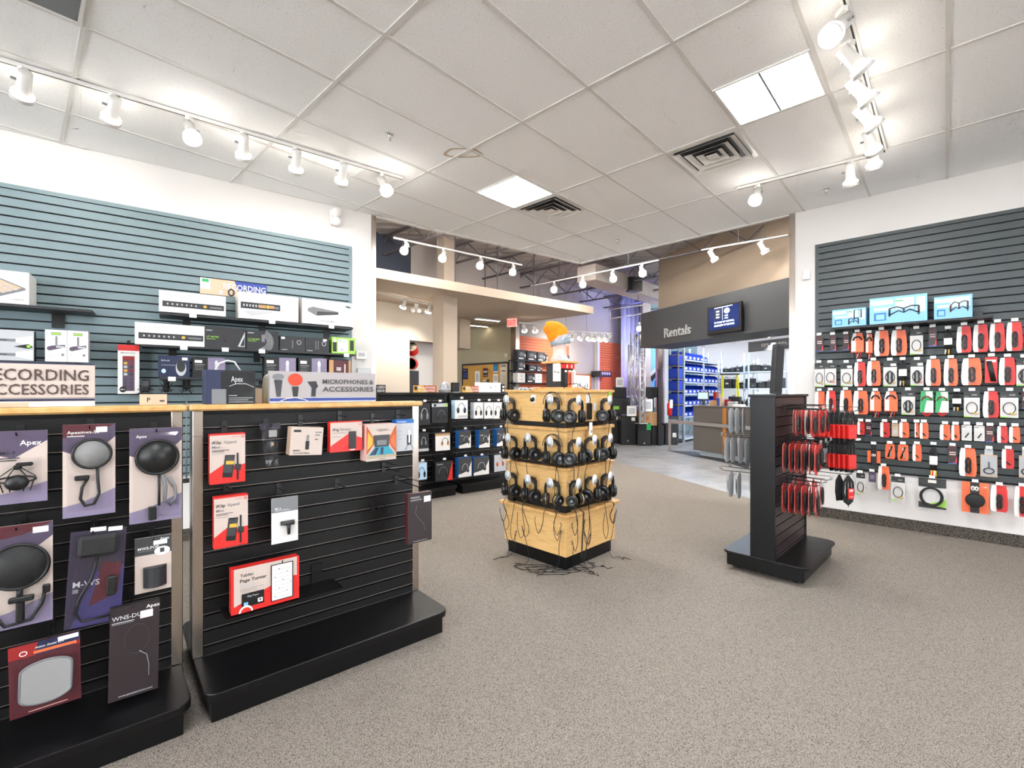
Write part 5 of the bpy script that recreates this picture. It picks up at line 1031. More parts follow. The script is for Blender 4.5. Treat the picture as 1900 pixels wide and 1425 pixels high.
        m.face([(W*.02, 0), (W*.98, 0), (W*.98, H*.55), (W*.95, H), (W*.1, H), (W*.05, H*.6)], -d, 0, 'green'); m.add([(W*.3, -d-.001, 0), (W*.97, -d-.001, 0), (W*.97, -d-.001, H*.55), (W*.5, -d-.001, H*.55)], [(0, 1, 2, 3)], 'white_card'); m.add([(W*.5, -d-.001, H*.7), (W*.93, -d-.001, H*.7), (W*.9, -d-.001, H*.98), (W*.4, -d-.001, H*.98)], [(0, 1, 2, 3)], 'card_white')
        c.tube([(W*(.5+.34*cos(pi*j/8)), -.012, H*(.55+.2*sin(pi*j/8))) for j in range(9)], .005, 'red_dark', 6)
        for q in range(3): c.tube([(W*(.5+(.3-.08*q)*cos(pi+pi*j/8)), -.008, H*(.02+(.18-.04*q)*sin(pi+pi*j/8))) for j in range(9)], .003, 'red', 5)
    elif kind == 'M':
        m.box(0, W, -d, 0, H*.12, H*.7, 'orange'); c.box(W*.28, W*.72, -.022, -d, 0, H, 'black', ch=.006); c.tube([(W*(.5+.18*cos(an)), -.024, H*(.78+.1*sin(an))) for an in [2*pi*j/12 for j in range(12)]], .006, 'charcoal', 6, closed=True)
        c.tube([(W*(.42+.06*cos(an)), -.025, H*(.5+.05*sin(an))) for an in [2*pi*j/10 for j in range(10)]], .003, 'white_card', 5, closed=True); c.tube([(W*(.58+.06*cos(an)), -.025, H*(.5+.05*sin(an))) for an in [2*pi*j/10 for j in range(10)]], .003, 'white_card', 5, closed=True)
    elif kind == 'D':
        m.box(0, W, -d, 0, 0, H, 'orange'); m.box(W*.32, W*.66, -d-.001, -d, 0, H, 'black'); m.print(0, W, 0, H, -d-.001, [('o', .42, .8, .05, .06, .02, 'white_card'), ('o', .56, .8, .05, .06, .02, 'white_card'), ('t', 'FLEX', .78, .85, .04, 'white_card', .16)])
        T = Matrix.Translation((W*.5, -d, H*.42)) @ Matrix.Rotation(pi/2, 4, 'X'); c.lathe([(W*.36, 0), (W*.37, .01), (W*.34, .03), (W*.3, .034), (0, .032)], 'black_soft', 28, T)
        b = (W*.05, W*.95, H*.05, H*.8)
    elif kind == 'Z':
        m.box(0, W, -d, 0, 0, H, 'card_white'); m.print(0, W, 0, H, -d, [('r', 0, 1, .7, 1, 'blk_card'), ('p', [(0, 0), (1, 0), (1, .12), (0, .2)], 'blk_card'), ('p', [(.3, .12), (1, .06), (1, .34)], 'lime'), ('r', .35, .65, .85, .95, 'white_card')])
        for q in range(3): c.tube([(W*(.47+(.36+.02*q)*cos(an)), -d-.012-.006*q, H*(.40+(.28+.01*q)*sin(an))) for an in [2*pi*j/28 for j in range(28)]], .008, 'black_soft', 6, closed=True)
        b = (W*.03, W*.97, H*.03, H*.78)
    elif kind == 'P':
        m.box(W*.25, W*.7, -.002, 0, H*.85, H, 'light_grey'); c.ell((W*.5, -.02, H*.45), (W*.48, .02, H*.42), 'plastic_grey', 14)
        for q in range(4): c.tube([(W*(.5+(.36-.05*q)*cos(an)), -.012-.006*q, H*(.45+(.3-.04*q)*sin(an))) for an in [2*pi*j/16 for j in range(16)]], .005, 'white_pl', 6, closed=True)
    elif kind == 'X':
        m.box(0, W, -d, 0, 0, H*.8, 'kraft_pale'); m.box(W*.25, W*.75, -.002, 0, H*.8, H, 'light_grey'); m.print(0, W, 0, H, -d, [('r', .05, .95, .05, .75, 'light_grey')]); c.tube([(W*.5, -d-.01, H*.55), (W*.5, -d-.012, H*.34)], .006, 'grey', 6)
        c.tube([(W*(.5+.3*cos(an)), -d-.01, H*(.22+.1*sin(an))) for an in [2*pi*j/16 for j in range(16)]], .005, 'dark_grey', 6, closed=True); b = (W*.03, W*.97, H*.03, H*.78)
    elif kind == 'C':
        m.face(flare(W, H, .04), -d, 0, 'orange'); c.tube([(W*.3, -d-.01, H*.12), (W*.68, -d-.012, H*.85)], .007, 'black', 6); c.tube([(W*.6, -d-.01, H*.12), (W*.5, -d-.012, H*.8)], .005, 'light_grey', 6)
    elif kind == 'E':
        m.box(0, W, -d, 0, 0, H, 'red'); m.print(0, W, 0, H, -d, [('r', .1, .9, .8, .9, 'white_card')])
        for q in range(3): c.tube([(W*(.2+.12*q), -d-.01, H*.85), (W*(.55+.14*q), -d-.012, H*.06)], .008, 'cable_black', 6)
    m.build('card' if kind not in 'BYP' else ('cable' if kind in 'BY' else 'header'), t)
    if c.v: c.build('cable' if kind not in 'BYKnvwr' else ('band' if kind in 'BY' else 'adapter'), t)
    if b:
        q = MB(); x0_, x1_, z0_, z1_ = b; e = (x1_-x0_)*.08; hh = .03
        q.add([(x0_, -d-.001, z0_), (x1_, -d-.001, z0_), (x1_, -d-.001, z1_), (x0_, -d-.001, z1_), (x0_+e, -d-hh, z0_+e), (x1_-e, -d-hh, z0_+e), (x1_-e, -d-hh, z1_-e), (x0_+e, -d-hh, z1_-e)], [(4, 5, 6, 7), (0, 1, 5, 4), (1, 2, 6, 5), (2, 3, 7, 6), (3, 0, 4, 7)], 'plastic'); q.build('blister', t)
    # hook with label holder above
    hook(RW, a0+W/2, z1+.004, 0, n+.035, hookl, tagm='white_pl', group='labelled pegs on the right wall', up=False)
A_ = (1500, 520); B_ = (1500, 740)
ROWS = [
 ('top row', A_, [('K', 70, 130, 495, 630), ('K', 190, 245, 490, 625), ('K', 305, 360, 485, 620), ('S', 370, 498, 470, 640), ('S', 502, 572, 475, 645), ('O', 578, 715, 450, 670), ('O', 725, 870, 445, 665), ('W', 895, 1010, 440, 655), ('K', 1060, 1130, 425, 585), ('B', 1185, 1275, 440, 655), ('R', 1302, 1440, 410, 640), ('R', 1447, 1588, 395, 635), ('R', 1592, 1735, 385, 630), ('R', 1740, 1890, 375, 625)]),
 ('second row', A_, [('W', 55, 140, 735, 940), ('W', 145, 245, 735, 925), ('W', 285, 390, 735, 935), ('R', 400, 508, 725, 935), ('O', 512, 640, 715, 930), ('W', 660, 780, 715, 935), ('B', 790, 875, 710, 930), ('W', 900, 1015, 710, 930), ('O', 1030, 1170, 700, 930), ('O', 1190, 1320, 695, 930), ('O', 1345, 1530, 690, 925), ('E', 1555, 1665, 680, 905), ('R', 1675, 1828, 685, 925), ('W', 1832, 1960, 690, 930)]),
 ('third row', A_, [('r', 55, 148, 980, 1170), ('R', 152, 245, 975, 1170), ('O', 275, 388, 970, 1180), ('O', 392, 530, 975, 1180), ('S', 536, 650, 980, 1155), ('S', 662, 795, 980, 1155), ('W', 820, 940, 975, 1185), ('G', 980, 1105, 975, 1165), ('G', 1115, 1240, 980, 1165), ('B', 1260, 1355, 985, 1150), ('W', 1370, 1510, 980, 1205), ('R', 1535, 1680, 980, 1210), ('W', 1690, 1850, 980, 1210), ('K', 1880, 1960, 985, 1130)]),
 ('fourth row', B_, [('r', 285, 338, 195, 315), ('r', 341, 410, 195, 315), ('r', 430, 498, 200, 315), ('K', 502, 560, 205, 325), ('r', 630, 718, 205, 335), ('n', 735, 793, 215, 330), ('r', 797, 890, 205, 340), ('r', 935, 973, 210, 340), ('r', 977, 1060, 210, 350), ('r', 1155, 1253, 225, 360), ('r', 1257, 1335, 230, 365), ('w', 1350, 1440, 230, 365), ('w', 1460, 1553, 235, 370), ('K', 1560, 1635, 240, 380), ('r', 1660, 1760, 240, 385), ('r', 1765, 1868, 245, 385)]),
 ('fifth row', B_, [('K', 300, 350, 375, 495), ('M', 520, 635, 400, 580), ('C', 675, 765, 395, 525), ('C', 785, 885, 400, 540), ('r', 915, 1000, 400, 545), ('Y', 1060, 1145, 405, 680), ('K', 1230, 1310, 415, 570), ('O', 1325, 1485, 430, 675), ('X', 1515, 1665, 440, 680), ('r', 1700, 1815, 440, 610), ('X', 1855, 1970, 450, 690)]),
 ('bottom row', B_, [('P', 310, 420, 625, 790), ('W', 422, 500, 650, 840), ('v', 532, 595, 640, 730), ('O', 610, 720, 590, 790), ('W', 730, 850, 680, 890), ('Z', 970, 1215, 690, 950), ('D', 1350, 1590, 725, 990), ('R', 1600, 1760, 755, 985), ('R', 1810, 1950, 765, 1030)]),
]
for rn, org, items in ROWS:
    for i, (k, x0, x1, yT, yB) in enumerate(items):
        wallpack(k, x0, x1, yT, yB, org, .12 if k not in 'KrwnvC' else .09, f'{KINDS[k]}, {NTH[i]} from the left, {rn}', f'cable packs on the {rn} of the right wall', f'labelled peg hook above the {NTH[i]} pack, {rn} of the right wall')
for u, v in ((1593, 818),): a, z = RW.px(u, v, .1); hook(RW, a, z, 0, .12, 'empty labelled peg hook near the left of the fifth row', tagm='white_pl', group='labelled pegs on the right wall')
for u, v, l in ((1580, 869, 'left'), (1600, 870, 'middle left'), (1667, 875, 'middle right'), (1697, 878, 'right')):
    a, z = RW.px(u, v, .0); hook(RW, a, z, 0, .1, f'empty black peg hook along the slatwall foot, {l} of four', group='bare pegs at the foot of the right wall')
# ================= headphone gondolas beyond the opening =================
M('lip_white', '#cfcbc4', .4)
HF = Frame(-.927+.03, 6.70+.03, 38.0)      # gondola nearer the camera's centre; panel face
gondola(HF.w(0), HF.a, 1.02, lip='lip_white', label= 'black gondola of boxed headphones right of the black dividing post', cap='black_lam', H=1.42, posts='black_lam', dep=.33, caps=False)
HF2 = Frame(*HF.w(-1.09)[:2], 38.0)
gondola(HF2.w(0), HF2.a, 1.04, lip='lip_white', label= 'black gondola of boxed headphones half hidden by the wooden capped gondola', cap='black_lam', H=1.42, posts='black_lam', dep=.33, caps=False)
# --
def HPA(cx_, cz_, s_, mt='light_grey', cup='grey'):   # printed headphone picture
    return [('l', [(cx_+s_*cos(pi*q/8), cz_+.10+s_*1.1*sin(pi*q/8)) for q in range(9)], .014, mt), ('c', cx_-s_, cz_, s_*.42, s_*.62, cup), ('c', cx_+s_, cz_, s_*.42, s_*.62, cup), ('l', [(cx_-s_, cz_), (cx_-s_, cz_+.12)], .012, mt), ('l', [(cx_+s_, cz_), (cx_+s_, cz_+.12)], .012, mt)]
OA = (690, 680); SA = 5.089; OB = (740, 840); SB_ = 8.636
def hp(fr, o, s_, x0, x1, yT, yB, label, items, body, side, n=.24, d=.10, g=None):
    u = (o[0]+x0/s_, o[1]+yT/s_, o[1]+yB/s_, o[0]+x1/s_)
    ob = card(fr, u, n, d, 'headphones_box', label, 'box', items, body, side=side, group='boxed headphones on the far gondolas')
    a0, a1, z0, z1 = fr.rect(*u, n); hook(fr, (a0+a1)/2, z1+.02, 0, n+.01, 'peg over the '+label, tagm='white_pl', group='tagged peg hooks of the far gondolas', up=False)
W_ = [('p', [(0, 0), (1, 0), (1, .8), (.72, .3), (.3, .2), (0, .15)], 'white_card')]
hp(HF, OA, SA, 785, 905, 320, 495, 'white box with blue round headphones, first in the upper row', [('r', .25, .98, .06, .18, 'light_grey')]+HPA(.5, .45, .26, 'blue', 'charcoal'), 'white_card', 'pale_blue')
for i, x in enumerate((965, 1062, 1150)): hp(HF, OA, SA, x, x+84, 340, 493, ('first', 'second', 'third')[i]+' white box with slim black headphones, upper row', HPA(.5, .35, .28, 'black', 'black'), 'white_card', 'light_grey')
for i, (x0, x1, yT, yB) in enumerate(((822, 935, 610, 775), (1012, 1113, 605, 770), (1180, 1250, 590, 755))): hp(HF, OA, SA, x0, x1, yT, yB, ('left', 'middle', 'right')[i]+' blue edged dark headphone box in the middle row', W_+HPA(.6, .35, .2, 'light_grey', 'black')+[('r', .1, .4, .7, .74, 'light_grey')], 'dark_grey', 'blue')
for i, (x0, x1, yT, yB) in enumerate(((958, 1165, 95, 400), (1200, 1445, 80, 370))): hp(HF, OB, SB_, x0, x1, yT, yB, ('left', 'right')[i]+' blue edged headphone box in the bottom row', W_+HPA(.5, .35, .22, 'light_grey', 'charcoal'), 'dark_grey', 'blue')
hp(HF, OB, SB_, 1530, 1715, 40, 310, 'pale box with pinkish headphones in the bottom row', HPA(.5, .45, .24, 'pink_card', 'rust'), 'light_grey', 'dark_grey')
hp(HF2, OA, SA, 440, 552, 350, 555, 'black headphone box nearest the steel edged post, upper row', HPA(.5, .4, .25), 'charcoal', 'black')
hp(HF2, OA, SA, 565, 716, 350, 535, 'grey banded black headphone box beside the dividing post', [('r', 0, 1, .82, 1, 'light_grey'), ('c', .2, .9, .08, .07, 'black'), ('r', .8, .94, .82, .98, 'lime')]+HPA(.6, .3, .22, 'grey', 'black'), 'charcoal', 'black')
hp(HF2, OA, SA, 440, 538, 630, 805, 'black headphone box with a grey foot band, middle row', [('r', 0, 1, 0, .15, 'light_grey')]+HPA(.5, .45, .2), 'charcoal', 'black')
hp(HF2, OA, SA, 600, 738, 635, 800, 'white box with brown patterned headphones, middle row', [('r', 0, 1, .86, 1, 'kraft')]+HPA(.66, .4, .2, 'brown_box', 'kraft'), 'white_card', 'brown_box')
hp(HF2, OA, SA, 430, 520, 915, 1075, 'pale blue card with dark headphones in the bottom row', HPA(.45, .3, .3, 'black', 'charcoal'), 'pale_blue', 'light_grey')
hp(HF2, OA, SA, 600, 762, 905, 1090, 'black headphone box with a red corner in the bottom row', [('p', [(.7, 0), (1, 0), (1, 1)], 'red'), ('t', 'Pioneer', .1, .84, .06, 'white_card', .35)]+HPA(.45, .35, .24, 'grey', 'black'), 'charcoal', 'black')
# things standing on the far gondolas
ZG = 1.421
def ontop(fr, u0, u1, vT, n, d, name, label, cat, items, body, extra=None):
    a0, a1, z0, z1 = fr.rect(u0, vT, 728, u1, n); m = MB(); W = a1-a0; H = max(.02, z1-ZG); m.box(0, W, 0, d, 0, H, body); m.print(0, W, 0, H, 0, items)
    return tag(m.build(name, None, fr.w(a0, n, ZG), fr.a), label, cat)
MS = [('p', [(0, 0), (.6, 0), (.4, 1), (0, 1)], 'gold'), ('c', .1, .6, .07, .3, 'charcoal'), ('t', 'MICROPHONE', .2, .55, .32, 'white_pl', .74), ('t', 'ACCESSORIES', .2, .12, .32, 'white_pl', .74)]
ontop(HF2, 767, 810, 715, .0, .01, 'table_sign', 'small orange microphone accessories sign left of the wire dome', 'sign', MS, 'rust')
ontop(HF, 858, 890, 716, .02, .01, 'table_sign', 'small orange microphone accessories sign right of the black speaker', 'sign', MS, 'rust')
ontop(HF2, 698, 715.5, 714, .03, .01, 'table_sign', 'small black sign reading USED GEAR', 'sign', [('t', 'USED', .08, .54, .34, 'white_pl', .84), ('t', 'GEAR', .08, .08, .34, 'white_pl', .84)], 'black')
ontop(HF, 889, 929, 709.5, .03, .12, 'headphones_box', 'white box with tiny drawings on top of the far gondola', 'box', [('p', [(.5+.0, .4), (.56, .4), (.53, .6)], 'grey'), ('c', .75, .6, .015, .05, 'grey'), ('c', .5, .65, .015, .05, 'grey'), ('c', .75, .2, .015, .05, 'grey')], 'white_card')
ontop(HF, 931, 936.5, 713, .02, .05, 'small_carton', 'narrow black carton beside the white box on the far gondola', 'box', [('r', .2, .8, .55, .8, 'white_card'), ('r', .2, .8, .1, .4, 'white_card')], 'black')
a, z = HF2.px(827, 715, -.02); m = MB(); T = Matrix.Translation((0, 0, 0)); M('wire_mesh', '#a5a5a8', .4, metal=.6, alpha=.6)
m.lathe([(.085, 0), (.088, .04), (.08, .09), (.055, .13), (.02, .148), (0, .15)], 'wire_mesh', 24)
for q in range(8): an = pi*q/8; m.tube([(.09*cos(an)*cos(t_), .09*sin(an)*cos(t_), .05+.1*sin(t_)) for t_ in [pi*k/10 for k in range(11)]], .0018, 'silver', 4)
m.tube([(.09*cos(2*pi*q/24), .09*sin(2*pi*q/24), .045) for q in range(24)], .004, 'silver', 6, closed=True)
tag(m.build('microphone_grille', None, HF2.w(a, -.05, ZG)), 'large silver wire mesh dome on the far gondola', 'grille')
a, z = HF.px(846, 715, .0); t = thing('desktop_speaker', 'small black desktop speaker beside the wire mesh dome', 'speaker', HF.w(a, -.03, ZG), HF.a)
MB().box(-.05, .05, -.04, .04, .008, .145, 'black', ch=.006).build('body', t); MB().box(-.06, .06, -.05, .05, 0, .008, 'silver').build('foot', t)

# ================= the store beyond =================
ZSF = 3.2
FA = Frame(-2.62, 9.07, 46.7); FO = Frame(-1.16, 13.0, -40.3); FW = Frame(.14, 12.19, 46.6); FB = Frame(3.02, 10.9, -68.3); FD = Frame(4.09, 10.5, -65.7)
DECK = 4.6
s = MB(); s.box(-16, 22, 4.0, 26, DECK, DECK+.1, 'deck')
for k in range(60): s.add([(-14, 5+.3*k, DECK-.001), (20, 5+.3*k, DECK-.001), (20, 5.06+.3*k, DECK-.03), (-14, 5.06+.3*k, DECK-.03)], [(0, 1, 2, 3)], 'deck')
struct('ceiling_deck', s, 'dark exposed metal roof deck of the store')
s = MB(); s.box(-16, 22, 25.9, 26, 0, DECK, 'lilac'); s.box(-16, -15.9, 4, 26, 0, DECK, 'unlit_blue'); s.box(21.9, 22, -3, 26, 0, DECK, 'lilac'); struct('wall_far', s)
# cream wall A with a niche, door head line
s = MB(); aN = FA.px(760, 650)[0]; aE = FA.px(834, 650)[0]; zN = FA.px(760, 631)[1]
s.box(-6, aN, 0, .15, 0, ZSF, 'beige_light'); s.box(aN, aE, 0, .15, zN, ZSF, 'beige_light'); s.box(aN-.15, aE, .45, .55, 0, ZSF, 'white_wall'); s.box(aE, aE+.06, 0, .55, 0, ZSF, 'beige_light'); s.box(aN-.12, aN, .15, .5, 0, ZSF, 'beige_light')
struct('wall_cream', s, loc=FA.w(0), rz=FA.a)
s = MB(); s.box(-3.5, FO.px(950, 650)[0], 0, .15, 0, ZSF, 'olive'); struct('wall_olive', s, loc=FO.w(0), rz=FO.a)
a = FO.px(949, 650)[0]; s = MB(); s.box(a, a+.17, -.03, .12, 0, ZSF-.0, 'steel'); struct('trim_3', s, loc=FO.w(0), rz=FO.a)
s = MB(); s.box(0, 12, 0, .15, 0, DECK, 'lilac'); s.box(-3.3, 0, 0, .15, ZSF+.16, DECK, 'lilac'); s.box(-9, -3.3, 0, .15, ZSF+.16, DECK, 'unlit_blue'); struct('wall_store', s, loc=FW.w(0), rz=FW.a)  # left stretch above the slab: its lack of light is put into the dark blue
# soffit
p0 = (-2.1, 7.25); d0 = Vector((3.95, 3.33)).normalized()
pL = (p0[0]-d0.x*5, p0[1]-d0.y*5); pR = (1.85, 10.58)
so = [pL, pR, (.14, 12.12), FO.w(-3.3)[:2], (-9, 12)]
s = MB().prism(so, ZSF, ZSF+.16, 'beige'); s.box(0, .01, 0, .01, ZSF+.05, ZSF+.06, 'beige')
struct('ceiling_soffit', s, 'low cream ceiling slab over the corner of the store')
# column through the soffit
cF = Frame(*at(823, 600, 8.55)[:2], 46.6-90+0)
x, y, _ = at(823, 600, 8.5)
s = MB(); ca = R(49.9)
pc = [(x, y), (x+.34*cos(ca), y+.34*sin(ca)), (x+.34*cos(ca)-.3*sin(ca), y+.34*sin(ca)+.3*cos(ca)), (x-.3*sin(ca), y+.3*cos(ca))]
s.prism(pc, 0, ZSF, 'beige'); struct('trim_4', s, 'beige square column under the cream ceiling slab')
x, y, _ = at(824, 470, 9.5); s = MB(); s.prism([(x, y), (x+.19, y+.17), (x+.0, y+.4), (x-.17, y+.15)], ZSF+.16, DECK, 'beige'); struct('trim_5', s, 'beige column rising above the cream ceiling slab')
x0, y0, zz0 = at(853, 645, 11.2); x1, y1, _ = at(873, 645, 11.6); s = MB(); s.prism([(x0, y0), (x1, y1), (x1-.5, y1+.5), (x0-.5, y0+.5)], zz0, ZSF, 'beige'); struct('trim_6', s, 'boxed beige bulkhead beside the column')
# cork board and notices on the olive wall
a0, a1, z0, z1 = FO.rect(857, 675.5, 730, 944, .03); z0 = 1.15
t = thing('notice_board', 'cork notice board in a dark frame on the olive wall', 'board', FO.w(a0, 0, z0), FO.a); W = a1-a0; H = z1-z0
MB().box(.03, W-.03, -.02, 0, .03, H-.03, 'cork').build('cork', t)
m = MB(); m.box(0, W, -.03, 0, H-.05, H, 'brown_box'); m.box(0, W, -.03, 0, 0, .04, 'brown_box'); m.box(0, .04, -.03, 0, 0, H, 'brown_box'); m.box(W-.05, W, -.03, 0, 0, H, 'brown_box'); m.build('frame', t)
for i, (x0, x1, yT, yB, b, it, lb) in enumerate(((115, 260, 630, 915, 'navy', [('t', 'MUSIC', .2, .8, .07, 'light_grey', .5), ('r', .2, .8, .2, .6, 'sign_blue')], 'dark navy poster at the left of the cork board'), (445, 570, 695, 1000, 'white_card', [('r', .2, .8, .1, .8, 'light_grey')], 'white sheet in the middle left of the cork board'),
    (660, 785, 620, 850, 'maroon', [('r', .1, .9, .5, .7, 'light_grey'), ('r', .1, .9, .1, .25, 'grey')], 'dark maroon flyer in the middle of the cork board'), (935, 1050, 480, 725, 'blue', [('c', .5, .5, .3, .25, 'teal'), ('r', 0, 1, 0, .12, 'white_card')], 'blue picture flyer at the top of the cork board'),
    (930, 1055, 770, 1000, 'white_card', [('r', .15, .85, .2, .8, 'light_grey')], 'white notice below the blue flyer'), (1110, 1290, 480, 1130, 'cream', [('r', .1, .9, .9, .93, 'dark_grey'), ('r', .15, .85, .84, .87, 'dark_grey'), ('r', .2, .8, .66, .7, 'dark_grey')]+[('r', .15, .85, .1+.05*k, .11+.05*k, 'grey') for k in range(9)], 'long cream list at the right of the cork board'), (660, 735, 920, 990, 'white_card', [('r', .3, .7, .1, .4, 'black')], 'small white card low on the cork board'), (755, 825, 915, 985, 'black', [('c', .5, .5, .2, .2, 'grey')], 'small black card low on the cork board'))):
    card(FO, (850+x0/14.25, 640+yT/14.25, 640+yB/14.25, 850+x1/14.25), .024, .003, 'pinned_notice', lb, 'notice', it, b)
dev(FO, 936, 656, 941, 663, .04, 'wall_speaker', 'tiny white box on the olive wall above the notice board', 'device', 'cream')
# exit sign
x, y, z = at(950, 600, 11.3); t = thing('exit_sign', 'red EXIT sign hanging under the cream ceiling slab', 'sign', (x, y, ZSF), R(-20))
m = MB(); m.box(-.12, .12, -.03, .03, -.20, -.0, 'exit_white'); m.text('EXIT', -.105, -.165, .135, -.0315, 'exit', .21); m.build('face', t)
# tracks and heads under the soffit and in the hall
tA = FA.px(700, 540, .8); 
p = Vector(at(700, 541, (3.15-EYE)*FPX/(726-541))); q = Vector(at(808, 566, (3.15-EYE)*FPX/(726-566)))
track(p, q, 'thin track rail under the cream ceiling slab')
for u, v, l in ((750, 553, 'left'), (797, 563, 'right')):
    Y = (3.13-EYE)*FPX/(726-v); p_ = at(u, v, Y); aim = FA.w(FA.px(u-40, 640)[0], 0, 1.9)
    head((p_[0], p_[1], 3.128), aim, f'{l} track light under the cream ceiling slab', 'track lights under the cream slab', 4.0)
x, y, z = at(773, 573, 9.3); t = thing('emergency_light', 'twin lamp emergency light below the cream ceiling slab', 'light fixture', (x, y, z))
MB().box(-.04, .04, -.03, .03, -.02, .1, 'white_pl').build('bracket', t); MB().ell((-.06, -.06, -.04), (.05, .05, .05), 'white_pl', 12).build('lamp_head', t); MB().ell((.06, -.06, -.04), (.05, .05, .05), 'white_pl', 12).build('lamp_head', t)
def htrack(ua, va, ub, vb, z, hs, label, grp, pw=1.4, rods=(.3, .8), s=1.0, light=True, aimd=(0, -.3, -1)):
    p = Vector(at(ua, va, (z-EYE)*FPX/(726-va))); q = Vector(at(ub, vb, (z-EYE)*FPX/(726-vb))); d = q-p; L = d.length
    track(p, q, label, rods=[(L*r_, DECK-z) for r_ in rods])
    for i, (u, v) in enumerate(hs):
        F_ = Frame(p.x, p.y, math.degrees(atan2(d.y, d.x))); a = F_.px(u, v)[0]; pt = F_.w(a, 0, z-.022)
        head(pt, (pt[0]+aimd[0], pt[1]+aimd[1], pt[2]+aimd[2]), f'track light {NTH[i]} from the left on the '+label.replace('white ', ''), grp, pw, s=s, light=light, cone=120)
htrack(730, 440, 968, 491, 4.0, ((753, 460), (823, 480), (892, 489), (952, 498)), 'white rail hanging over the cream slab', 'track lights over the cream slab', 2.2, aimd=(-.1, -.9, -1), s=1.15)
htrack(985, 530, 1222, 482, 4.0, ((1028, 535), (1081, 523), (1137, 514), (1191, 507)), 'white rail hanging over the far aisle', 'track lights over the far aisle', 2.4, aimd=(-.1, -.9, -1), s=1.25)
htrack(1302, 463, 1462, 435, 4.0, ((1320, 485), (1413, 466)), 'white rail before the brown wall', 'track lights before the brown wall', 1.4, aimd=(.5, -.2, -1), rods=(.45,), s=1.1)
htrack(1040, 613, 1135, 618, 3.0, ((1064, 627), (1081, 617), (1097, 620), (1106, 621), (1118, 623), (1129, 623)), 'far rail before the orange slatwalls', 'track lights of the far rail', 1.6, aimd=(-.7, 1.0, -.7), rods=(.1, .5), s=1.2, light=True)
htrack(962, 598, 1000, 600, 3.05, ((972, 605), (992, 604)), 'short rail at the steel corner', 'track lights by the steel corner', 1.2, aimd=(.2, .9, -.8), rods=(), s=1.1, light=False)
for k, (x, y) in enumerate(((1.6, 9.0), (5.5, 9.6), (-1.4, 7.0), (3.0, 7.4))):  # added area lights, kept out of view, brighten the far floor
    ld = bpy.data.lights.new('hall_fill', 'AREA'); ld.energy = HALL_FILL; ld.size = .8; ld.color = (1, .95, .88); lo = bpy.data.objects.new('hall_fill', ld); C.objects.link(lo); lo.location = (x, y, 4.35)
# roof joists
for k in range(9):
    c = Vector((-1.5, 6.5))+Vector((.6815, .7319))*(1.35*k)+GY*3; e = c-GY*13
    d = (e-c).normalized(); L = (e-c).length; m = MB()
    for zz in (DECK-.06, DECK-.42): m.box(0, L, -.03, .03, zz-.03, zz, 'joist')
    N = int(L/.42); 
    for j in range(N): m.tube([(j*.42, 0, DECK-.08 if j % 2 else DECK-.43), (j*.42+.42, 0, DECK-.43 if j % 2 else DECK-.08)], .012, 'joist', 4)
    o = struct('trim_joist', m, None, (c.x, c.y, 0), atan2(d.y, d.x)); o.name = 'roof_joist'; o['kind'] = 'structure'
for (x, y) in ((-.3, 9.6), (.5, 10.6), (1.1, 10.9), (-1.1, 9.0), (2.0, 12.4), (-.6, 10.4)):
    o = MB().tube([(x, y, ZSF+.16 if x < 1 else 3.9), (x, y, DECK)], .012, 'joist', 6).build('ceiling_rod'); o['kind'] = 'structure'
# duct and hanging speaker
p = Vector(at(1088, 520, 10.7)); m = MB(); m.box(0, 5.5, -.25, .25, -.0, .36, 'lilac'); o = m.build('air_duct', None, (p.x, p.y, 3.97), R(46.6)); tag(o, 'long rectangular grey air duct under the roof deck', 'duct')
p = Vector(at(1176, 528, 11.6)); t = thing('hanging_speaker', 'black loudspeaker hanging below the roof deck', 'speaker', (p.x, p.y, p.z), R(20))
m = MB(); m.prism([(-.18, -.1), (.18, -.1), (.12, .15), (-.12, .15)], -.17, .17, 'black'); m.build('cabinet', t); MB().tube([(0, 0, .17), (0, 0, DECK-p.z)], .008, 'joist', 6).build('cable', t)
# far orange slatwalls
for (u0, u1, vt, lb) in ((958.5, 1056, 622, 'orange slatwall panel behind the glass head, with stocked black shelves'), (1112, 1166, 632.6, 'orange slatwall panel behind the silver truss tower')):
    a0, zt = FW.px(u0, vt, .02); a1, _ = FW.px(u1, vt, .02); m = MB(); slats(m, a0, a1, .5, zt, 0, 'orange_slat', groove='rust'); tag(m.build('slatwall_panel', None, FW.w(0), FW.a), lb, 'wall panel')
a0 = FW.px(1103, 650)[0]; s = MB(); s.box(a0, a0+.12, -.12, 0, 0, 3.2, 'white_wall'); struct('trim_7', s, loc=FW.w(0), rz=FW.a)
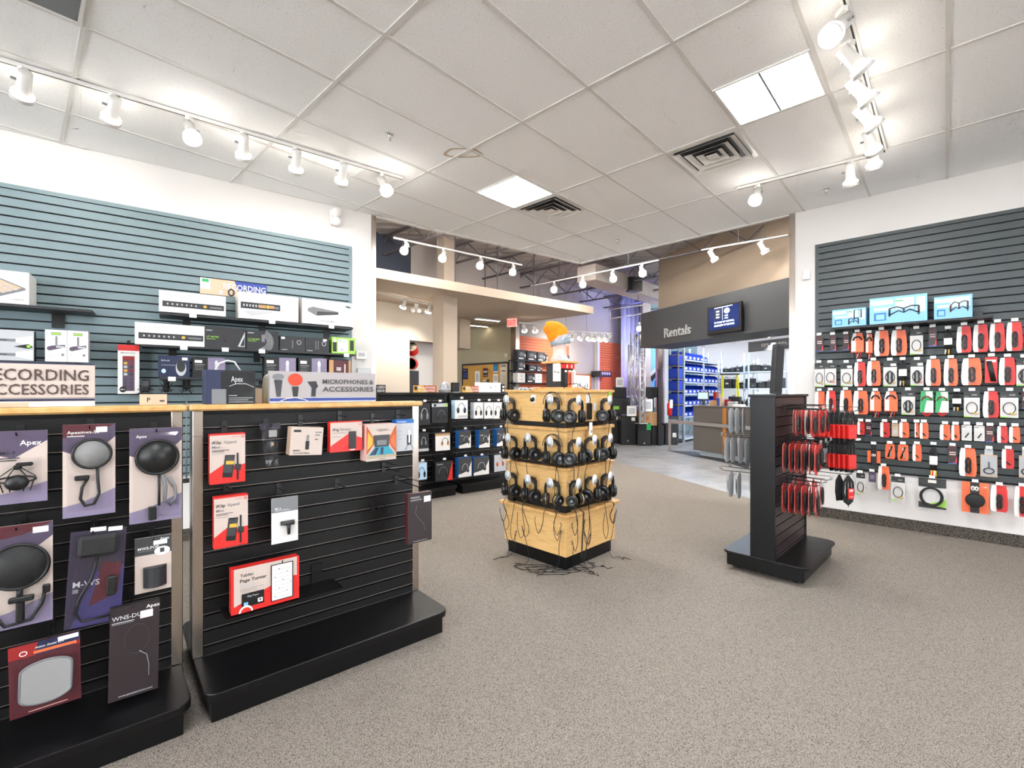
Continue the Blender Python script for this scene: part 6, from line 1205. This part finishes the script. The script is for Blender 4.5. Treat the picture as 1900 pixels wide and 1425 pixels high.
# shelves and goods on the first orange slatwall
OC = (950, 590); SC = 9.5; nF = .3
for ri, (vs, lb) in enumerate(((667, 'top'), (686.5, 'second'), (709.5, 'third'), (731, 'lowest'))):
    a0, z = FW.px(958, vs, nF); a1, _ = FW.px(1058, vs, nF); 
    t = thing('wall_shelf', f'black shelf on the orange slatwall, {lb} of four', 'shelf', FW.w(a0, 0, z-.03), FW.a); MB().box(0, a1-a0, -nF, -.019, 0, .03, 'black').build('board', t)
    sp = (((961, 976.5), (979, 996), (998, 1012), (1013, 1017), (1043, 1057)), ((961, 975), (982, 995), (996, 1006)), ((961, 975), (978, 992.5), (993.5, 1006)), ((963, 980), (982, 993), (994, 1004)))[ri]
    for i, (ua, ub) in enumerate(sp):
        dark = ri < 2 or (ri == 2 and i == 1); b0, _ = FW.px(ua, vs, nF); b1, _ = FW.px(ub, vs, nF); h_ = ((.26, .25, .24, .2, .22), (.25, .17, .15), (.24, .24, .24), (.17, .16, .18))[ri][i]
        it = [('r', .15, .7, .08, .22, 'white_card'), ('c', .5, .55, .3, .22, 'grey'), ('r', .82, .96, .3, .6, 'white_card')] if dark else [('r', .3, .4, .3, .35, 'dark_grey'), ('r', .5, .62, .3, .36, 'dark_grey'), ('c', .5, .7, .1, .1, 'light_grey')] if ri == 2 else [('c', .7, .5, .2, .3, ('blue', 'green', 'pink_card')[i]), ('r', .1, .4, .2, .8, ('teal', 'charcoal', 'kraft_pale')[i])]
        card(FW, None, nF-.01, .16, 'product_box', f'{"dark" if dark else "pale"} printed product box, {NTH[i]} on the {lb} shelf of the orange slatwall', 'box', it, 'charcoal' if dark else 'white_card', px=(b0, b1, z+.001, z+.001+h_), group='product boxes on the orange slatwall')
# framed display case on the far wall
a0, a1, z0, z1 = FW.rect(1063, 693, 724, 1097, .06); t = thing('display_case', 'lit display case in an orange wooden frame on the far wall', 'display case', FW.w(a0, 0, z0), FW.a); W = a1-a0; H = z1-z0
m = MB(); m.box(0, W, -.06, 0, H-.05, H, 'oak'); m.box(0, .05, -.06, 0, 0, H, 'oak'); m.box(W-.05, W, -.06, 0, 0, H, 'oak'); m.box(0, W, -.06, 0, 0, .04, 'oak'); m.build('frame', t); M('lit_panel', '#fff3e0', .6, emit=.9)
MB().box(.05, W-.05, -.02, -.005, .04, H-.05, 'lit_panel').build('backlight', t); m = MB()
for k in range(6): m.box(.12+k*(W-.2)/6, .16+k*(W-.2)/6, -.05, -.03, .04, .12+.05*(k % 3), 'grey')
m.build('fittings', t)
# shelf with lamp stand on the second slatwall
a0, a1, z0, z1 = FW.rect(1114, 688, 697, 1135, .35); t = thing('lighting_effect_box', 'boxed lighting effect on a black bracket on the orange slatwall', 'box', FW.w(a0, .0, z0), FW.a); m = MB(); m.box(0, a1-a0, -.35, -.02, 0, z1-z0, 'charcoal'); m.print(0, a1-a0, 0, z1-z0, -.35, [('c', .2+.2*k, .5, .08, .3, 'light_grey') for k in range(4)]); m.build('carton', t); MB().box(0, a1-a0, -.35, -.02, -.03, 0, 'black').build('bracket', t)
# truss towers
def truss(u, v0, v1, Y, w_, label, tri=True, light=None):
    x, y, z1 = at(u, v0, Y); _, _, z0 = at(u, v1, Y); z0 = max(z0, 0.0); t = thing('truss_tower', label, 'truss', (x, y, z0), R(20)); H = z1-z0
    P_ = [(w_/2*cos(R(a_)), w_/2*sin(R(a_))) for a_ in ((45, 135, 225, 315) if not tri else (90, 210, 330))]
    for (px_, py_) in P_: MB().tube([(px_, py_, 0), (px_, py_, H)], .022, 'silver', 8).build('chord', t)
    m = MB(); N = max(2, int(H/(w_*1.1)))
    for i in range(len(P_)):
        a_, b_ = P_[i], P_[(i+1) % len(P_)]
        for k in range(N): z_ = H*k/N; m.tube([(a_[0], a_[1], z_), (b_[0], b_[1], z_+H/N)] if k % 2 else [(b_[0], b_[1], z_), (a_[0], a_[1], z_+H/N)], .010, 'silver', 5)
    m.build('lacing', t); MB().box(-w_/2-.03, w_/2+.03, -w_/2-.03, w_/2+.03, -.01, 0, 'silver').build('base_plate', t)
truss(1179.5, 618, 753, 12.6, .26, 'thick silver truss tower by the dark canopy', tri=False)
truss(1190, 622, 785, 12.2, .17, 'slimmer silver truss tower right of the thick one')
truss(1168.5, 640, 735, 13.6, .12, 'thin violet lit truss in front of the drape')
# drape and violet light
m = MB(); x, y, _ = at(1160, 600, 15.6); vs = []; n = 24
for i in range(n+1):
    a_ = i/n; vs += [(a_*1.0, .05*sin(a_*34), 0), (a_*1.0, .05*sin(a_*34), 4.6)]
M('drape', '#c9c6dd', .7); m.add(vs, [(2*i, 2*i+2, 2*i+3, 2*i+1) for i in range(n)], 'drape', True); o = m.build('drape', None, (x-.2, y-.3, 0), R(25)); o.modifiers.new('thick', 'SOLIDIFY').thickness = .01
tag(o, 'tall pleated white drape glowing violet blue beside the orange slatwall', 'drape')
for (u, v, Y, pw, c) in ((1166, 560, 14.2, 16, (.25, .28, 1)), (1163, 700, 14.4, 9, (.55, .2, 1)), (1196, 640, 14.8, 9, (.3, .5, 1))):
    ld = bpy.data.lights.new('stage_light', 'POINT'); ld.energy = pw; ld.color = c; ld.shadow_soft_size = .08; lo = bpy.data.objects.new('stage_light', ld); C.objects.link(lo); lo.location = at(u, v, Y)
for u, v, l in ((1186, 602, 'left'), (1197, 603, 'right')): p_ = at(u, v-4, 12.3); head(p_, (p_[0]-.3, p_[1]-1, p_[2]-1), f'{l} bright lamp hanging above the truss towers', 'pair of lamps above the truss', 1.0, s=1.2, light=False)
m = MB(); p_ = at(1130, 574, 12.6); q_ = at(1192, 566, 12.2); r_ = at(1133, 591, 12.6); s_ = at(1192, 582, 12.2)
for a_, b_ in ((p_, q_), (r_, s_), (p_, r_)): m.tube([a_, b_], .015, 'silver', 6)
m.tube([at(1160, 569, 12.4), (at(1160, 569, 12.4)[0], 12.4, DECK)], .008, 'joist', 5); m.tube([at(1184, 585, 12.25), (at(1184, 585, 12.25)[0], 12.25, DECK)], .008, 'joist', 5); tag(m.build('lighting_bar', None), 'thin hanging pipe frame above the truss towers', 'frame')
# columns and mural by the rental bay
x, y, _ = at(1200, 600, 15.2); s = MB(); s.box(x-.13, x+.13, y, y+.3, 0, DECK, 'beige'); struct('trim_8', s, 'pale beige column behind the canopy end')
x, y, _ = at(1227.5, 700, 13.6); s = MB(); s.box(x-.10, x+.10, y, y+.25, 0, 2.7, 'beige'); struct('trim_9', s)
x, y, _ = at(1236.5, 700, 12.9); s = MB(); s.box(x-.055, x+.055, y, y+.12, 0, 2.7, 'galv'); struct('trim_10', s)
x, y, _ = at(1216, 700, 15.5); t = thing('mural_panel', 'sky blue picture panel seen behind the tall black column speaker', 'poster', (x, y, .9)); m = MB(); m.box(-.22, .14, 0, .05, 0, 2.0, 'sky_mural'); m.print(-.22, .14, 0, 2.0, 0, [('p', [(0, 0), (1, 0), (1, .25), (.6, .35), (.2, .22), (0, .28)], 'white_card'), ('p', [(.1, .5), (.9, .66), (1, .6), (.3, .42)], 'brown_box'), ('p', [(0, .56), (.7, .68), (.9, .64), (.1, .5)], 'light_grey'), ('r', .55, .8, .25, .45, 'brown_box')]); m.build('panel', t)
s = MB(); x, y, _ = at(1168, 700, 16.6); s.box(x, x+4, y, y+.1, 0, DECK, 'teal'); M('pale_teal', '#8aa3a5', .8); s.names = ['pale_teal']; struct('wall_bay', s)
# loudspeakers on the floor
OS = (1110, 640); SS = 7.122
def floorbox(x0, x1, yT, yB, Y, name, label, cat, items, body='black', dep=.4, rot=0, z0=None, grp=None, extra=None):
    xa, _, zt = at(OS[0]+x0/SS, OS[1]+yT/SS, Y); xb, _, zb = at(OS[0]+x1/SS, OS[1]+yB/SS, Y); zb = z0 if z0 is not None else 0; W = xb-xa; m = MB(); m.box(-W/2, W/2, 0, dep, 0, zt-zb, body, ch=.012)
    m.print(-W/2, W/2, 0, zt-zb, 0, items)
    o = m.build(name, None, ((xa+xb)/2, Y, zb), R(rot)); return tag(o, label, cat, grp)
SPK = [('r', .06, .94, .04, .96, 'black_soft')]
floorbox(140, 292, 920, 1300, 12.9, 'loudspeaker', 'black loudspeaker partly hidden behind the wooden tower', 'speaker', SPK+[('r', .5, .75, .82, .94, 'white_card')])
floorbox(298, 512, 942, 1325, 12.5, 'loudspeaker', 'large black loudspeaker under the leaning white sheet', 'speaker', SPK+[('r', .66, .88, .84, .96, 'white_card'), ('r', .4, .5, .1, .17, 'grey')])
floorbox(520, 700, 1035, 1335, 12.3, 'loudspeaker', 'black loudspeaker with a bright green tag', 'speaker', SPK+[('r', .66, .98, .7, .98, 'green'), ('r', .45, .55, .08, .13, 'light_grey')])
floorbox(705, 872, 1070, 1325, 12.4, 'loudspeaker', 'black loudspeaker below the cardboard box', 'speaker', SPK)
floorbox(885, 1055, 1040, 1310, 12.5, 'loudspeaker', 'black loudspeaker with a white square badge', 'speaker', SPK+[('r', .58, .86, .36, .56, 'white_card'), ('p', [(.62, .38), (.82, .54), (.82, .5), (.66, .38)], 'black')])
def zat(y, Y): return EYE-((OS[1]+y/SS)-CY)/FPX*Y
z_ = zat(920, 13.1)
floorbox(175, 430, 700, 905, 13.0, 'mixing_desk', 'grey black mixer case stacked behind the loudspeakers', 'mixer', [('r', .05, .4, .3, .5, 'lime'), ('r', .55, .95, .2, .8, 'black_soft')], 'charcoal', z0=zat(920, 12.9)+.001, dep=.35)
floorbox(200, 375, 560, 698, 12.95, 'monitor_screen', 'black flat monitor above the mixer case', 'screen', SPK, 'black', z0=zat(698, 12.95), dep=.05)
floorbox(632, 792, 556, 695, 12.5, 'monitor_screen', 'black flat monitor beside the tall black column speaker', 'screen', SPK, 'black', z0=zat(695, 12.5), dep=.05)
o = floorbox(655, 740, 695, 1070, 12.52, 'monitor_stand', 'thin dark stand under the right black monitor', 'stand', [], 'dark_grey', z0=zat(1065, 12.52)-.02, dep=.05); 
floorbox(552, 792, 890, 1070, 12.42, 'cardboard_box', 'brown cardboard box on the loudspeakers', 'box', [('r', .62, .64, 0, 1, 'kraft_pale'), ('t', 'X', .3, .4, .3, 'red', .22)], 'kraft', z0=zat(1070, 12.4)+.002, dep=.4)
floorbox(380, 505, 805, 940, 12.35, 'paper_sheet', 'white sheet leaning on the large loudspeaker', 'paper', [('r', .15, .85, .2, .8, 'light_grey')], 'white_card', z0=zat(940, 12.4)+.002, dep=.01)
floorbox(585, 720, 715, 850, 12.3, 'paper_sheet', 'white sheet above the cardboard box', 'paper', [('r', .15, .85, .2, .8, 'light_grey')], 'white_card', z0=zat(880, 12.3), dep=.01)
floorbox(235, 335, 430, 560, 13.0, 'paper_sheet', 'white sheet leaning on top of the left black monitor', 'paper', [('r', .15, .85, .2, .8, 'light_grey')], 'white_card', z0=zat(560, 13.0)+.002, dep=.01)
floorbox(790, 834, 318, 1070, 12.3, 'column_speaker', 'tall slim black column speaker standing near the rental bay', 'speaker', [], 'black', dep=.1)
x, y, _ = at(1242.5, 770, 12.2); t = thing('fire_extinguisher', 'small red fire extinguisher with a white tag on the door frame', 'extinguisher', (x, y, zat(935, 12.2))); MB().lathe([(.0, 0), (.06, .01), (.065, .3), (.03, .36), (0, .37)], 'red', 16).build('cylinder', t); MB().box(-.03, .03, -.03, .03, .37, .44, 'black').build('valve', t); MB().box(-.02, .06, -.07, -.068, .2, .42, 'white_card').build('tag', t)
# red drums in the niche
x, y, z = at(766, 648, FA.w(FA.px(766, 640)[0])[1]+.25)
for k, (v, lb) in enumerate(((648, 'upper red drum with a pale head in the white niche'), (675, 'lower red drum in the white niche'))):
    x, y, z = at(765-k, v, 9.95); t = thing('drum', lb, 'drum', (x, y, z)); T = Matrix.Rotation(R(60 if k == 0 else 90), 4, 'X') @ Matrix.Rotation(0, 4, 'X')
    r_ = .115; MB().lathe([(r_, -.09), (r_*1.04, -.085), (r_, -.07), (r_, .07), (r_*1.04, .085), (r_, .09)], 'red', 24, T).build('shell', t); MB().lathe([(0, .091), (r_*.96, .091)], 'cream', 24, T).build('head', t)
floor_z = at(768, 688, 9.9)[2]; aq = FA.px(775, 700, -.2)[0]; m = MB(); m.box(0, aq-aN, 0, .27, 0, floor_z, 'charcoal'); tag(m.build('amplifier_cabinet', None, FA.w(aN+.004, -.165), FA.a), 'dark grey cabinet standing in the white niche under the drums', 'cabinet')

# ================= rental bay =================
LC = 4.6
t = thing('canopy', 'dark grey canopy over the rental counter with raised lettering', 'canopy', FB.w(0, 0, 2.45), FB.a)
MB().box(0, LC, 0, .9, 0, .80, 'canopy').build('fascia', t); MB().box(0, LC, -.03, 0, -.0, .05, 'canopy').build('ledge', t)
a0, z0 = FB.px(1232, 628, .03); a1, _ = FB.px(1281, 624, .03); m = MB(); 
v_, f_, W_t = glyphs('Rentals'); H = .20; k_ = H/.72; kx = (a1-a0)/W_t; n_ = len(v_)
m.add([(a0+a_*kx, -.03, b_*k_) for a_, b_ in v_]+[(a0+a_*kx, 0, b_*k_) for a_, b_ in v_], f_+[tuple(q+n_ for q in f) for f in f_]+[(f[i], f[(i+1) % len(f)], f[(i+1) % len(f)]+n_, f[i]+n_) for f in f_ for i in range(len(f))], 'silver')
o = m.build('lettering', t); o.location = (0, 0, z0-2.45+.02)
for i, (u, v) in enumerate(((1256.8, 649.8), (1304.6, 643), (1361, 635.7), (1428.5, 626.3))):
    Y = (2.449-EYE)*FPX/(726-v); x, y, _ = at(u, v, Y); dl = thing('downlight', f'small recessed downlight under the canopy, {NTH[i]} from the left', 'light fixture', (x, y, 2.449), 0, 'downlights under the dark canopy')
    MB().lathe([(.055, -.003), (.04, -.003)], 'silver', 18).build('trim', dl); MB().lathe([(0, -.002), (.038, -.002)], 'lamp', 16).build('bulb', dl)
    ld = bpy.data.lights.new('spot', 'SPOT'); ld.energy = 25; ld.spot_size = R(110); ld.spot_blend = .8; ld.color = (.9, .95, 1); lo = bpy.data.objects.new('spot', ld); C.objects.link(lo); lo.parent = dl; lo.location = (0, 0, -.02)
s = MB(); a_ = FB.px(1222, 500, -.45)[0]; s.box(a_, 7, .45, .6, 3.25, DECK, 'brown_wall'); ab = FB.px(1253, 500, -.40)[0]; s.box(ab, 7, .40, .45, 3.25, DECK, 'brown_wall'); struct('wall_brown', s, 'tall brown wall above the canopy', FB.w(0), FB.a)
s = MB(); s.box(0, LC+2, .9, 1.0, 2.55, 3.25, 'canopy'); s.box(a_, 7, .6, 6, 3.24, 3.34, 'deck'); struct('ceiling_bay', s, None, FB.w(0), FB.a)
a0, a1, z0, z1 = FB.rect(1312.3, 571.7, 622, 1374.6, .10); t = thing('television', 'wall television with a blue screen on the dark canopy', 'television', FB.w(a0, 0, z0), FB.a); W = a1-a0; H = z1-z0
MB().box(0, W, -.10, -.04, 0, H, 'black', ch=.006).build('casing', t); m = MB(); m.box(.04, W-.04, -.101, -.10, H*.14, H-.03, 'screen'); m.print(.04, W-.04, H*.14, H-.03, -.101, [('p', [(0, .0), (.5, 0), (.2, 1), (0, 1)], 'screen'), ('r', .18, .46, .45, .95, 'navy'), ('r', .2, .8, .96, .99, 'screen_text'), ('r', .47, .48, .4, .95, 'screen_text')]+[('r', .26, .36, .52+.13*k, .58+.13*k, 'screen_text') for k in range(3)]+[('c', .62, .78, .09, .12, 'screen_text'), ('r', .55, .66, .55, .6, 'screen_text'), ('r', .55, .66, .44, .49, 'screen_text'), ('t', 'IN CASE OF RENTAL', .2, .28, .08, 'screen_text', .66), ('t', 'DEPARTMENT OF THIS STORE', .2, .14, .08, 'screen_text', .66)]); m.build('screen', t)
# counter
DL = 2.9; t = thing('counter', 'dark grey rental counter with an oak strip and steel rail', 'counter', FD.w(0, 0, 0), FD.a)
MB().box(0, DL, 0, .75, .12, 1.09, 'desk').build('body', t); MB().box(-.02, DL+.02, -.02, .78, 1.09, 1.12, 'desk').build('counter_top', t); MB().box(.1, DL-.1, .1, .7, 0, .12, 'galv').build('plinth', t)
a0 = FD.px(1341.5, 800)[0]; a1 = FD.px(1348, 800)[0]; MB().box(a0, a1, -.012, 0, .10, 1.09, 'oak').build('oak_strip', t)
ar = FD.px(1241, 780, .03)[0]; MB().box(ar, DL, -.05, -.012, .68, .75, 'alu').build('rail', t); MB().box(ar, ar+.05, -.05, -.01, 0, .68, 'alu').build('rail_post', t)
pm = [floor_px(1238.7, 836.2), floor_px(1288.4, 838.6), floor_px(1358, 850), floor_px(1390, 855), floor_px(1390, 871), floor_px(1358, 861)]
tag(MB().prism(pm, 0.0, .006, 'charcoal').build('floor_shadow'), 'dark strip of shade laid on the tiles before the rental counter', 'mat')  # shade at the counter foot, drawn as a thin dark sheet
# shelving with blue bins
SH = Frame(4.84, 13.07, 48.5)
t = thing('storage_shelving', 'galvanised shelving full of blue bins behind the counter', 'shelving', SH.w(0), SH.a)
SL = 3.3; levs = [.10, .72, 1.04, 1.37, 1.70, 2.03, 2.34]
for x_ in (0, 1.55, SL-.04):
    for y_ in (0, .42): MB().box(x_, x_+.04, y_, y_+.04, 0, 2.75, 'galv').build('upright', t)
for z_ in levs[:]: MB().box(0, SL, 0, .46, z_-.035, z_, 'galv').build('shelf_board', t)
for z_ in levs: MB().box(-.012, 0, .02, .44, z_-.05, z_, 'grey').build('side_brace', t)
def bin_mb(w_, d_, h_):
    m = MB(); 
    m.box(0, w_, 0, d_, 0, .006, 'bin_blue'); m.box(0, w_, d_-.006, d_, 0, h_, 'bin_blue'); m.box(0, w_, 0, .006, 0, h_*.5, 'bin_blue')
    for x_ in (0, w_-.005): m.add([(x_, 0, 0), (x_, d_, 0), (x_, d_, h_), (x_, d_*.55, h_), (x_, 0, h_*.5), (x_+.005, 0, 0), (x_+.005, d_, 0), (x_+.005, d_, h_), (x_+.005, d_*.55, h_), (x_+.005, 0, h_*.5)], [(4, 3, 2, 1, 0), (5, 6, 7, 8, 9), (3, 4, 9, 8), (2, 3, 8, 7)], 'bin_blue')
    return m
BG = ('lowest', 'second', 'third', 'fourth', 'fifth', 'top'); proto = None
for li, z_ in enumerate(levs[1:]):
    for k in range(10 if li < 5 else 6):
        x_ = .05+.315*k+(.03 if k > 4 else 0)
        lab = f'open blue bin with a white label, {NTH[k]} along the {BG[li]} bin shelf'
        if proto is None:
            proto = thing('storage_bin', lab, 'bin', SH.w(x_, -.02, z_+.001), SH.a, 'blue storage bins behind the counter'); bin_mb(.28, .38, .24).build('tray', proto)
            MB().box(.06, .2, -.002, 0, .03, .09, 'white_card').build('label_card', proto)
        else: dup(proto, location=SH.w(x_, -.02, z_+.001), label=lab)
# end side tubs seen through the frame
for li, z_ in enumerate(levs[1:-1]):
    x, y, _ = SH.w(-.45, -.0, 0)
tt = Frame(*SH.w(-.03, -.45)[:2], 48.5-90)
for li, z_ in enumerate((.75, 1.09, 1.46, 1.80, 2.16)):
    o = tag(MB().box(0, .40, .0, .30, 0, .27, 'bin_blue', ch=.01).build('storage_tub', None, tt.w(.02, .33, z_), tt.a), f'closed blue tub in the end rack, {NTH[li]} from the bottom', 'tub', 'closed blue tubs at the shelving end')
er = thing('end_rack', 'narrow steel end rack holding the closed blue tubs', 'rack', tt.w(0), tt.a)
for x_ in (0, .42):
    for y_ in (-.34, -.02): MB().box(x_-.02, x_+.01, y_, y_+.03, 0, 2.6, 'grey').build('upright', er)
for z_ in (.70, .745, 1.08, 1.45, 1.79, 2.15, 2.46): MB().box(-.01, .42, -.34, 0, z_-.03, z_, 'grey').build('shelf_board', er)
# back wall and racks further right
s = MB(); s.box(-3, 8, 0, .1, 0, 3.3, 'white_wall'); struct('wall_rental', s, 'white back wall of the rental bay', (6.6, 16.6, 0), R(-35))
for k, (u, Y) in enumerate(((1352, 13.4), (1400, 12.6))):
    x, y, _ = at(u-14 if k == 0 else u-12, 700, Y); rk = thing('storage_rack', ('steel rack of black gear behind the yellow ladder', 'steel rack of black gear at the right end of the rental bay')[k], 'shelving', (x, y, 0), R(-12)); Lr_ = 1.0
    for x_ in (0, Lr_-.04):
        for y_ in (0, .42): MB().box(x_, x_+.04, y_, y_+.04, 0, 2.5 if k else 2.35, 'galv').build('upright', rk)
    for z_ in (.5, 1.0, 1.52, 1.98): MB().box(0, Lr_, 0, .46, z_-.035, z_, 'galv').build('shelf_board', rk)
    rr = random.Random(5+k)
    for li, z_ in enumerate((.5, 1.0, 1.52, 1.98)):
        x_ = .05; j = 0
        while x_ < Lr_-.2:
            w_ = rr.uniform(.14, .3); h_ = rr.uniform(.14, .3) if li != 3 else rr.uniform(.1, .18); w_ = min(w_, Lr_-.05-x_)
            m = MB(); m.box(0, w_-.015, 0, .36, 0, h_, rr.choice(('black', 'charcoal', 'black_soft')), ch=.01); m.print(0, w_-.015, 0, h_, 0, [('r', .3, .6, .4, .55, rr.choice(('light_grey', 'grey', 'dark_grey')))]); m.tube([(w_*.3, .1, h_), (w_*.35, .1, h_+.03), (w_*.6, .1, h_+.03), (w_*.65, .1, h_)], .008, 'black', 6)
            c_, s_ = cos(R(-12)), sin(R(-12))
            tag(m.build('gear_case', None, (x+x_*c_-.02*s_, y+x_*s_+.02*c_, z_+.001), R(-12)), f'black gear case, {NTH[j]} along the {BG[li]} shelf of the {("ladder side rack", "right end rack")[k]}', 'case', 'gear cases behind the counter'); x_ += w_; j += 1
x, y, _ = at(1345, 700, 11.9); t = thing('step_ladder', 'yellow step ladder standing behind the rental counter', 'ladder', (x, y, 0), R(-8))
for s_, x_ in ((-1, 0), (1, .36)): MB().tube([(x_+.10*s_*.6, 0, 0), (x_-.0*s_, .18, 1.86)], .024, 'yellow', 4).build('rail', t)
for k in range(6): f = (k+1)/6.3; MB().box(.0-.06*(1-f), .36+.06*(1-f), .18*f-.03, .18*f+.04, 1.86*f-.02, 1.86*f+.01, 'light_grey').build('step', t)
MB().box(-.03, .39, .1, .3, 1.86, 1.90, 'charcoal').build('top_cap', t)
for x_ in (0, .36): MB().tube([(x_, .5, 0), (x_, .22, 1.86)], .014, 'yellow', 4).build('rear_leg', t)
# things on the counter
def oncounter(u, n_, w_, d_, h_, name, label, cat, mat, items=(), tilt=0, z=1.121):
    a = FD.px(u, 740, n_)[0]; m = MB(); m.box(-w_/2, w_/2, 0, d_, 0, h_, mat, ch=.004); m.print(-w_/2, w_/2, 0, h_, 0, list(items))
    o = tag(m.build(name, None, FD.w(a, n_, z), FD.a), label, cat); 
    if tilt: o.rotation_euler = (R(tilt), 0, FD.a)
    return o
a = FD.px(1305, 740, -.3)[0]; t = thing('tablet_screen', 'tablet screen on a stand at the left end of the counter', 'screen', FD.w(a, -.3, 1.121), FD.a+R(25)); MB().box(-.03, .03, -.01, .03, 0, .14, 'black').box(-.09, .09, -.05, .08, 0, .01, 'black').build('stand', t); m = MB(); m.box(-.13, .13, -.03, -.01, .12, .31, 'black', ch=.005); m.build('casing', t); M('tablet_glow', '#9fb6bd', .3, emit=.35); MB().box(-.11, .11, -.031, -.03, .14, .29, 'tablet_glow').build('display', t)
for u, n_, w_, h_, mt, lb, it in ((1322, -.2, .16, .11, 'kraft', 'small brown parcel on the counter', ()), (1331, -.25, .1, .17, 'sign_blue', 'blue leaflet holder on the counter', ()), (1337, -.2, .06, .2, 'kraft_pale', 'standing leaflet left of the oak strip', ()), (1349, -.3, .14, .14, 'red_dark', 'red brown stack of boxes on the counter', ()), (1357, -.2, .2, .1, 'light_grey', 'grey crumpled packet on the counter', ()), (1364, -.35, .2, .2, 'black_soft', 'black cable heap on the counter beside the ladder', ()), (1326, -.4, .08, .3, 'red_dark', 'small red bag hanging behind the counter', ())):
    oncounter(u, n_, w_, .08, h_, 'counter_item', lb, 'item', mt, it)
oncounter(1367, .0, .2, .14, .05, 'paper_pad', 'stack of white papers at the front of the counter', 'paper', 'white_card')
x, y, _ = at(1414, 728, 8.6); t = thing('tablet_screen', 'white tablet screen seen above the cable rack', 'screen', (x, y, 1.121+.2), R(-30)); MB().box(-.12, .12, 0, .02, 0, .1, 'white_pl', ch=.004).build('casing', t); MB().box(-.10, .10, -.001, 0, .01, .09, 'tablet_glow').build('display', t); MB().box(-.02, .02, .02, .04, -.2, .05, 'black').build('stand', t)
s = MB(); a0 = FB.px(1418, 640, -1.1)[0]; s.box(a0-.3, a0+2.0, 1.02, 1.06, 2.22, 2.42, 'grey'); s.text('SPLIT SPLIT', a0, 2.30, .06, 1.015, 'white_pl', .7); tag(s.build('hanging_sign', None, FB.w(0), FB.a), 'grey hanging sign with white letters behind the canopy edge', 'sign')
# cool ceiling panels of the rental bay
for k, (x, y) in enumerate(((6.2, 12.9), (7.6, 11.6), (5.6, 14.6))):
    t = thing('ceiling_light', f'cool white ceiling panel of the rental bay, {("middle", "right", "left")[k]} one hidden by the canopy', 'light fixture', (x, y, 3.235), R(20), 'rental bay ceiling panels'); M('cool_panel', '#dcecff', .5, emit=20); MB().box(-.6, .6, -.3, .3, -.02, 0, 'cool_panel').build('diffuser', t); MB().box(-.62, .62, -.32, .32, -.01, 0, 'white_metal').build('frame', t)

# extra ceiling lights under the cream slab (lit strips seen from below)
for k, (u, v) in enumerate(((905, 592), (885, 603))):
    Y = (3.19-EYE)*FPX/(726-v); x, y, _ = at(u, v, Y); t = thing('ceiling_light', f'slim lit fixture under the cream slab, {("front", "rear")[k]} one before the olive wall', 'light fixture', (x, y, 3.19), R(35), 'slim lights under the cream slab')
    M('slim_lamp', '#fff4e0', .5, emit=7); MB().box(-.35, .35, -.05, .05, -.03, 0, 'white_metal').build('casing', t); MB().box(-.33, .33, -.04, .04, -.033, -.03, 'slim_lamp').build('tube', t)

# keep the furniture labels unique and short
bpy.context.view_layer.update()
